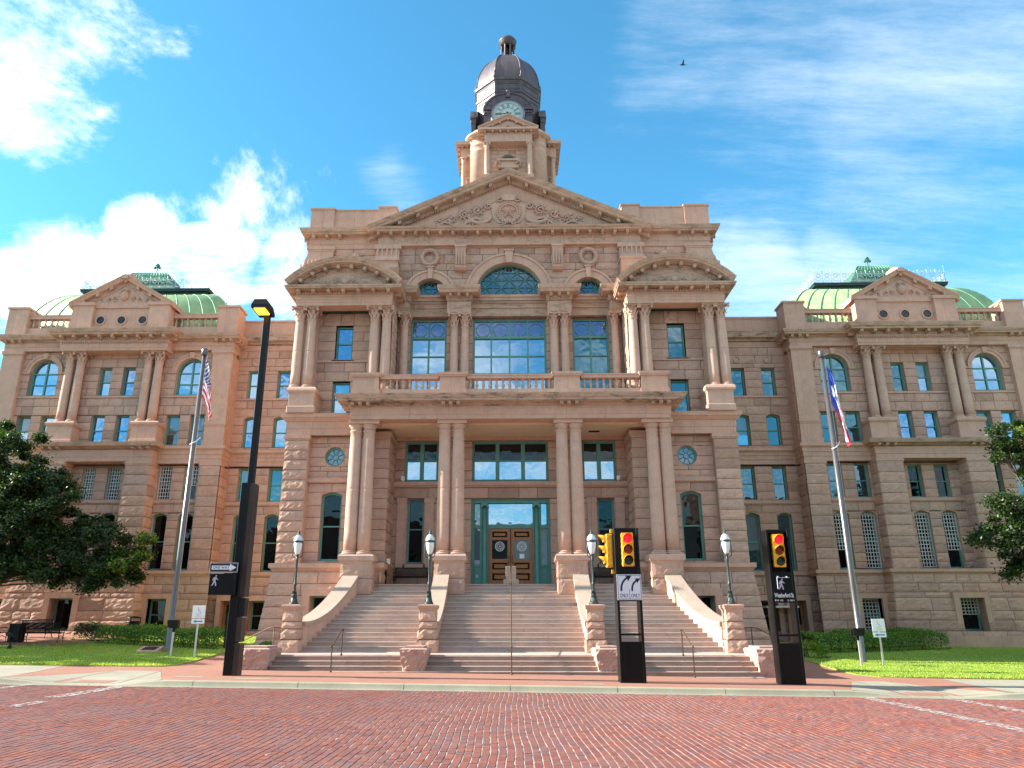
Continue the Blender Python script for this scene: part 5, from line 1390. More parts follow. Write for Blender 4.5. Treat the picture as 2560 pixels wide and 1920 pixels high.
    for i in range(K):
        t = i/(K-1); k = 1-math.cos(t*PI/2*.96); z = 19.2+3.75*math.sin(t*PI/2*.98)
        k = k**.85
        rs.append([e.vert(p) for p in ((xr0+(xp0-xr0)*k, yr0+(yp0-yr0)*k, z), (xr1+(xp1-xr1)*k, yr0+(yp0-yr0)*k, z), (xr1+(xp1-xr1)*k, yr1+(yp1-yr1)*k, z), (xr0+(xp0-xr0)*k, yr1+(yp1-yr1)*k, z))])
    for p, q in zip(rs, rs[1:]):
        for i in range(4): e.face((p[i], p[(i+1) % 4], q[(i+1) % 4], q[i]), 0, True)
    for j in range(4):                                    # standing seams
        nseam = 15 if j % 2 == 0 else 9
        for q in range(nseam+1):
            path = []
            for r_ in rs:
                A = Vector(e.v[r_[j]]); Bv = Vector(e.v[r_[(j+1) % 4]]); P = A+(Bv-A)*(q/nseam); path.append((P.x*s, P.y, P.z))
            e.tube(path, .028, 4, 1)
    RF = e.build('copper_roof', ['copper', 'copper2'], CH)
    e = B(s)
    e.box(xp0-.02, xp1+.02, yp0-.02, yp1+.02, 22.6, 23.0); e.box(xp0-.14, xp1+.14, yp0-.14, yp1+.14, 23.0, 23.1); e.box(xp0-.06, xp1+.06, yp0-.06, yp1+.06, 23.1, 23.25); e.box(xp0-.26, xp1+.26, yp0-.26, yp1+.26, 23.25, 23.36); e.box(xp0-.3, xp1+.3, yp0-.3, yp1+.3, 23.36, 23.44)
    e.build('roof_platform', 'coppertrim', RF)
    e = B(s)                                               # cupola
    cx0, cx1, cy0, cy1 = 22.9, 28.2, 47.5, 51.0; rs = []
    for i in range(10):
        t = i/9
        k = 1.25*(t if t < .55 else .55+(t-.55)*.45); 
        k = [0, .25, .5, .75, 1.0, 1.22, 1.38, 1.5, 1.75, 2.5][i]; z = 23.44+[0, .22, .48, .78, 1.08, 1.38, 1.62, 1.85, 2.05, 2.16][i]
        rs.append([e.vert(p) for p in ((cx0+k*.85, cy0+k*.55, z), (cx1-k*.85, cy0+k*.55, z), (cx1-k*.85, cy1-k*.55, z), (cx0+k*.85, cy1-k*.55, z))])
    for w_, (p, q) in enumerate(zip(rs, rs[1:])):
        for i in range(4): e.face((p[i], p[(i+1) % 4], q[(i+1) % 4], q[i]), 0 if w_ < 6 else 1)
    e.face(rs[-1], 1)
    for j in range(4):
        for q in range(15):
            path = []
            for r_ in rs[6:]:
                A = Vector(e.v[r_[j]]); Bv = Vector(e.v[r_[(j+1) % 4]]); P = A+(Bv-A)*(q/14); path.append((P.x*s, P.y, P.z))
            e.tube(path, .03, 4, 1)
    mxx = 25.3
    e.tube([(mxx, 48.9, 25.5), (mxx, 48.9, 26.2)], .045, 6)
    for dx, dz in ((0, .0), (-.17, -.08), (.17, -.08), (0, .18), (-.08, .1), (.08, .1)): e.sphere((mxx+dx, 48.9, 26.15+dz), .1, 6)
    for i in range(12):
        x = cx0+1.2+i*.24
        if x < cx1-1.2: e.ring_arc(x, 24.5, .07, .10, cy0+.42, cy0+.54, 0, 2*PI, 8, 1)
    e.build('roof_cupola', ['coppertrim2', 'copper2'], RF)
    e = B(s)                                               # iron cresting
    def crest(p, q, n):
        p, q = Vector(p), Vector(q)
        for i in range(n+1):
            c = p+(q-p)*(i/n); tall = .3 if i in (0, n) else 0
            e.tube([(c.x, c.y, 23.44), (c.x, c.y, 24.28+tall)], .016, 4)
            e.sphere((c.x, c.y, 24.32+tall), .045, 4)
            if i < n:
                dlt = (q-p)/n
                for zz in (23.6, 24.12): e.tube([(c.x, c.y, zz), (c.x+dlt.x, c.y+dlt.y, zz)], .011, 4)
                for k in (0, 1):
                    pts = []
                    for w in range(9):
                        t = w/8; o_ = math.sin(t*PI*2)*.34*(1 if k else -1); f = .5+o_
                        pts.append((c.x+dlt.x*f, c.y+dlt.y*f, 23.6+.52*t))
                    e.tube(pts, .011, 4)
                f = .5; pts = [(c.x+dlt.x*(.5+.22*math.cos(a_)), c.y+dlt.y*(.5+.22*math.cos(a_)), 24.0+.10*math.sin(a_)) for a_ in [PI*w/4 for w in range(9)]]
                e.tube(pts, .012, 4); e.tube([(c.x+dlt.x*.5, c.y+dlt.y*.5, 24.12), (c.x+dlt.x*.5, c.y+dlt.y*.5, 24.30)], .012, 4)
    crest((xp0-.2, yp0-.2), (xp1+.2, yp0-.2), 15); crest((xp0-.2, yp0-.2), (xp0-.2, yp1+.2), 8); crest((xp1+.2, yp0-.2), (xp1+.2, yp1+.2), 8)
    e.build('roof_cresting', 'galv', RF)
    e = B(s); e.box(17.0, 31.2, YWG+.6, 60, 19.2, 19.3); e.build('wing_roof', 'roofdark', CH)
# ================================================================== GROUND
def G(x): return -.03-.0125*max(-45, min(45, x))
def ramp_dip(x, y):
    d = 0.
    for x0, x1, x2, x3 in ((-14.9, -13.3, -11.5, -10.2), (9.7, 11.3, 12.7, 14.2)):
        if x0 < x < x3:
            k = (x-x0)/(x1-x0) if x < x1 else (1. if x < x2 else (x3-x)/(x3-x2))
            f = max(0., min(1., (27.2-y)/(27.2-23.4)))
            d = max(d, .125*max(0, min(1, k))*f)
    return d
def H(x, y):
    """height of the pavement and lawns"""
    if y < 29.3: return G(x)-ramp_dip(x, y)
    k = .065 if abs(x) > 12 else .05
    return G(x)+k*min(y-29.3, 14.6)
def sheet(mb, x0, x1, y0, y1, nx, ny, hf, dz=0., mi=0):
    ids = [[mb.vert((x0+(x1-x0)*i/nx, y0+(y1-y0)*j/ny, hf(x0+(x1-x0)*i/nx, y0+(y1-y0)*j/ny)+dz)) for i in range(nx+1)] for j in range(ny+1)]
    for j in range(ny):
        for i in range(nx): mb.face((ids[j][i], ids[j][i+1], ids[j+1][i+1], ids[j+1][i]), mi, True)
def patch(mb, poly, hf, dz, mi=0, step=.5):
    """polygon laid on the height field: fan of fine strips"""
    bm = bmesh.new(); vs = [bm.verts.new((p[0], p[1], 0)) for p in poly]; bm.faces.new(vs)
    bmesh.ops.triangulate(bm, faces=bm.faces[:])
    for _ in range(5):
        es = [e for e in bm.edges if e.calc_length() > step]
        if not es: break
        bmesh.ops.subdivide_edges(bm, edges=es, cuts=1); bmesh.ops.triangulate(bm, faces=bm.faces[:])
    mp = {v: mb.vert((v.co.x, v.co.y, hf(v.co.x, v.co.y)+dz)) for v in bm.verts}
    for f in bm.faces:
        q = [mp[v] for v in f.verts]
        if f.normal.z < 0: q.reverse()
        mb.face(q, mi, True)
    bm.free()
a = MB(); a.poly([(-3000, -3000, -1.6), (3000, -3000, -1.6), (3000, 3000, -1.6), (-3000, 3000, -1.6)])
struct('ground', a, 'earth')
RZ = lambda x, y: G(x)-.16
a = MB(); sheet(a, -120, 120, -9, 23.3, 60, 4, RZ, -.007)
struct('road', a, 'sand')
# individual street bricks, long sides running across the street, rows wandering a little
a = MB(); rr = random.Random(5); pitch = .128; x = -27.; row = 0
def wob(y, k): return .030*math.sin(y*.55+1.3)+.014*math.sin(y*1.3+k*.05)+.014*noise.noise(Vector((k*.11, y*.9, 3.)))+.008*noise.noise(Vector((k*.9, y*2.1, 9.)))
while x < 27.:
    y = 2.0+rr.uniform(0, .25) if abs(x) < 9 else 7.+rr.uniform(0, .25)
    while y < 23.1:
        ln = .232+rr.uniform(-.006, .006); y2 = min(23.12, y+ln-.0022)
        if y2-y > .05 and abs(x) < 3+y*1.15:
            g0 = .007+rr.uniform(-.003, .003); dz = rr.gauss(0, .0014); t0, t1 = rr.gauss(0, .0012), rr.gauss(0, .0012)
            g0 += .0005; xa0, xb0 = x+wob(y, row)+g0, x+pitch+wob(y, row+1)-g0; xa1, xb1 = x+wob(y2, row)+g0, x+pitch+wob(y2, row+1)-g0
            c = .005; ids = []
            for (px, py, pz) in ((xa0, y, -.011), (xb0, y, -.011), (xb1, y2, -.011), (xa1, y2, -.011), (xa0+c, y+.0025, dz+t0), (xb0-c, y+.0025, dz+t1), (xb1-c, y2-.0025, dz-t0), (xa1+c, y2-.0025, dz-t1)): ids.append(a.vert((px, py, RZ(px, py)+pz)))
            for q in ((4, 5, 6, 7), (0, 1, 5, 4), (1, 2, 6, 5), (2, 3, 7, 6), (3, 0, 4, 7)): a.face([ids[i] for i in q])
        y += ln
    x += pitch; row += 1
struct('brick_road_surface', a, 'brick')
# worn crosswalk and lane lines
for x0, x1, y0, y1, lb in ((-11.32, -10.87, 19.5, 23.05, 'broad white crosswalk line running into the kerb ramp by the tall black lamp'), (-10.95, -10.6, 17.4, 18.6, 'worn fragment of white paint lying nearer than the broad crosswalk line'), (-14.05, -13.7, 19.9, 23.05, 'white crosswalk line at the far side of the kerb ramp before the oak'),
                           (9.65, 10.05, 12.5, 23.05, 'long worn white crosswalk line starting near the street name signal'), (12.0, 12.4, 12.5, 23.05, 'white crosswalk line farther from the street name signal, past the kerb ramp')):
    a = MB(); sheet(a, x0, x1, y0, y1, 1, 16, RZ, .012); tag(a.build('crosswalk_line', 'paint', None), lb, 'road marking', 'white crosswalk lines')
# kerb following the ramps
a = MB(); n = 300; prof = []
for i in range(n+1):
    x = -60+120*i/n; zt = G(x)-ramp_dip(x, 23.4); zr = RZ(x, 23)-.03; zt = max(zt, zr+.055)
    prof.append([a.vert(p) for p in ((x, 23.02, zr), (x, 23.06, zr+.032), (x, 23.2, zr+.045), (x, 23.235, zt-.03), (x, 23.27, zt), (x, 23.46, zt+.003), (x, 23.46, zr-.2))])
for p, q in zip(prof, prof[1:]):
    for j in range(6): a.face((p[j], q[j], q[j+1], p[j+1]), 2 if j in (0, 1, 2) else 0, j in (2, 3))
for i in range(0, 40):
    x = -58+i*3.05; zt = G(x)-ramp_dip(x, 23.4); zr = RZ(x, 23)-.03; zt = max(zt, zr+.055)
    pr_ = ((23.2, zr+.047), (23.233, zt-.029), (23.269, zt+.002), (23.46, zt+.005))
    for (ya, za), (yb, zb) in zip(pr_, pr_[1:]): a.poly([(x, ya-.001, za), (x+.012, ya-.001, za), (x+.012, yb-.001, zb), (x, yb-.001, zb)], 1)
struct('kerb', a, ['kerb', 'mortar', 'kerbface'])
a = MB(); sheet(a, -60, 60, 23.44, 29.6, 240, 12, H, 0.)
sheet(a, -13.2, 13.2, 29.6, 37.2, 40, 12, H, 0.)
struct('pavement', a, 'paverred')
a = MB()
patch(a, [(-14.9, 23.47), (-13.4, 27.2), (-11.9, 27.2), (-10.2, 23.47), (-11.5, 23.47), (-13.3, 23.47)], H, .005, 0, .4)
patch(a, [(9.7, 23.47), (11.35, 27.3), (12.5, 27.3), (14.2, 23.47), (12.7, 23.47), (11.3, 23.47)], H, .005, 0, .4)
patch(a, [(-60, 23.47), (-15.0, 23.47), (-15.05, 24.3), (-16.4, 29.28), (-60, 29.28)], H, .005, 0, 3.)
patch(a, [(60, 23.47), (60, 29.28), (15.3, 29.28), (14.3, 24.3), (14.25, 23.47)], H, .005, 0, 3.)
for x0, y0, x1, y1 in ((-13.4, 27.2, -13.42, 23.5), (-11.9, 27.2, -11.5, 23.5), (11.35, 27.3, 11.3, 23.5), (12.5, 27.3, 12.7, 23.5)):
    m_ = 14
    for i in range(m_):
        p = [(x0+(x1-x0)*t/m_, y0+(y1-y0)*t/m_) for t in (i, i+1)]
        a.poly([(p[0][0]-.01, p[0][1], H(*p[0])+.009), (p[1][0]-.01, p[1][1], H(*p[1])+.009), (p[1][0]+.01, p[1][1], H(*p[1])+.009), (p[0][0]+.01, p[0][1], H(*p[0])+.009)], 1)
struct('concrete_pavement', a, ['concrete', 'mortar'])
for x0, x1, lb in ((-12.95, -11.85, 'red tactile strip in the kerb ramp near the tall lamp'), (11.5, 12.5, 'red tactile strip in the kerb ramp near the street name signal')):
    a = MB(); sheet(a, x0, x1, 23.6, 24.2, 4, 4, H, .010); tag(a.build('tactile_strip', 'paverred', None), lb, 'tactile paving', 'tactile strips in the kerb ramps')
for x0, x1, y0, y1, lb in ((-8.4, -7.3, 24.15, 24.5, 'long pale utility cover in the red pavement before the tall lamp'), (2.15, 2.75, 24.0, 24.4, 'small pale utility cover beside the lane sign signal'), (-10.4, -9.5, 24.6, 24.9, 'pale utility cover behind the tall lamp near the kerb ramp')):
    a = MB(); sheet(a, x0, x1, y0, y1, 2, 2, H, .006); tag(a.build('utility_cover', 'concrete', None), lb, 'utility cover', 'utility covers in the pavement')

# lawns with mown blades
def lawn_edge(x): return 29.35
LW = {-1: [(-60, 29.35), (-14.2, 29.35), (-13.0, 29.5), (-12.55, 29.9), (-12.4, 30.6), (-12.4, 36.8), (-13.0, 43.2), (-60, 43.2)],
       1: [(60, 29.35), (60, 43.0), (13.2, 43.0), (12.6, 37.5), (12.5, 30.9), (12.7, 30.0), (13.3, 29.5), (14.2, 29.35)]}
def inside(p, poly):
    c = False; j = len(poly)-1
    for i in range(len(poly)):
        (xi, yi), (xj, yj) = poly[i], poly[j]
        if (yi > p[1]) != (yj > p[1]) and p[0] < (xj-xi)*(p[1]-yi)/(yj-yi)+xi: c = not c
        j = i
    return c
for s in SIDES:
    a = MB(); patch(a, LW[s], H, .03, 0, 1.5)
    ed = LW[s]
    for i in range(len(ed)):
        p, q = ed[i], ed[(i+1) % len(ed)]; k = max(1, int((Vector(q)-Vector(p)).length/1.5))
        for t in range(k):
            u = [(p[0]+(q[0]-p[0])*w/k, p[1]+(q[1]-p[1])*w/k) for w in (t, t+1)]
            a.poly([(u[0][0], u[0][1], H(*u[0])-.02), (u[1][0], u[1][1], H(*u[1])-.02), (u[1][0], u[1][1], H(*u[1])+.03), (u[0][0], u[0][1], H(*u[0])+.03)])
    struct('lawn', a, 'lawn')
    a = MB(); r_ = random.Random(40+s); cnt = 0
    while cnt < 42000:
        x = s*r_.uniform(12.3, 32); y = 29.3+13.5*r_.random()**1.6
        if not inside((x, y), LW[s]): continue
        cnt += 1; t = r_.uniform(0, 2*PI); w = r_.uniform(.012, .022); h = r_.uniform(.025, .06)*(1.6 if y < 29.7 else 1)
        if abs(x) > 22.5 and s < 0 and y > 36: continue
        z = H(x, y)+.025; lx, ly = r_.uniform(-.04, .04), r_.uniform(-.04, .04)
        mi = 1 if (y < 29.75 and r_.random() < .35) or r_.random() < .04 else 0
        a.poly([(x-w*math.cos(t), y-w*math.sin(t), z), (x+w*math.cos(t), y+w*math.sin(t), z), (x+lx, y+ly, z+h)], mi)
    g = a.build('grass', ['grass', 'straw'], None, (s*20, 35, .3)); g['kind'] = 'stuff'; g['label'] = 'short green grass of the lawn %s of the steps' % ('left' if s < 0 else 'right')
# paved seating corner and soil bed on the left lawn
a = MB(); patch(a, [(-40, 35.9), (-24, 36.0), (-20.8, 36.3), (-19.8, 38.3), (-20, 42.4), (-40, 42.4)], H, .045, 0, 1.); struct('seating_pavement', a, 'paverred')

# ================================================================== STAIRCASE
ST = thing('staircase', 'broad pink granite steps with curved side walls and four lamp pedestals up to the porch', 'staircase', (0, 31.2, .5))
def wid(y): return 8.75-1.7*max(0, min(1, (y-31.2)/4.2))**.8
rn = random.Random(3)
a = MB(); y0, z0, rs, td, N_ = 31.2, .636, .1734, .33, 16
def stepslab(mb, y, zb, zt, w, yb, over=.025):
    # one course of long slabs with vertical joints, nosing overhang
    us = [-w]; 
    while us[-1] < w-1.2: us.append(us[-1]+rn.uniform(1.7, 3.1))
    us[-1] = w
    for p, q in zip(us, us[1:]):
        if q-p < .05: continue
        mb.bevbox(p+.003, q-.003, y-over, yb, zt-.05, zt, .012); mb.box(p+.003, q-.003, y, yb, zb-.05, zt-.05)
for i in range(N_):
    y = y0+td*i; stepslab(a, y, z0+rs*i, z0+rs*(i+1), wid(y), y+td+.12 if i < N_-1 else 36.4)
a.build('upper_flight', 'step', ST)
a = MB(); zl = .53
stepslab(a, 29.5, .37, zl, 8.7, 29.95)
for y, zt in ((29.15, .37), (28.8, .21), (28.45, .05)): stepslab(a, y, zt-.16, zt, 8.7, y+.45)
stepslab(a, 28.1, -.35, -.11, 8.75, 28.6)
a.build('lower_flight', 'step_low', ST)
a = MB(); xs = [-10.4]
while xs[-1] < 9.6: xs.append(xs[-1]+rn.uniform(1.6, 2.4))
xs[-1] = 10.4
for p, q in zip(xs, xs[1:]): a.hexa([(p+.003, 29.9, .2), (q-.003, 29.9, .2), (q-.003, 31.5, .3), (p+.003, 31.5, .3), (p+.003, 29.9, zl+.02), (q-.003, 29.9, zl+.02), (q-.003, 31.5, .645), (p+.003, 31.5, .645)])
a.build('landing', 'step', ST)
a = MB(); a.box(-7.2, 7.2, 32., 36.4, .3, .9)
def cheek(mb, s, x0b, x1b, x0t, x1t, zb, zt, yb, yt, pw):
    K = 18; rows = []
    for i in range(K+1):
        t = i/K; y = yb+(yt-yb)*t; z = zb+(zt-zb)*(t**pw)
        xi, xo = x0b+(x0t-x0b)*t**.9, x1b+(x1t-x1b)*t**.9
        rows.append((xi, xo, y, z))
    for mi, (ov, zo, zu) in enumerate(((.06, 0, -.17), (0., -.17, None))):
        ids = []
        for xi, xo, y, z in rows:
            zlow = z+zu if zu is not None else .35
            ids.append([mb.vert(p) for p in ((s*(xi-ov), y-.04*(1-mi), z+zo), (s*(xo+ov), y-.04*(1-mi), z+zo), (s*(xo+ov), y, zlow), (s*(xi-ov), y, zlow))])
        for p, q in zip(ids, ids[1:]):
            for j in range(4): k = (j+1) % 4; mb.face((p[j], p[k], q[k], q[j]), mi)
        mb.face(ids[0], mi); mb.face(ids[-1], mi)
def pedestal_mesh():
    a = MB(); zs = [0, .52, .52, .92, .92, 1.20, 1.20, 1.62]; q = [.38, .36, .33, .32, .315, .31, .305, .30]
    for c in range(4):
        zb, zt = zs[2*c], zs[2*c+1]; b, t = q[2*c], q[2*c+1]
        for ud, o in (((1, 0), (0, -b)), ((0, 1), (b, 0)), ((-1, 0), (0, b)), ((0, -1), (-b, 0))):
            ashlar(a, o, ud, -b, b, zb, zt, ch=.6, bw=3., amp=.05, seed=int(c*7+ud[0]*2+ud[1]+9), flat=-.01)
    a.box(-.3, .3, -.3, .3, 0, 1.62)
    a.sweep([(-.3, -.3), (.3, -.3), (.3, .3), (-.3, .3)], [(-.2, 1.58), (.02, 1.58), (.03, 1.63), (.08, 1.70), (.09, 1.80), (.04, 1.82), (-.3, 1.84)], closed=True)
    a.box(-.25, .25, -.25, .25, 1.8, 1.845)
    return a.mesh('lamp_pedestal', ['rock', 'mortar'])
pm = pedestal_mesh()
PEDS = [(-8.6, 31.0), (-3.25, 31.0), (3.25, 31.0), (8.6, 31.0)]
for (x, y) in PEDS: place('lamp_pedestal', pm, ST, (x, y, .545))
for s in SIDES:
    a = MB(); cheek(a, s, 2.95, 3.55, 2.86, 3.43, 1.74, 3.78, 31.25, 35.25, 1.75); a.build('cheek_wall', ['tan', 'rock'], ST)
    a = MB(); cheek(a, s, 8.2, 8.85, 6.98, 7.58, 1.74, 3.74, 31.25, 35.25, 1.75); a.build('cheek_wall', ['tan', 'rock'], ST)
# rough blocks flanking the lower steps
def rough_block(x0, x1, y0, y1, zb, zt, seed):
    a = MB(); r_ = random.Random(seed); gx, gy, gz = 12, 14, 9
    ins = lambda z: .10*(1-(z-zb)/(zt-zb))
    def P(x, y, z, n):
        p = Vector((x, y, z)); d = .055*noise.fractal(p*3.1+Vector((seed, 0, 0)), 1., 2., 3)+.02*r_.uniform(-1, 1)
        return (x+n[0]*d, y+n[1]*d, z)
    x0b, x1b = x0+.0, x1-.0
    def grid(f, nu, nv):
        ids = [[a.vert(f(i/nu, j/nv)) for i in range(nu+1)] for j in range(nv+1)]
        for j in range(nv):
            for i in range(nu): a.face((ids[j][i], ids[j][i+1], ids[j+1][i+1], ids[j+1][i]))
    def edge(u): return min(u, 1-u) < 1e-6
    inw = .14
    def face(o, ud, L, n):
        def f(u, v):
            z = zb+(zt-zb)*v; k = inw*(1-v); uu = k+(L-2*k)*u
            p = (o[0]+ud[0]*uu-n[0]*k, o[1]+ud[1]*uu-n[1]*k, z)
            nn = n if not edge(u) else (0, 0, 0)
            if edge(v): return p if edge(u) else (p[0]+n[0]*.01*r_.uniform(-1, 1), p[1]+n[1]*.01*r_.uniform(-1, 1), z)
            q = P(p[0], p[1], z, n)
            if edge(u):
                p2 = Vector(p); d = .05*noise.fractal(p2*3.+Vector((seed, 0, 0)), 1., 2., 3); m = (n[0]+(-ud[0] if u < .5 else ud[0]), n[1]+(-ud[1] if u < .5 else ud[1])); return (p[0]+m[0]*d, p[1]+m[1]*d, z)
            return q
        grid(f, gx if abs(n[1]) else gy, gz)
    face((x0, y0), (1, 0), x1-x0, (0, -1)); face((x1, y0), (0, 1), y1-y0, (1, 0)); face((x1, y1), (-1, 0), x1-x0, (0, 1)); face((x0, y1), (0, -1), y1-y0, (-1, 0))
    c = .16
    st = [(x0, y0, zt), (x1, y0, zt), (x1, y1, zt), (x0, y1, zt)]; t1 = [(x0+c*.35, y0+c*.35, zt+.03), (x1-c*.35, y0+c*.35, zt+.03), (x1-c*.35, y1-c*.35, zt+.03), (x0+c*.35, y1-c*.35, zt+.03)]
    t2 = [(p[0]+(c*.65 if p[0] < (x0+x1)/2 else -c*.65), p[1]+(c*.65 if p[1] < (y0+y1)/2 else -c*.65), zt+.035) for p in t1]; t3 = [(p[0], p[1], zt+.10) for p in t2]
    rs = [[a.vert(p) for p in q] for q in (st, t1, t2, t3)]
    for p, q in zip(rs, rs[1:]):
        for i in range(4): a.face((p[i], p[(i+1) % 4], q[(i+1) % 4], q[i]))
    a.face(rs[-1])
    return a
for (x0, x1, seed, lab) in ((-9.95, -8.62, 3, 'rough pink granite block ending the lower steps beside the tall lamp'), (-3.98, -2.98, 5, 'rough pink granite block between the left and middle runs of the lower steps'),
                            (2.98, 3.98, 9, 'rough pink granite block behind the signal with the lane arrows sign'), (8.62, 9.95, 12, 'rough pink granite block ending the lower steps behind the street name signal')):
    o = rough_block(x0, x1, 28.42, 30.0, G((x0+x1)/2)-.05, .79, seed).build('granite_block', 'pinkrock'); tag(o, lab, 'stone block', 'granite blocks along the lower steps')

# ================================================================== LAMPS ON PEDESTALS
def pedestal_lamp(x, y, z, label, tmpl=None):
    if tmpl is not None:
        o = copy_tree(tmpl, None, (x, y, z)); o['label'] = label; return o
    o = thing('pedestal_lamp', label, 'lamp', (x, y, z), 'pedestal lamps on the stairs')
    a = MB(); a.lathe(0, 0, [(.19, 0), (.19, .05), (.15, .07), (.13, .14), (.10, .22), (.075, .30), (.09, .34), (.07, .38), (.06, .48), (.055, .72), (.075, .75), (.06, .80), (.048, .86), (.042, 1.62), (.055, 1.66), (.065, 1.72), (.05, 1.78), (.05, 1.86)], 14)
    for k in range(8):
        t = 2*PI*k/8; a.tube([(.15*math.cos(t), .15*math.sin(t), .06), (.10*math.cos(t), .10*math.sin(t), .22), (.065*math.cos(t), .065*math.sin(t), .5)], .018, 4)
    place('post', a.mesh('post', 'lampgreen'), o, (x, y, z))
    a = MB()
    for k in (-1, 1): a.tube([(0, 0, 1.80), (k*.1, 0, 1.80), (k*.18, 0, 1.86), (k*.205, 0, 1.98), (k*.20, 0, 2.15), (k*.185, 0, 2.42)], .018, 6)
    a.lathe(0, 0, [(.20, 2.40), (.205, 2.42), (.205, 2.46), (.19, 2.48)], 20, cap=False)
    a.lathe(0, 0, [(.05, 1.86), (.075, 1.88), (.075, 1.93)], 12)
    place('lantern_bracket', a.mesh('lantern_bracket', 'lampgreen'), o, (x, y, z))
    a = MB(); a.lathe(0, 0, [(.06, 1.92), (.095, 1.98), (.135, 2.12), (.168, 2.30), (.178, 2.43)], 20, cap=True)
    place('globe', a.mesh('globe', 'glasslamp'), o, (x, y, z))
    a = MB(); a.lathe(0, 0, [(.19, 2.44), (.195, 2.48), (.175, 2.56), (.14, 2.64), (.085, 2.70), (.05, 2.72)], 20, 0)
    place('lantern_cap', a.mesh('lantern_cap', 'lampcap'), o, (x, y, z))
    a = MB(); a.lathe(0, 0, [(.06, 2.71), (.075, 2.74), (.05, 2.77), (.035, 2.80), (.055, 2.83), (.03, 2.86), (.012, 2.90), (.004, 2.98)], 12, 0)
    place('finial', a.mesh('finial', 'lampgreen'), o, (x, y, z))
    return o
labs = ('green iron globe lamp on the leftmost stair pedestal', 'green iron globe lamp on the stair pedestal left of the doors', 'green iron globe lamp on the pedestal right of the doors beside the yellow signal', 'green iron globe lamp on the rightmost stair pedestal')
t0 = None
for (x, y), lb in zip(PEDS, labs):
    o = pedestal_lamp(x, y, 2.39, lb, t0); t0 = t0 or o

# ================================================================== HANDRAILS
def twisted(mb, p, q, r=.02, turns=9):
    p, q = Vector(p), Vector(q); n = 40; L_ = (q-p)
    for k in (0, 1): mb.tube([(p.x+L_.x*i/n+r*.6*math.cos(2*PI*turns*i/n+k*PI), p.y+L_.y*i/n+r*.6*math.sin(2*PI*turns*i/n+k*PI), p.z+L_.z*i/n) for i in range(n+1)], r*.75, 5)
for s, lab in ((-1, 'short twisted iron handrail on the left run of the lower steps'), (1, 'short twisted iron handrail on the right run of the lower steps')):
    x = s*6.3; o = thing('handrail', lab, 'handrail', (x, 28.0, G(x)), 'handrails on the lower steps')
    for y, z0_, z1_ in ((28.0, G(x)-.02, .92), (29.62, zl, 1.46)):
        a = MB(); twisted(a, (x, y, z0_), (x, y, z1_-.05), .022, 7); a.lathe(x, y, [(.045, z0_), (.045, z0_+.05), (.025, z0_+.07)], 10); a.sphere((x, y, z1_-.02), .035, 6); a.build('post', 'rust', o)
    a = MB(); a.tube([(x, 27.86, .86), (x, 27.93, .93), (x, 28.15, .94), (x, 29.50, 1.46), (x, 29.78, 1.46), (x, 29.84, 1.40)], .022, 8); a.build('rail', 'rust', o)
o = thing('handrail', 'long slender iron handrail up the middle of the steps', 'handrail', (0, 28.05, -.05))
a = MB()
ys = [(28.02, -.05, .90), (30.9, .6, 1.55), (33.6, 2.0, 2.95), (36.0, 3.41, 4.30)]
for y, zb_, zt_ in ys[:1]:
    twisted(a, (0, y, zb_), (0, y, zt_-.05), .022, 8)
a.lathe(0, 28.02, [(.045, -.06), (.045, 0), (.025, .03)], 10); a.sphere((0, 28.02, .9), .04, 6); a.build('post', 'rust', o)
for y, zb_, zt_ in ys[1:]:
    a = MB(); a.tube([(0, y, zb_-.05), (0, y, zt_)], .02, 8); a.build('post', 'rust', o)
a = MB(); a.tube([(0, 27.9, .85), (0, 27.96, .93), (0, 28.1, .95), (0, 29.6, 1.42), (0, 30.9, 1.57), (0, 31.3, 1.62), (0, 36.0, 4.12), (0, 36.25, 4.24), (0, 36.4, 4.24)], .022, 8); a.build('rail', 'rust', o)
for s, lab in ((-1, 'plain iron handrail beside the path left of the steps'), (1, 'plain iron handrail beside the path right of the steps')):
    x = s*9.35; o = thing('side_handrail', lab, 'handrail', (x, 31.2, .6), 'handrails at the side paths')
    a = MB(); a.tube([(x, 31.2, .4), (x, 31.2, 1.5)], .022, 8); a.build('post', 'rust', o)
    a = MB(); a.tube([(x-s*.25, 31.2, 1.5), (x+s*.05, 31.22, 1.52), (x+s*.25, 31.3, 1.5), (x+s*1.5, 32.0, .98), (x+s*2.0, 32.3, .95)], .02, 8); a.build('rail', 'rust', o)
    a = MB(); a.tube([(x+s*2.0, 32.3, .0), (x+s*2.0, 32.3, .95)], .02, 8); a.build('post', 'rust', o)
# granite post with two slots at the head of the rail
o = thing('granite_post', 'pale granite post on a rough base at the head of the steps before the doors', 'stone post', (0, 36.35, 3.41))
a = MB(); a.bevbox(-.24, -.02, 36.22, 36.5, 3.6, 4.22, .012); a.bevbox(.02, .24, 36.22, 36.5, 3.6, 4.22, .012); a.box(-.2, .2, 36.26, 36.46, 3.6, 4.2); a.build('post', 'tan', o)
a = MB(); a.bevbox(-.36, .36, 36.15, 36.6, 3.40, 3.62, .03); a.build('base', 'tan', o)
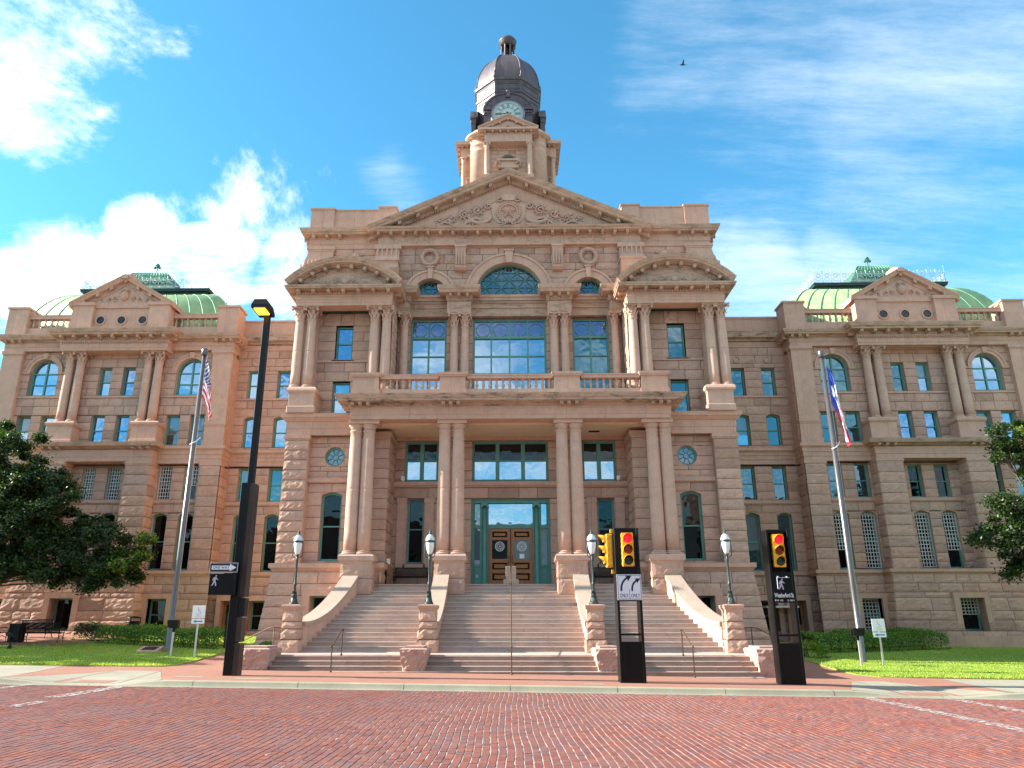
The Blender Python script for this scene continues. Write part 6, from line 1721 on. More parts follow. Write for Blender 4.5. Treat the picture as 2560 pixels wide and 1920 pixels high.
# ================================================================== TRAFFIC SIGNALS
def signal_head(par, x, y, z, lit=True, name='signal_head', rz=0., mk=True):
    """three-section yellow head, front facing -y, local origin centre bottom"""
    a = MB(); w, h = .37, 1.05
    a.bevbox(-w/2, w/2, -.10, .10, 0, h, .02)
    for k in range(3):
        z0 = .02+k*.345; a.box(-w/2-.012, -w/2+.004, -.05, .06, z0+.04, z0+.09); a.box(w/2-.004, w/2+.012, -.05, .06, z0+.04, z0+.09); a.box(-w/2-.012, -w/2+.004, -.05, .06, z0+.22, z0+.27); a.box(w/2-.004, w/2+.012, -.05, .06, z0+.22, z0+.27)
        a.box(-w/2+.01, w/2-.01, -.106, -.095, z0+.006, z0+.33)
    hd = place(name, a.mesh('signal_head', 'yellow'), par, (x, y, z), rz)
    c, s_ = math.cos(rz), math.sin(rz)
    for k, (mt, nm) in enumerate((('greenlens', 'green_lens'), ('amberlens', 'amber_lens'), ('redlens', 'red_lens'))):
        zc = .185+k*.345; m = mt if (mt != 'redlens' or lit) else 'amberlens'
        a = MB(); rs = []
        for r_, d in ((.148, 0), (.13, -.02), (.09, -.035), (.045, -.042), (.002, -.044)):
            rs.append([a.vert((r_*math.cos(2*PI*i/20), -.108+d, zc+r_*math.sin(2*PI*i/20))) for i in range(20)])
        for p, q in zip(rs, rs[1:]):
            for i in range(20): a.face((p[i], p[(i+1) % 20], q[(i+1) % 20], q[i]), 0, True)
        ln = place(nm, a.mesh(nm, m), hd, (x, y, z))
        a = MB(); n = 18; p0 = []
        for i in range(n+1):                      # cutaway visor
            t = -.35+(PI+.7)*i/n; ext = .24*(.35+.65*max(0, math.sin(max(0, min(PI, t)))))
            cs, sn = math.cos(t), math.sin(t)
            p0.append([a.vert(p) for p in ((.158*cs, -.10, zc+.158*sn), (.158*cs, -.10-ext, zc+.158*sn), (.150*cs, -.10-ext, zc+.150*sn), (.150*cs, -.10, zc+.150*sn))])
        for p, q in zip(p0, p0[1:]):
            for j in range(4): a.face((p[j], q[j], q[(j+1) % 4], p[(j+1) % 4]), 0, True)
        place('visor', a.mesh('visor', 'yellow'), hd, (x, y, z))
    return hd
def walker(mb, x, y, z, h, mi=0):
    """walking figure of a pedestrian signal, thin flat shape"""
    def limb(p, q, w0, w1):
        (x0, z0), (x1, z1) = p, q; d = Vector((x1-x0, z1-z0)); d.normalize(); n = (-d.y, d.x)
        mb.prism_y([(x+h*(x0-n[0]*w0), z+h*(z0-n[1]*w0)), (x+h*(x1-n[0]*w1), z+h*(z1-n[1]*w1)), (x+h*(x1+n[0]*w1), z+h*(z1+n[1]*w1)), (x+h*(x0+n[0]*w0), z+h*(z0+n[1]*w0))], y-.004, y, mi)
    mb.prism_y([(x+h*(.12+.075*math.cos(2*PI*i/12)), z+h*(.93+.075*math.sin(2*PI*i/12))) for i in range(12)], y-.004, y, mi)
    limb((.06, .82), (-.02, .48), .10, .08); limb((0, .5), (-.10, .26), .07, .055); limb((-.10, .28), (-.22, .02), .055, .045)
    limb((0, .5), (.10, .27), .07, .055); limb((.10, .28), (.16, .0), .055, .045)
    limb((.0, .80), (-.16, .62), .05, .04); limb((-.16, .64), (-.18, .48), .04, .035); limb((.1, .80), (.22, .62), .05, .04); limb((.22, .63), (.34, .58), .035, .03)
def monolith(mb, x0, x1, y0, y1, z0, z1, openings, wall=.10):
    """slab frame: full height side posts, panels between openings"""
    mb.bevbox(x0, x0+wall, y0, y1, z0, z1, .012); mb.bevbox(x1-wall, x1, y0, y1, z0, z1, .012)
    zs = [z0]+[v for o in openings for v in o]+[z1]
    for i in range(0, len(zs), 2): mb.bevbox(x0+wall, x1-wall, y0+.015, y1-.015, zs[i], zs[i+1], .006)
# signal with the lane sign
x0, x1, y0, y1 = 3.34, 4.13, 24.9, 25.5; g = G(3.7)
o = thing('traffic_signal', 'black slab traffic signal over a white sign with two curved arrows', 'traffic signal', (3.73, 25.1, g))
a = MB(); monolith(a, x0, x1, y0, y1, g-.05, 4.62, [(1.12, 1.31), (1.36, 2.34)], .085)
a.box(x0+.3, x0+.31, y0-.004, y0+.01, .2, 1.0)
a.build('housing', 'black', o)
signal_head(o, 3.745, y0-.03, 3.40)
signal_head(o, 3.20, 25.25, 3.40, lit=False, rz=-PI/2)
a = MB(); a.box(3.26, 3.36, 25.19, 25.31, 3.2, 3.32); a.box(3.26, 3.36, 25.19, 25.31, 4.5, 4.62); a.build('bracket', 'yellow', o)
a = MB(); y = y0-.03
a.bevbox(3.36, 4.13, y-.004, y+.01, 2.37, 3.15, .002)
SG = a.build('lane_sign', 'signwhite', o)
a = MB(); yb = y-.006
for u0, u1, w0, w1 in ((3.38, 4.11, 3.115, 3.127), (3.38, 4.11, 2.393, 2.405), (3.38, 3.392, 2.405, 3.115), (4.098, 4.11, 2.405, 3.115), (3.74, 3.75, 2.41, 2.71)): a.box(u0, u1, yb-.002, yb+.004, w0, w1)
def curved_arrow(mb, x, z, w, sc_):
    n = 12; pts = []
    for i in range(n+1):
        t = i/n*1.15; r_ = .36*sc_; cx, cz = x+r_, z+.05*sc_
        pts.append((cx-r_*math.cos(t), cz+r_*math.sin(t)*1.05))
    pts = [(x, z-.02)]+pts
    for (xa, za), (xb, zb) in zip(pts, pts[1:]):
        d = Vector((xb-xa, zb-za)); d.normalize(); n_ = (-d.y*w/2, d.x*w/2)
        mb.prism_y([(xa-n_[0], za-n_[1]), (xb-n_[0]+d.x*.004, zb-n_[1]+d.y*.004), (xb+n_[0]+d.x*.004, zb+n_[1]+d.y*.004), (xa+n_[0], za+n_[1])], yb-.002, yb+.004)
    (xa, za), (xb, zb) = pts[-2:]; d = Vector((xb-xa, zb-za)); d.normalize(); n_ = (-d.y, d.x); k = .11*sc_
    mb.prism_y([(xb-n_[0]*k-d.x*.06, zb-n_[1]*k-d.y*.06), (xb+d.x*.15*sc_, zb+d.y*.15*sc_), (xb+n_[0]*k-d.x*.06, zb+n_[1]*k-d.y*.06), (xb-d.x*.01, zb-d.y*.01)], yb-.002, yb+.004)
curved_arrow(a, 3.49, 2.66, .058, 1.0); curved_arrow(a, 3.83, 2.66, .055, .80)
a.build('turn_arrows', 'signblack', SG)
for xx in (3.565, 3.925): place('sign_lettering', text_mesh('ONLY', .165, .002, mat='signblack', sx=.62), SG, (xx, yb, 2.45))
# signal with the street name
x0, x1, y0, y1 = 8.33, 9.10, 25.25, 25.75; g = G(8.7)
o = thing('traffic_signal', 'black slab traffic signal showing red above a walking figure and a street name panel', 'traffic signal', (8.72, 25.5, g))
a = MB(); monolith(a, x0, x1, y0, y1, g-.05, 4.60, [(1.07, 1.28), (1.34, 2.30), (3.24, 4.50)], .085)
a.box(x0+.085, x1-.085, y0+.3, y1-.02, 3.24, 4.5)
a.build('housing', 'black', o)
signal_head(o, 8.71, y0+.10, 3.40)
a = MB(); y = y0+.012; a.box(x0+.2, x0+.6, y-.05, y, 3.06, 3.08); a.box(x0+.2, x0+.215, y-.05, y, 2.72, 3.06); a.box(x0+.5, x0+.54, y-.07, y, 3.06, 3.11); a.box(x0+.22, x0+.26, y-.07, y, 3.06, 3.11)
a.build('signal_visor', 'grey', o)
a = MB(); walker(a, 8.66, y, 2.70, .34); a.build('walking_figure', 'walkwhite', o)
place('street_name_lettering', text_mesh('Weatherford St', .19, .002, mat='white', sx=.49, bold=.002), o, (8.715, y-.002, 2.46))
place('block_number_lettering', text_mesh('W 100', .075, .002, mat='white', sx=.95), o, (8.57, y-.002, 2.34))
place('block_number_lettering', text_mesh('E 100', .075, .002, mat='white', sx=.95), o, (8.89, y-.002, 2.34))
for k, xc in ((-1, 8.42), (1, 9.03)): a = MB(); a.prism_y([(xc+k*.04, 2.37), (xc, 2.41), (xc, 2.385), (xc-k*.035, 2.385), (xc-k*.035, 2.355), (xc, 2.355), (xc, 2.33)], y-.003, y); a.build('name_panel_arrow', 'white', o)
# tall lamp post with one-way sign
g = G(-9); px0, px1, py0, py1 = -9.16, -8.70, 25.45, 25.95
o = thing('street_lamp', 'tall black street lamp post with one way sign and lit amber lamp head', 'street lamp', (-8.92, 25.7, g))
a = MB(); a.bevbox(-9.16, -8.90, py0, py1, g-.05, 6.25, .012); a.build('lower_post', 'black', o)
a = MB(); a.bevbox(-8.905, -8.70, py0+.04, py1-.04, g-.05, 1.05, .01); a.bevbox(-8.905, -8.71, py0+.04, py1-.04, 1.10, 1.85, .01); a.bevbox(-8.905, -8.70, py0+.04, py1-.04, 2.5, 6.22, .01)
a.bevbox(-8.96, -8.86, py0+.1, py1-.1, 1.0, 2.6, .01)
a.build('service_channel', 'bronze', o)
a = MB(); a.box(-8.86, -8.68, py0+.08, py1-.08, 1.88, 2.46); a.box(-9.26, -9.18, py0+.1, py0+.22, .9, 2.0); a.build('control_box', 'blackmat', o)
a = MB(); a.bevbox(-9.04, -8.83, 25.62, 25.83, 6.0, 12.5, .015); a.build('upper_post', 'black', o)
a = MB(); a.hexa([(-9.28, 24.9, 12.62), (-8.72, 24.9, 12.62), (-8.72, 25.9, 12.62), (-9.28, 25.9, 12.62), (-9.22, 25.0, 12.86), (-8.78, 25.0, 12.86), (-8.78, 25.85, 12.86), (-9.22, 25.85, 12.86)]); a.box(-9.28, -8.72, 24.9, 25.9, 12.50, 12.62)
LH = a.build('lamp_head', 'black', o)
a = MB(); a.box(-9.2, -8.8, 24.98, 25.55, 12.46, 12.505); a.build('lamp_glass', 'lampglow', LH)
a = MB(); y = 25.25; a.bevbox(-9.86, -8.93, y, y+.012, 3.255, 3.565, .003); OS = a.build('one_way_sign', 'signblack', o)
a = MB(); yy = y-.004
for u0, u1, w0, w1 in ((-9.855, -8.935, 3.548, 3.560), (-9.855, -8.935, 3.26, 3.272), (-9.855, -9.843, 3.272, 3.548), (-8.947, -8.935, 3.272, 3.548)): a.box(u0, u1, yy, yy+.006, w0, w1)
a.prism_y([(-9.79, 3.345), (-9.19, 3.345), (-9.19, 3.295), (-8.985, 3.41), (-9.19, 3.525), (-9.19, 3.475), (-9.79, 3.475)], yy, yy+.006)
a.build('arrow', 'signwhite', OS)
place('sign_lettering', text_mesh('ONE WAY', .125, .002, mat='signblack', sx=.92), OS, (-9.485, yy-.003, 3.370))
a = MB(); a.bevbox(-9.84, -8.97, y+.02, y+.34, 2.55, 3.24, .01); PB = a.build('pedestrian_signal', 'black', o)
a = MB(); walker(a, -9.66, y+.019, 2.83, .34); a.build('walking_figure', 'walkwhite', PB)
a = MB(); a.box(-9.78, -9.36, y-.06, y+.02, 3.215, 3.228); a.build('signal_visor', 'grey', PB)

# ================================================================== FLAGPOLES AND FLAGS
def flagpole(x, y, zt, label):
    g = H(x, y); o = thing('flagpole', label, 'flagpole', (x, y, g), 'flagpoles on the lawns')
    a = MB(); a.lathe(x, y, [(.17, g-.05), (.17, g+.05), (.13, g+.09), (.125, g+3), (.085, zt-.3)], 18); a.build('pole', 'steel', o)
    a = MB(); a.lathe(x, y, [(.12, zt-.3), (.15, zt-.27), (.15, zt+.0), (.13, zt+.04), (.05, zt+.06)], 16); a.build('truck', 'tan' if False else 'steel', o)
    a = MB(); a.tube([(x+.16, y-.02, zt-.3), (x+.15, y-.03, zt-4), (x+.13, y-.04, 2.)], .008, 4); zr = zt-4.6
    a.tube([(x-.14, y-.1, zr-.15), (x, y-.15, zr-.1), (x+.16, y-.08, zr+.02), (x+.3, y, zr+.22)], .02, 5); a.build('halyard', 'white', o)
    return o
flagpole(-14.85, 34.4, 14.4, 'tall steel flagpole carrying the striped flag with stars')
flagpole(14.8, 34.2, 14.0, 'tall steel flagpole carrying the blue, white and red flag')
def limp_flag(x, y, zt, hoist, fly, colf, spread, NU=64, NV=78, fa=1.):
    """cloth hanging from its hoist edge in deep folds; u runs along the fly, v down the hoist"""
    a = MB(); ids = []
    for j in range(NV+1):
        v = j/NV; row = []
        for i in range(NU+1):
            u = i/NU
            out = spread*(1-math.exp(-2.6*u*(1.15-.5*v)))*(1-.12*v)
            drop = fly*(u**1.08)*(.93-.25*v*u)
            fold = fa*(.085*min(1, u*3.)*math.sin(2*PI*(2.6*v+1.5*u)+.6)+.03*min(1, u*4)*math.sin(2*PI*(5.5*v-1.2*u)))
            px = x+.12+out*(.55+.45*v*(1-.35*u))+fold*.75+.05*math.sin(u*7+v*3)*u
            py = y-.03-.16*out*math.sin(2*PI*(1.8*v+.9*u))-.10*u*math.cos(2*PI*(2.9*v+.8*u))+fold*.5
            row.append(a.vert((px, py, zt-hoist*v*(1-.34*u)-drop)))
        ids.append(row)
    for j in range(NV):
        for i in range(NU): a.face((ids[j][i], ids[j+1][i], ids[j+1][i+1], ids[j][i+1]), colf((i+.5)/NU, (j+.5)/NV), True)
    return a
def us(u, v):
    if v < 7/13 and u < .4:
        r_, c_ = int(v*13/7*9), int(u/.4*11); fu, fv = (u/.4*11) % 1, (v*13/7*9) % 1
        return 1 if (r_+c_) % 2 == 0 and abs(fu-.5) < .42 and abs(fv-.5) < .40 else 2
    return 0 if int(v*13) % 2 == 0 else 1
o = limp_flag(-14.82, 34.36, 13.9, 1.9, 2.75, us, .80, 88, 91, .38).build('flag', ['flagred', 'flagwhite', 'flagblue']); tag(o, 'limp flag with red and white stripes and white stars on blue', 'flag', 'flags on the flagpoles')
def tx(u, v):
    if u < .29:
        du, dv = (u-.145)/.085, (v-.5)/.20; rr_ = math.hypot(du, dv); t = math.atan2(du, -dv)
        k = .55+.45*abs(math.cos(2.5*t)) ** 2
        return 1 if rr_ < k else 2
    return 1 if v < .5 else 0
o = limp_flag(14.83, 34.16, 13.3, 1.9, 4.0, tx, .82, 80, 70).build('flag', ['flagred', 'flagwhite', 'flagblue2']); tag(o, 'limp flag with one white star on blue beside white and red bands', 'flag', 'flags on the flagpoles')

# ================================================================== SMALL SIGNS, FLOODLIGHTS, PLAQUE
def access_sign(x, y, zc, label):
    g = H(x, y); o = thing('accessible_entrance_sign', label, 'sign', (x, y, g), 'accessible entrance signs')
    a = MB(); a.box(x-.035, x+.035, y+.02, y+.06, g-.1, zc+.72); a.build('post', 'galv', o)
    a = MB(); a.bevbox(x-.265, x+.265, y, y+.012, zc+.22, zc+.72, .003); p1 = a.build('panel', 'white', o)
    a = MB(); a.bevbox(x-.265, x+.265, y, y+.012, zc, zc+.19, .003); p2 = a.build('arrow_panel', 'white', o)
    a = MB(); yy = y-.006; cx, cz = x-.01, zc+.50
    def st(p, q, w): 
        d = Vector((q[0]-p[0], q[1]-p[1])); d.normalize(); n = (-d.y*w/2, d.x*w/2)
        a.prism_y([(cx+p[0]-n[0], cz+p[1]-n[1]), (cx+q[0]-n[0], cz+q[1]-n[1]), (cx+q[0]+n[0], cz+q[1]+n[1]), (cx+p[0]+n[0], cz+p[1]+n[1])], yy, yy+.005)
    a.ring_arc(cx-.01, cz-.04, .062, .078, yy, yy+.005, -.5*PI-1.1, .35, 18)
    a.disc(cx-.025, cz+.125, .022, yy, 12); st((-.025, .1), (-.012, .0), .026); st((-.015, .05), (.05, .045), .018); st((-.012, .0), (.055, -.005), .024); st((.055, 0), (.085, -.09), .022); st((.085, -.085), (.115, -.075), .018)
    a.build('wheelchair_symbol', 'grey', p1)
    place('sign_lettering', text_mesh('ACCESSIBLE', .05, .001, mat='grey'), p1, (x, yy, zc+.325)); place('sign_lettering', text_mesh('ENTRANCE', .05, .001, mat='grey'), p1, (x, yy, zc+.265))
    a = MB(); a.prism_y([(x-.2, zc+.095), (x-.07, zc+.155), (x-.085, zc+.118), (x+.2, zc+.118), (x+.2, zc+.072), (x-.085, zc+.072), (x-.07, zc+.035)], yy, yy+.005); a.build('arrow', 'blue', p2)
access_sign(-12.9, 32.4, 1.66, 'white wheelchair sign with blue arrow on the left lawn near the hedge end')
access_sign(15.1, 33.0, 1.13, 'white wheelchair sign with blue arrow on the right lawn beside the flagpole')
for x, y, zc, s, lab in ((-14.07, 32.9, 1.65, 1, 'black floodlight on a steel post at the foot of the left flagpole'), (14.2, 33.0, 1.33, 1, 'black floodlight on a steel post at the foot of the right flagpole')):
    g = H(x, y); o = thing('floodlight', lab, 'floodlight', (x, y, g), 'floodlights at the flagpoles')
    a = MB(); a.box(x-.035, x+.035, y-.03, y+.03, g-.1, zc-.22); a.build('post', 'galv', o)
    a = MB(); a.tube([(x, y, zc-.32), (x, y, zc-.1)], .05, 8); a.hexa([(x-.21, y-.17, zc-.13), (x+.21, y-.17, zc-.13), (x+.19, y+.1, zc-.17), (x-.19, y+.1, zc-.17), (x-.23, y-.20, zc+.15), (x+.23, y-.20, zc+.15), (x+.19, y+.12, zc+.12), (x-.19, y+.12, zc+.12)])
    a.box(x-.22, x+.22, y-.22, y-.18, zc+.13, zc+.16); a.box(x-.26, x-.22, y-.05, y+.02, zc-.1, zc+.1)
    a.build('housing', 'blackmat', o)
x, y = -15.55, 34.2
o = thing('ground_plaque', 'low sloping stone block with bronze plate in the left lawn', 'plaque', (x, y, H(x, y)))
a = MB(); g = H(x, y); a.hexa([(x-.45, y-.35, g-.05), (x+.45, y-.35, g-.05), (x+.45, y+.35, g-.05), (x-.45, y+.35, g-.05), (x-.45, y-.35, g+.08), (x+.45, y-.35, g+.08), (x+.45, y+.35, g+.25), (x-.45, y+.35, g+.25)]); a.build('block', 'plain', o)
a = MB(); a.hexa([(x-.3, y-.24, g+.108), (x+.3, y-.24, g+.108), (x+.3, y+.24, g+.225), (x-.3, y+.24, g+.225), (x-.3, y-.24, g+.118), (x+.3, y-.24, g+.118), (x+.3, y+.24, g+.235), (x-.3, y+.24, g+.235)]); a.build('plate', 'bronze', o)

# ================================================================== BENCHES AND BINS
def bench_parts(w=1.75):
    s = MB()
    for i in range(9): y = -.28+.056*i; s.box(-w/2, w/2, y, y+.036, .42-.004*i, .44-.004*i)
    b = MB(); nsl = 34
    for i in range(nsl):
        x = -w/2+.04+(w-.08)*i/(nsl-1); b.tube([(x, .20, .44), (x, .27, .66), (x, .31, .86)], .018, 4, smooth=False)
    b.tube([(-w/2, .31, .87), (w/2, .31, .87)], .022, 6); b.tube([(-w/2, .2, .45), (w/2, .2, .45)], .016, 6)
    l = MB(); l.tube([(0, -.30, 0), (0, -.26, .2), (0, -.30, .42), (0, -.32, .62), (0, -.1, .66), (0, .22, .62)], .024, 6); l.tube([(0, .34, 0), (0, .22, .2), (0, .2, .44), (0, .31, .88)], .024, 6); l.tube([(0, -.26, .2), (0, 0, .30), (0, .22, .2)], .016, 6); l.tube([(0, -.28, .42), (0, .2, .42)], .018, 6)
    return s.mesh('seat', 'blackmat'), b.mesh('backrest', 'blackmat'), l.mesh('end_frame', 'blackmat'), w
BP = bench_parts()
def bench(x, y, z, rz, label, group):
    o = thing('park_bench', label, 'bench', (x, y, z), group); o.rotation_euler = (0, 0, rz)
    for nm, me, dx in (('seat', BP[0], 0), ('backrest', BP[1], 0), ('end_frame', BP[2], -BP[3]/2+.05), ('end_frame', BP[2], BP[3]/2-.05)):
        c = bpy.data.objects.new(nm, me); COL.objects.link(c); c.parent = o; c.location = (dx, 0, 0)
bench(-22.3, 37.5, H(-22.3, 37.5)+.045, PI+.12, 'black iron bench seen from behind at the lawn edge, right of the other benches', 'black benches at the left lawn')
bench(-24.8, 37.2, H(-24.8, 37.2)+.045, PI-.15, 'black iron bench cut by the left edge of the picture', 'black benches at the left lawn')
bench(-24.2, 39.8, H(-24, 39.6)+.05, 0, 'black iron bench against the wall behind the other benches', 'black benches at the left lawn')
bench(-4.85, 37.9, 3.41, 0, 'black iron bench under the tall window left of the doors', 'benches on the porch')
bench(4.85, 37.9, 3.41, 0, 'black iron bench under the tall window right of the doors', 'benches on the porch')
def bin_(x, y, z, label, hgt=.82):
    o = thing('litter_bin', label, 'litter bin', (x, y, z), 'black domed litter bins')
    a = MB(); a.lathe(x, y, [(.26, z), (.28, z+.04), (.28, z+hgt-.06), (.30, z+hgt)], 24); 
    for i in range(24):
        t = 2*PI*i/24; a.box(x+.29*math.cos(t)-.012, x+.29*math.cos(t)+.012, y+.29*math.sin(t)-.012, y+.29*math.sin(t)+.012, z+.06, z+hgt-.05)
    a.build('body', 'blackmat', o)
    a = MB(); a.lathe(x, y, [(.32, z+hgt+.0), (.345, z+hgt+.03), (.345, z+hgt+.06), (.30, z+hgt+.10)], 24); a.lathe(x, y, [(.36, z+hgt+.22), (.33, z+hgt+.27), (.2, z+hgt+.32), (.06, z+hgt+.34)], 24)
    for k in range(3): t = 2*PI*k/3+.4; a.tube([(x+.3*math.cos(t), y+.3*math.sin(t), z+hgt), (x+.31*math.cos(t), y+.31*math.sin(t), z+hgt+.25)], .018, 5)
    a.build('lid', 'black', o)
bin_(-6.25, 37.2, 3.41, 'black domed litter bin at the left end of the porch', .75)
bin_(5.7, 36.9, 3.41, 'black domed litter bin at the right end of the porch behind the column pier', .75)
bin_(-19.3, 40.2, H(-19.3, 40.2), 'black domed litter bin behind the left hedge against the wing wall', .78)
x, y, g = -23.5, 37.4, H(-23.5, 37.4)+.045
o = thing('slatted_bin', 'small square black slatted bin between the two front benches', 'litter bin', (x, y, g))
a = MB()
for i in range(8):
    for k in (-1, 1): a.box(x-.24+.065*i, x-.24+.065*i+.04, y+k*.25-.01, y+k*.25+.01, g, g+.8); a.box(x+k*.25-.01, x+k*.25+.01, y-.24+.065*i, y-.24+.065*i+.04, g, g+.8)
a.box(-.24+x, .24+x, y-.24, y+.24, g+.02, g+.76); a.build('body', 'blackmat', o)
a = MB(); a.box(x-.28, x+.28, y-.28, y+.28, g+.8, g+.84); a.build('rim', 'black', o)
x, y, z = -5.92, 37.3, 3.41
o = thing('notice_stand', 'wooden notice stand with a paper sheet beside the porch bin', 'notice stand', (x, y, z))
a = MB(); a.box(x-.17, x+.17, y-.02, y+.02, z+.88, z+1.35); a.build('board', 'wood', o)
a = MB(); a.box(x-.19, x+.19, y-.08, y+.12, z+.82, z+.88); a.build('shelf', 'wood', o)
for k in (-1, 1): a = MB(); a.box(x+k*.15-.025, x+k*.15+.025, y-.02, y+.03, z, z+.85); a.build('leg', 'wood', o)
a = MB(); a.box(x-.09, x+.1, y-.03, y-.02, z+.98, z+1.25); a.build('paper', 'white', o)
x, y = -21.95, 34.6; g = H(x, y)
o = thing('lawn_spotlight', 'small black spotlight on a short stake in the lawn before the benches', 'spotlight', (x, y, g))
a = MB(); a.tube([(x, y, g-.1), (x, y, g+.42)], .035, 8); a.lathe(x, y, [(.09, g), (.09, g+.12), (.05, g+.16)], 12); a.build('stake', 'blackmat', o)
a = MB(); a.tube([(x+.16, y+.05, g+.40), (x+.02, y, g+.55), (x-.16, y-.05, g+.72)], [.07, .11, .13], 12); a.box(x-.04, x+.04, y-.14, y+.14, g+.38, g+.58); a.build('lamp_housing', 'blackmat', o)
# portal frame in the right side doorway
o = thing('entrance_canopy', 'white flat roofed frame over the side door right of the main block', 'canopy', (15.0, 43.9, .6))
a = MB(); a.box(14.0, 15.75, 43.5, 44.5, 2.5, 2.6); a.build('roof', 'whitemetal', o)
a = MB(); a.box(15.3, 15.55, 43.55, 43.7, .5, 2.5); a.build('post', 'white', o)
a = MB(); a.box(14.1, 14.25, 43.55, 43.7, .5, 2.5); a.build('post', 'white', o)

# ================================================================== FOLIAGE
def leaf_quad(mb, p, n, size, r_, mi):
    t = Vector((r_.gauss(0, 1), r_.gauss(0, 1), r_.gauss(0, .6))); 
    if t.length < .01: t = Vector((1, 0, 0))
    t.normalize(); b = t.cross(n)
    if b.length < .05: b = Vector((0, 0, 1))
    b.normalize(); w = size*.30
    q = (p-t*size*.5, p+b*w-n*size*.04, p+t*size*.5, p-b*w-n*size*.04)
    mb.poly([tuple(v) for v in q], mi)
def clumps_leaves(mb, clumps, per, size, seed, bright=()):
    r_ = random.Random(seed)
    for ci, (c, rad) in enumerate(clumps):
        c = Vector(c); n = int(per*rad[0]*rad[2])
        subs = []
        for _ in range(max(6, int(9*rad[0]*rad[2]))):           # twig clusters near the clump surface
            d = Vector((r_.gauss(0, 1), r_.gauss(0, 1), r_.gauss(0, 1))); d.normalize(); k = r_.uniform(.55, 1.08)
            subs.append((Vector((c.x+d.x*rad[0]*k, c.y+d.y*rad[1]*k, c.z+d.z*rad[2]*k)), r_.uniform(.16, .42), d))
        for _ in range(n):
            s_, sr, d = r_.choice(subs)
            o_ = Vector((r_.gauss(0, 1), r_.gauss(0, 1), r_.gauss(0, .75)))*sr*.62
            p = s_+o_; nn = (d+Vector((r_.gauss(0, .6), r_.gauss(0, .6), r_.gauss(.3, .6)))).normalized()
            leaf_quad(mb, p, nn, size*r_.uniform(.7, 1.35), r_, 1 if (ci in bright and r_.random() < .7) else 0)
    return mb
def tree(name, label, base, clumps, leaf, size, per, seed, bright=(), trunk_r=.3):
    g = H(*base); o = thing(name, label, 'tree', (base[0], base[1], g), 'live oaks')
    a = MB(); r_ = random.Random(seed); top = Vector((base[0]+.2, base[1], g+2.0))
    a.tube([(base[0], base[1], g-.1), (base[0]+.05, base[1], g+.4), (base[0]+.12, base[1]+.05, g+1.2), tuple(top)], [trunk_r*1.35, trunk_r*1.05, trunk_r*.95, trunk_r*.85], 12)
    for i, (c, rad) in enumerate(clumps):
        c = Vector(c); m = top.lerp(c, .5)+Vector((r_.uniform(-.4, .4), r_.uniform(-.4, .4), r_.uniform(-.1, .5))); k = trunk_r*(.42 if i < 8 else .25)
        a.tube([tuple(top-Vector((0, 0, .3))), tuple(top.lerp(m, .5)+Vector((0, 0, .1))), tuple(m), tuple(m.lerp(c, .6)), tuple(c)], [k, k*.8, k*.6, k*.35, k*.12], 7)
        for _ in range(4):
            d = Vector((r_.gauss(0, 1)*rad[0], r_.gauss(0, 1)*rad[1], r_.gauss(0, 1)*rad[2]))*.6; a.tube([tuple(m.lerp(c, .6)), tuple(c+d*.5), tuple(c+d)], [k*.28, k*.16, k*.05], 5)
    a.build('trunk', 'bark', o)
    b = MB(); clumps_leaves(b, clumps, per, size, seed+1, bright); b.build('crown', leaf, o)
    return o
T1 = [((-25.2, 36.5, 9.6), (2.0, 2.0, 1.5)), ((-23.6, 36.0, 8.6), (1.6, 1.8, 1.3)), ((-22.3, 35.8, 7.7), (1.4, 1.6, 1.15)), ((-21.0, 35.6, 6.7), (1.5, 1.6, 1.1)), ((-24.5, 36.2, 6.9), (2.2, 2.2, 1.7)), ((-22.4, 35.9, 5.6), (1.9, 1.9, 1.35)),
      ((-19.9, 35.6, 5.4), (1.35, 1.4, 1.0)), ((-18.7, 35.6, 5.3), (1.0, 1.2, .75)), ((-20.4, 35.6, 4.4), (1.3, 1.5, .75)), ((-18.6, 35.6, 4.2), (1.0, 1.2, .65)), ((-17.5, 35.6, 4.5), (.75, 1.0, .75)), ((-17.1, 35.7, 5.1), (.55, .7, .5)), ((-17.6, 35.6, 3.7), (.7, .9, .5)),
      ((-24.9, 36.3, 4.9), (1.8, 1.9, .9)), ((-22.6, 35.8, 4.3), (1.3, 1.5, .5)), ((-27.2, 36.8, 7.5), (2.2, 2.2, 2.0)), ((-27, 37, 5.2), (2., 2., 1.2)), ((-21.4, 35.2, 3.8), (1.0, 1.0, .45)), ((-19.3, 35.4, 3.6), (.8, .9, .4)), ((-25.2, 35.8, 3.9), (1.6, 1.5, .7)), ((-23.4, 35.5, 3.95), (1.3, 1.4, .55)), ((-23.6, 35.6, 7.3), (1.7, 1.6, 1.3)), ((-21.9, 35.4, 6.4), (1.4, 1.4, 1.0)), ((-26, 36, 8.8), (1.8, 1.8, 1.8)), ((-20.9, 35.3, 5.0), (1.3, 1.2, .9))]
T1 = [((c[0]-.15, c[1], c[2]), r_) for c, r_ in T1]
tree('live_oak', 'dark broad live oak spreading low over the iron benches', (-28.2, 36.6), T1, ['leaf', 'leafb'], .13, 6200, 77, (10, 11), .32)  # brighter leaf colour on the right-tip clumps stands for sunlit foliage
T3 = [((c[0]*.0-33.5+(c[0]+22)*.9, 34.6+((i*7)%5-2)*1.35, c[2]*1.12-.2+.8), (r_[0]*1.35, r_[1]*1.5, r_[2]*1.3)) for i, (c, r_) in enumerate(T1)]
tree('live_oak', 'large live oak standing past the benches at the far end of the lawn', (-34.5, 35.6), T3, ['leaf', 'leafb'], .17, 1300, 55, (), .4)
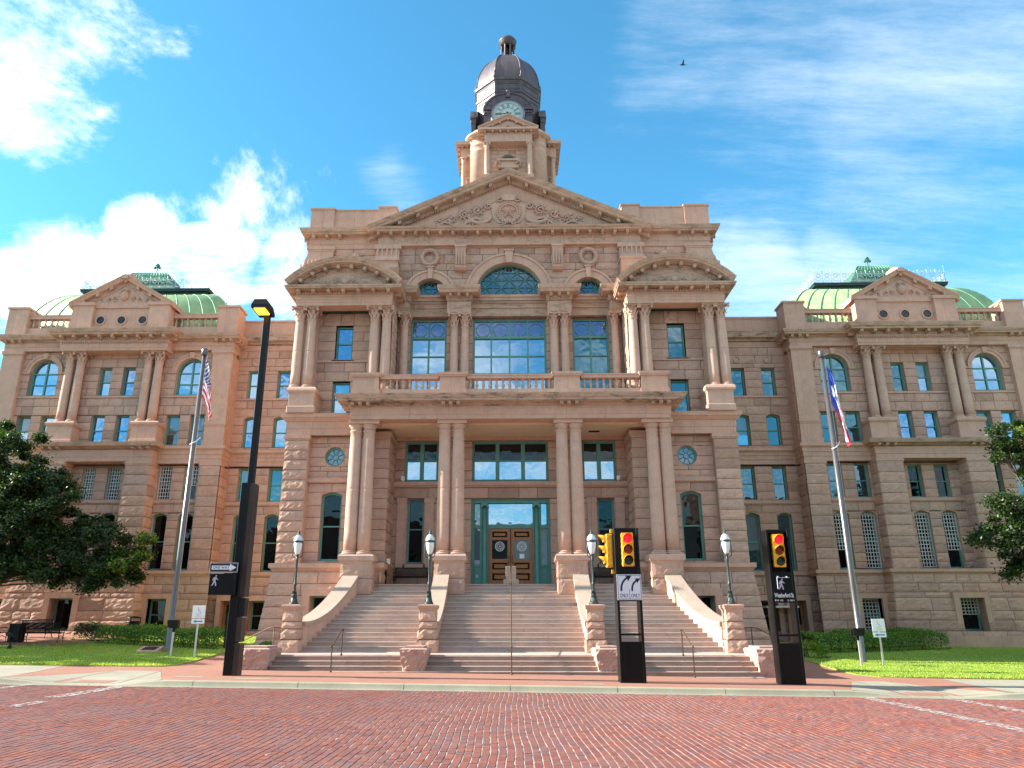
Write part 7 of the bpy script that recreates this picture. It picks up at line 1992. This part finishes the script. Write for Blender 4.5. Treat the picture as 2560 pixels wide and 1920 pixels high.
T2 = [((25.2, 36, 10.2), (1.4, 1.4, 1.0)), ((23.6, 35.6, 10.1), (.75, .9, .85)), ((23.2, 35.6, 9.5), (.55, .7, .5)), ((24.9, 35.6, 8.9), (1.2, 1.2, .8)), ((25.5, 35.7, 7.6), (1.2, 1.2, .7)), ((24.6, 35.6, 7.3), (.7, .9, .45)), ((22.6, 35.4, 6.9), (.65, .8, .55)), ((24.1, 35.6, 6.1), (1.2, 1.3, .95)), ((22.3, 35.4, 5.7), (.75, .8, .55)), ((21.4, 35.3, 5.35), (.5, .6, .32)), ((22.0, 35.3, 5.0), (.5, .6, .28)),
      ((24.8, 35.6, 5.0), (1.0, 1.1, .7)), ((23.2, 35.4, 4.0), (.8, .9, .5)), ((24.8, 35.6, 3.9), (1.1, 1.2, .6)), ((27.3, 36, 8.5), (1.8, 1.8, 2.4)), ((27.3, 36, 5.), (1.8, 1.8, 1.6)), ((25.6, 35.2, 4.9), (.5, .6, .5)), ((22.9, 35.3, 6.0), (.8, .8, .6)), ((23.0, 35.3, 4.9), (.8, .8, .5)), ((24.0, 35.5, 4.2), (1.0, 1.0, .55)), ((25.4, 35.4, 6.8), (1.1, 1.1, .8)), ((24.4, 35.2, 9.3), (.9, .9, .6))]
tree('live_oak', 'thinner live oak with gaps and bright yellow green outer leaves', (26.6, 36.2), T2, ['leaf', 'leafb'], .135, 4200, 91, (0, 3, 4, 16), .28)
def hedge(path, w, h, label, seed, leaf='leafh', n=900, name='clipped_hedge', cat='hedge', lsz=.085):
    """dense clipped hedge: woody core and leaves over a wavy box section"""
    P = [Vector(p) for p in path]; g0 = H(P[0].x, P[0].y); o = thing(name, label, cat, (P[0].x, P[0].y, g0), None); r_ = random.Random(seed)
    L_ = [(b-a_).length for a_, b in zip(P, P[1:])]; tot = sum(L_)
    def at(t):
        d = t*tot
        for a_, b, l in zip(P, P[1:], L_):
            if d <= l: return a_.lerp(b, d/l), (b-a_).normalized()
            d -= l
        return P[-1], (P[-1]-P[-2]).normalized()
    a = MB()
    for i in range(int(tot*3.5)+3):
        p, d = at(r_.random()); q = p+Vector((-d.y, d.x))*r_.uniform(-w*.3, w*.3); g = H(q.x, q.y)
        a.tube([(q.x, q.y, g-.05), (q.x+r_.uniform(-.1, .1), q.y+r_.uniform(-.1, .1), g+h*.45), (q.x+r_.uniform(-.25, .25), q.y+r_.uniform(-.2, .2), g+h*.85)], [.022, .016, .006], 5)
    a.build('stem', 'bark', o)
    b = MB()
    for _ in range(int(n*tot)):
        p, d = at(r_.random()); nrm = Vector((-d.y, d.x)); ang = r_.uniform(-.25, PI+.25)
        hh = h*(1+.10*math.sin(p.x*1.9+seed)+.08*noise.noise(Vector((p.x*1.3, p.y*1.3, seed)))); ww = w*(1+.12*noise.noise(Vector((p.x*1.1, seed, 1.))))
        e = .55; cs, sn = math.cos(ang), math.sin(ang)
        u = math.copysign(abs(cs)**e, cs)*ww/2; z = .16*h+math.copysign(abs(sn)**e, sn)*hh*.84; k = r_.uniform(.80, 1.04)
        q = p+nrm*u*k; g = H(q.x, q.y); zz = g+max(.05, z*k+r_.gauss(0, .025))
        nn = Vector((nrm.x*cs, nrm.y*cs, max(.1, sn)))+Vector((r_.gauss(0, .5), r_.gauss(0, .5), r_.gauss(0, .5))); nn.normalize()
        leaf_quad(b, Vector((q.x+r_.gauss(0, .02), q.y+r_.gauss(0, .02), zz)), nn, lsz*r_.uniform(.7, 1.3), r_, 0)
    b.build('foliage', leaf, o); return o
hedge([(-19.6, 38.4), (-17.5, 37.6), (-12.9, 36.2)], 1.5, .82, 'long clipped green hedge behind the pole of the striped flag', 3, n=2400)
hedge([(-21.5, 39.6), (-19.9, 39.0)], 1.3, .75, 'short darker hedge piece beside the seating corner', 5, leaf='leaf', n=2400)
hedge([(13.9, 38.1), (17.5, 39.4), (21.6, 41.2)], 1.6, .92, 'long clipped green hedge behind the pole of the single star flag', 8, n=2400)
hedge([(12.75, 35.5), (13.5, 36.3)], 1.5, .72, 'rounded yellow green shrub at the left end of the right hedge', 11, leaf='leafy', n=2600, name='round_shrub', cat='shrub')
hedge([(-10.9, 34.6), (-10.5, 34.8)], .8, .55, 'small green shrub by the left side path handrail', 13, n=2600, name='round_shrub', cat='shrub')

# ================================================================== BIRD
bx, by, bz = .27834*90, 90., 1.65+.84735*90
o = thing('bird', 'small dark bird flying high in the sky right of the clock tower', 'bird', (bx, by, bz))
def skinned(name, pts, edges, mat, par, loc):
    me = bpy.data.meshes.new(name); me.from_pydata([p[:3] for p in pts], edges, [])
    ob = bpy.data.objects.new(name, me); COL.objects.link(ob); ob.modifiers.new('skin', 'SKIN'); ob.modifiers.new('sub', 'SUBSURF').levels = 1
    for v, p in zip(me.skin_vertices[0].data, pts): v.radius = (p[3], p[3])
    me.skin_vertices[0].data[0].use_root = True
    dg = bpy.context.evaluated_depsgraph_get(); dg.update(); m2 = bpy.data.meshes.new_from_object(ob.evaluated_get(dg)); bpy.data.objects.remove(ob); bpy.data.meshes.remove(me)
    m2.materials.clear(); m2.materials.append(M[mat]); m2.name = name
    return place(name, m2, par, loc)
skinned('body', [(0, 0, 0, .10), (-.22, .02, .01, .09), (-.36, .02, .05, .06), (-.46, .02, .05, .015), (.25, 0, -.02, .06), (.48, 0, -.02, .02)], [(0, 1), (1, 2), (2, 3), (0, 4), (4, 5)], 'blackmat', o, (bx, by, bz))
for k in (-1, 1):
    a = MB(); n = 6; up = []
    for i in range(n+1):
        t = i/n; sp = .72*t; ch = .26*(1-t)**.6+.02; zz = .42*t+.05*math.sin(PI*t); xx = .08*t*t
        up.append([a.vert((xx-ch*.5, k*sp*.8, zz)), a.vert((xx, k*sp*.8, zz+.02)), a.vert((xx+ch*.5, k*sp*.8, zz-.01)), a.vert((xx, k*sp*.8, zz-.015))])
    for p, q in zip(up, up[1:]):
        for j in range(4): a.face((p[j], q[j], q[(j+1) % 4], p[(j+1) % 4]))
    place('wing', a.mesh('wing', 'blackmat'), o, (bx, by, bz+.04))

# ================================================================== ACROSS THE STREET (seen only in the window glass)
def far_building(x0, x1, y0, y1, z, mat, label, nf):
    o = thing('far_building', label, 'building', ((x0+x1)/2, y1, -.5)); a = MB(); a.box(x0, x1, y0, y1, -1, z); a.box(x0-.3, x1+.3, y0, y1+.3, z, z+.7); a.build('wall', mat, o)
    fm = None
    nx = int((x1-x0)/3.2)
    for f in range(nf):
        for i in range(nx):
            xc = x0+(x1-x0)*(i+.5)/nx
            if fm is None: b = MB(); b.box(-.7, .7, -.1, .03, 0, 2.); fm = b.mesh('window', 'glass_dark')
            place('window', fm, o, (xc, y1, 1.2+f*3.8))
    return o
M['brickwall'] = simple('brown_brick_wall', (.20, .10, .07), .9, var=.25, scale=2)
M['palewall'] = simple('pale_stone_wall', (.42, .38, .33), .9, var=.15, scale=1)
far_building(-40, -8, -30, -14, 13.0, 'brickwall', 'brown brick block across the street', 3)
far_building(-6.5, 22, -32, -16, 12.6, 'palewall', 'low pale stone block across the street', 2)
far_building(24, 60, -30, -14, 17.0, 'brickwall', 'taller brick block across the street', 4)

# ================================================================== SKY, SUN, CAMERA
SUN_EL, SUN_AZ = R(27), R(.3)          # azimuth: how far the sun stands in front of the facade plane, to the left
sd = Vector((-math.cos(SUN_EL)*math.cos(SUN_AZ), -math.cos(SUN_EL)*math.sin(SUN_AZ), math.sin(SUN_EL)))
sl = bpy.data.lights.new('sun', 'SUN'); sl.energy = 5.; sl.angle = R(.5); sl.color = (1., .94, .85)
so = bpy.data.objects.new('sun', sl); COL.objects.link(so); so.location = (-30, 0, 40); so.rotation_euler = sd.to_track_quat('Z', 'Y').to_euler()
W = bpy.data.worlds.new('World'); S.world = W; W.use_nodes = True
nt = W.node_tree; nt.nodes.clear(); N = NT(nt)
wo = N.n('ShaderNodeOutputWorld'); bg = N.n('ShaderNodeBackground'); N.l(bg.outputs[0], wo.inputs[0])
sky = N.n('ShaderNodeTexSky'); sky.sky_type = 'NISHITA'; sky.sun_disc = False; sky.sun_elevation = SUN_EL
sky.sun_rotation = math.atan2(sd.x, sd.y) % (2*PI); sky.altitude = 200; sky.air_density = 1.0; sky.dust_density = .6; sky.ozone_density = 2.2
bg.inputs['Strength'].default_value = .108
tc = N.n('ShaderNodeTexCoord'); d = tc.outputs['Generated']
def blob(px, py_, rad, soft):                      # soft patch of sky round a direction
    return px, py_, rad, soft
sx = N.n('ShaderNodeSeparateXYZ'); N.l(d, sx.inputs[0])
# project to a cloud layer for streaky noise
den = N.math('ADD', N.math('MAXIMUM', sx.outputs[2], 0.02), .18)
cx = N.n('ShaderNodeCombineXYZ'); N.l(N.math('DIVIDE', sx.outputs[0], den), cx.inputs[0]); N.l(N.math('DIVIDE', sx.outputs[1], den), cx.inputs[1])
cp = cx.outputs[0]
mp = N.n('ShaderNodeMapping'); mp.inputs['Rotation'].default_value = (0, R(-32), 0); mp.inputs['Scale'].default_value = (1.5, 1., 2.6); N.l(d, mp.inputs['Vector'])
mp2 = N.n('ShaderNodeMapping'); mp2.inputs['Rotation'].default_value = (0, R(20), 0); mp2.inputs['Scale'].default_value = (1.7, 1., 1.2); N.l(d, mp2.inputs['Vector'])
n_str = N.noise(mp.outputs[0], 7., 10, .68); n_puff = N.noise(mp2.outputs[0], 9., 10, .66)
n_big = N.noise(cp, 1.6, 8, .62); n_fine = N.noise(N.scalev(cp, (1., 2.2, 1)), 3.4, 9, .66); n_wisp = N.noise(N.scalev(cp, (.8, 3.0, 1)), 2.0, 9, .7)
warp = N.n('ShaderNodeTexNoise'); warp.inputs['Scale'].default_value = 5.; warp.inputs['Detail'].default_value = 7; N.l(d, warp.inputs['Vector'])
wv = N.n('ShaderNodeVectorMath', operation='SUBTRACT'); N.l(warp.outputs['Color'], wv.inputs[0]); wv.inputs[1].default_value = (.5, .5, .5)
wv2 = N.n('ShaderNodeVectorMath', operation='SCALE'); N.l(wv.outputs[0], wv2.inputs[0]); wv2.inputs['Scale'].default_value = .16
wd_ = N.n('ShaderNodeVectorMath', operation='ADD'); N.l(d, wd_.inputs[0]); N.l(wv2.outputs[0], wd_.inputs[1])
def mask(dirs):
    out = None
    for (vx, vy, vz), r0, r1, amp in dirs:
        v = Vector((vx, vy, vz)).normalized()
        dn = N.n('ShaderNodeVectorMath', operation='DISTANCE'); N.l(wd_.outputs[0], dn.inputs[0]); dn.inputs[1].default_value = v
        m = N.mr(dn.outputs['Value'], r1, r0, 0, amp, True)
        out = m if out is None else N.math('MAXIMUM', out, m)
    return out
THICK = [((-0.522, 0.765, 0.377), 0.037, 0.116, 1), ((-0.438, 0.805, 0.399), 0.043, 0.092, 1), ((-0.358, 0.838, 0.411), 0.037, 0.079, 0.95), ((-0.555, 0.769, 0.317), 0.018, 0.055, 0.6), ((-0.292, 0.871, 0.394), 0.024, 0.067, 0.85)]
THIN = [((0.183, 0.74, 0.647), 0.037, 0.159, 0.55), ((0.34, 0.703, 0.625), 0.061, 0.294, 0.5), ((0.468, 0.671, 0.575), 0.073, 0.294, 0.66), ((0.52, 0.707, 0.479), 0.061, 0.269, 0.55), ((0.472, 0.778, 0.414), 0.092, 0.294, 0.55), ((0.339, 0.84, 0.423), 0.037, 0.220, 0.55), ((-0.054, 0.756, 0.652), 0.003, 0.037, 0.3), ((-0.129, 0.841, 0.526), 0.012, 0.086, 0.5), ((-0.506, 0.684, 0.525), 0.003, 0.055, 0.35), ((0.432, 0.806, 0.405), 0.061, 0.208, 0.5), ((0.31, 0.864, 0.398), 0.031, 0.147, 0.9), ((0.388, 0.833, 0.395), 0.031, 0.122, 0.8)]
FEATHER = [((-0.5, 0.631, 0.593), 0.037, 0.159, 1), ((-0.527, 0.636, 0.563), 0.037, 0.135, 1), ((-0.445, 0.647, 0.619), 0.018, 0.116, 0.85), ((-0.394, 0.661, 0.638), 0.006, 0.073, 0.6), ((-0.496, 0.668, 0.554), 0.006, 0.079, 0.5)]
PUFF = [((-0.422, 0.796, 0.433), 0.037, 0.092, 0.85), ((-0.308, 0.823, 0.478), 0.031, 0.104, 0.78), ((-0.273, 0.811, 0.517), 0.012, 0.073, 0.62), ((-0.335, 0.792, 0.511), 0.009, 0.067, 0.55), ((-0.386, 0.789, 0.478), 0.012, 0.073, 0.55), ((-0.236, 0.82, 0.521), 0.006, 0.049, 0.5), ((-0.279, 0.855, 0.437), 0.024, 0.073, 0.8), ((-0.499, 0.761, 0.415), 0.024, 0.073, 0.8), ((-0.547, 0.744, 0.384), 0.012, 0.055, 0.6)]
thick = mask(THICK); thin = mask(THIN); feath = mask(FEATHER); puff = mask(PUFF)
c1 = N.math('MULTIPLY', thick, 1.25)
c1 = N.mr(N.math('ADD', thick, N.math('MULTIPLY', N.math('SUBTRACT', n_fine, .5), 2.6)), .30, 1.35, 0, 1, True)
c1 = N.math('MULTIPLY', c1, N.mr(thick, 0., .12, 0, 1))
for mk, nz, g0, g1 in ((feath, n_str, .34, 1.45), (puff, n_puff, .42, 1.4)):
    q = N.mr(N.math('ADD', mk, N.math('MULTIPLY', N.math('SUBTRACT', nz, .5), 2.9)), g0, g1, 0, 1, True)
    c1 = N.math('MAXIMUM', c1, N.math('MULTIPLY', q, N.mr(mk, 0., .2, 0, 1)))
c2 = N.mr(N.math('ADD', thin, N.math('MULTIPLY', N.math('SUBTRACT', n_wisp, .5), 1.6)), .25, 1.35, 0, .52, True)
c2 = N.math('MULTIPLY', c2, N.mr(thin, 0., .15, 0, 1))
# loose cloud over the rest of the sky, behind the camera
back = N.mr(sx.outputs[1], .25, -.1, 0, 1, True)
c3 = N.math('MULTIPLY', N.mr(n_big, .42, .60, 0, .9, True), back)
cl = N.math('MAXIMUM', N.math('MAXIMUM', c1, c2), c3, clamp=True)
tint = N.mix(1., sky.outputs[0], c4((.42, 1.0, 1.05)), 'MULTIPLY')
white = N.mix(N.mr(N.noise(cp, 2.5, 6), .35, .7), c4((4.6, 4.9, 5.2)), c4((6.2, 6.3, 6.3)))
N.l(N.mix(cl, tint, white), bg.inputs['Color'])

cam = bpy.data.cameras.new('camera'); co = bpy.data.objects.new('camera', cam); COL.objects.link(co)
co.location = (0, 0, 1.65); cam.sensor_width = 36; cam.lens = 36*1892.66/2560; cam.clip_end = 6000; cam.clip_start = .1
yaw, pitch = R(1.18225), R(17.5865)
fw = Vector((-math.sin(yaw)*math.cos(pitch), math.cos(yaw)*math.cos(pitch), math.sin(pitch)))
rt = Vector((math.cos(yaw), math.sin(yaw), 0)); up = rt.cross(fw)
m = Matrix((rt, up, -fw)).transposed().to_4x4(); m.translation = co.location; co.matrix_world = m
cam.shift_x = (1280-1237.16)/2560
S.camera = co
S.view_settings.view_transform = 'Standard'; S.view_settings.look = 'None'; S.view_settings.exposure = 1.6; S.view_settings.gamma = 1.
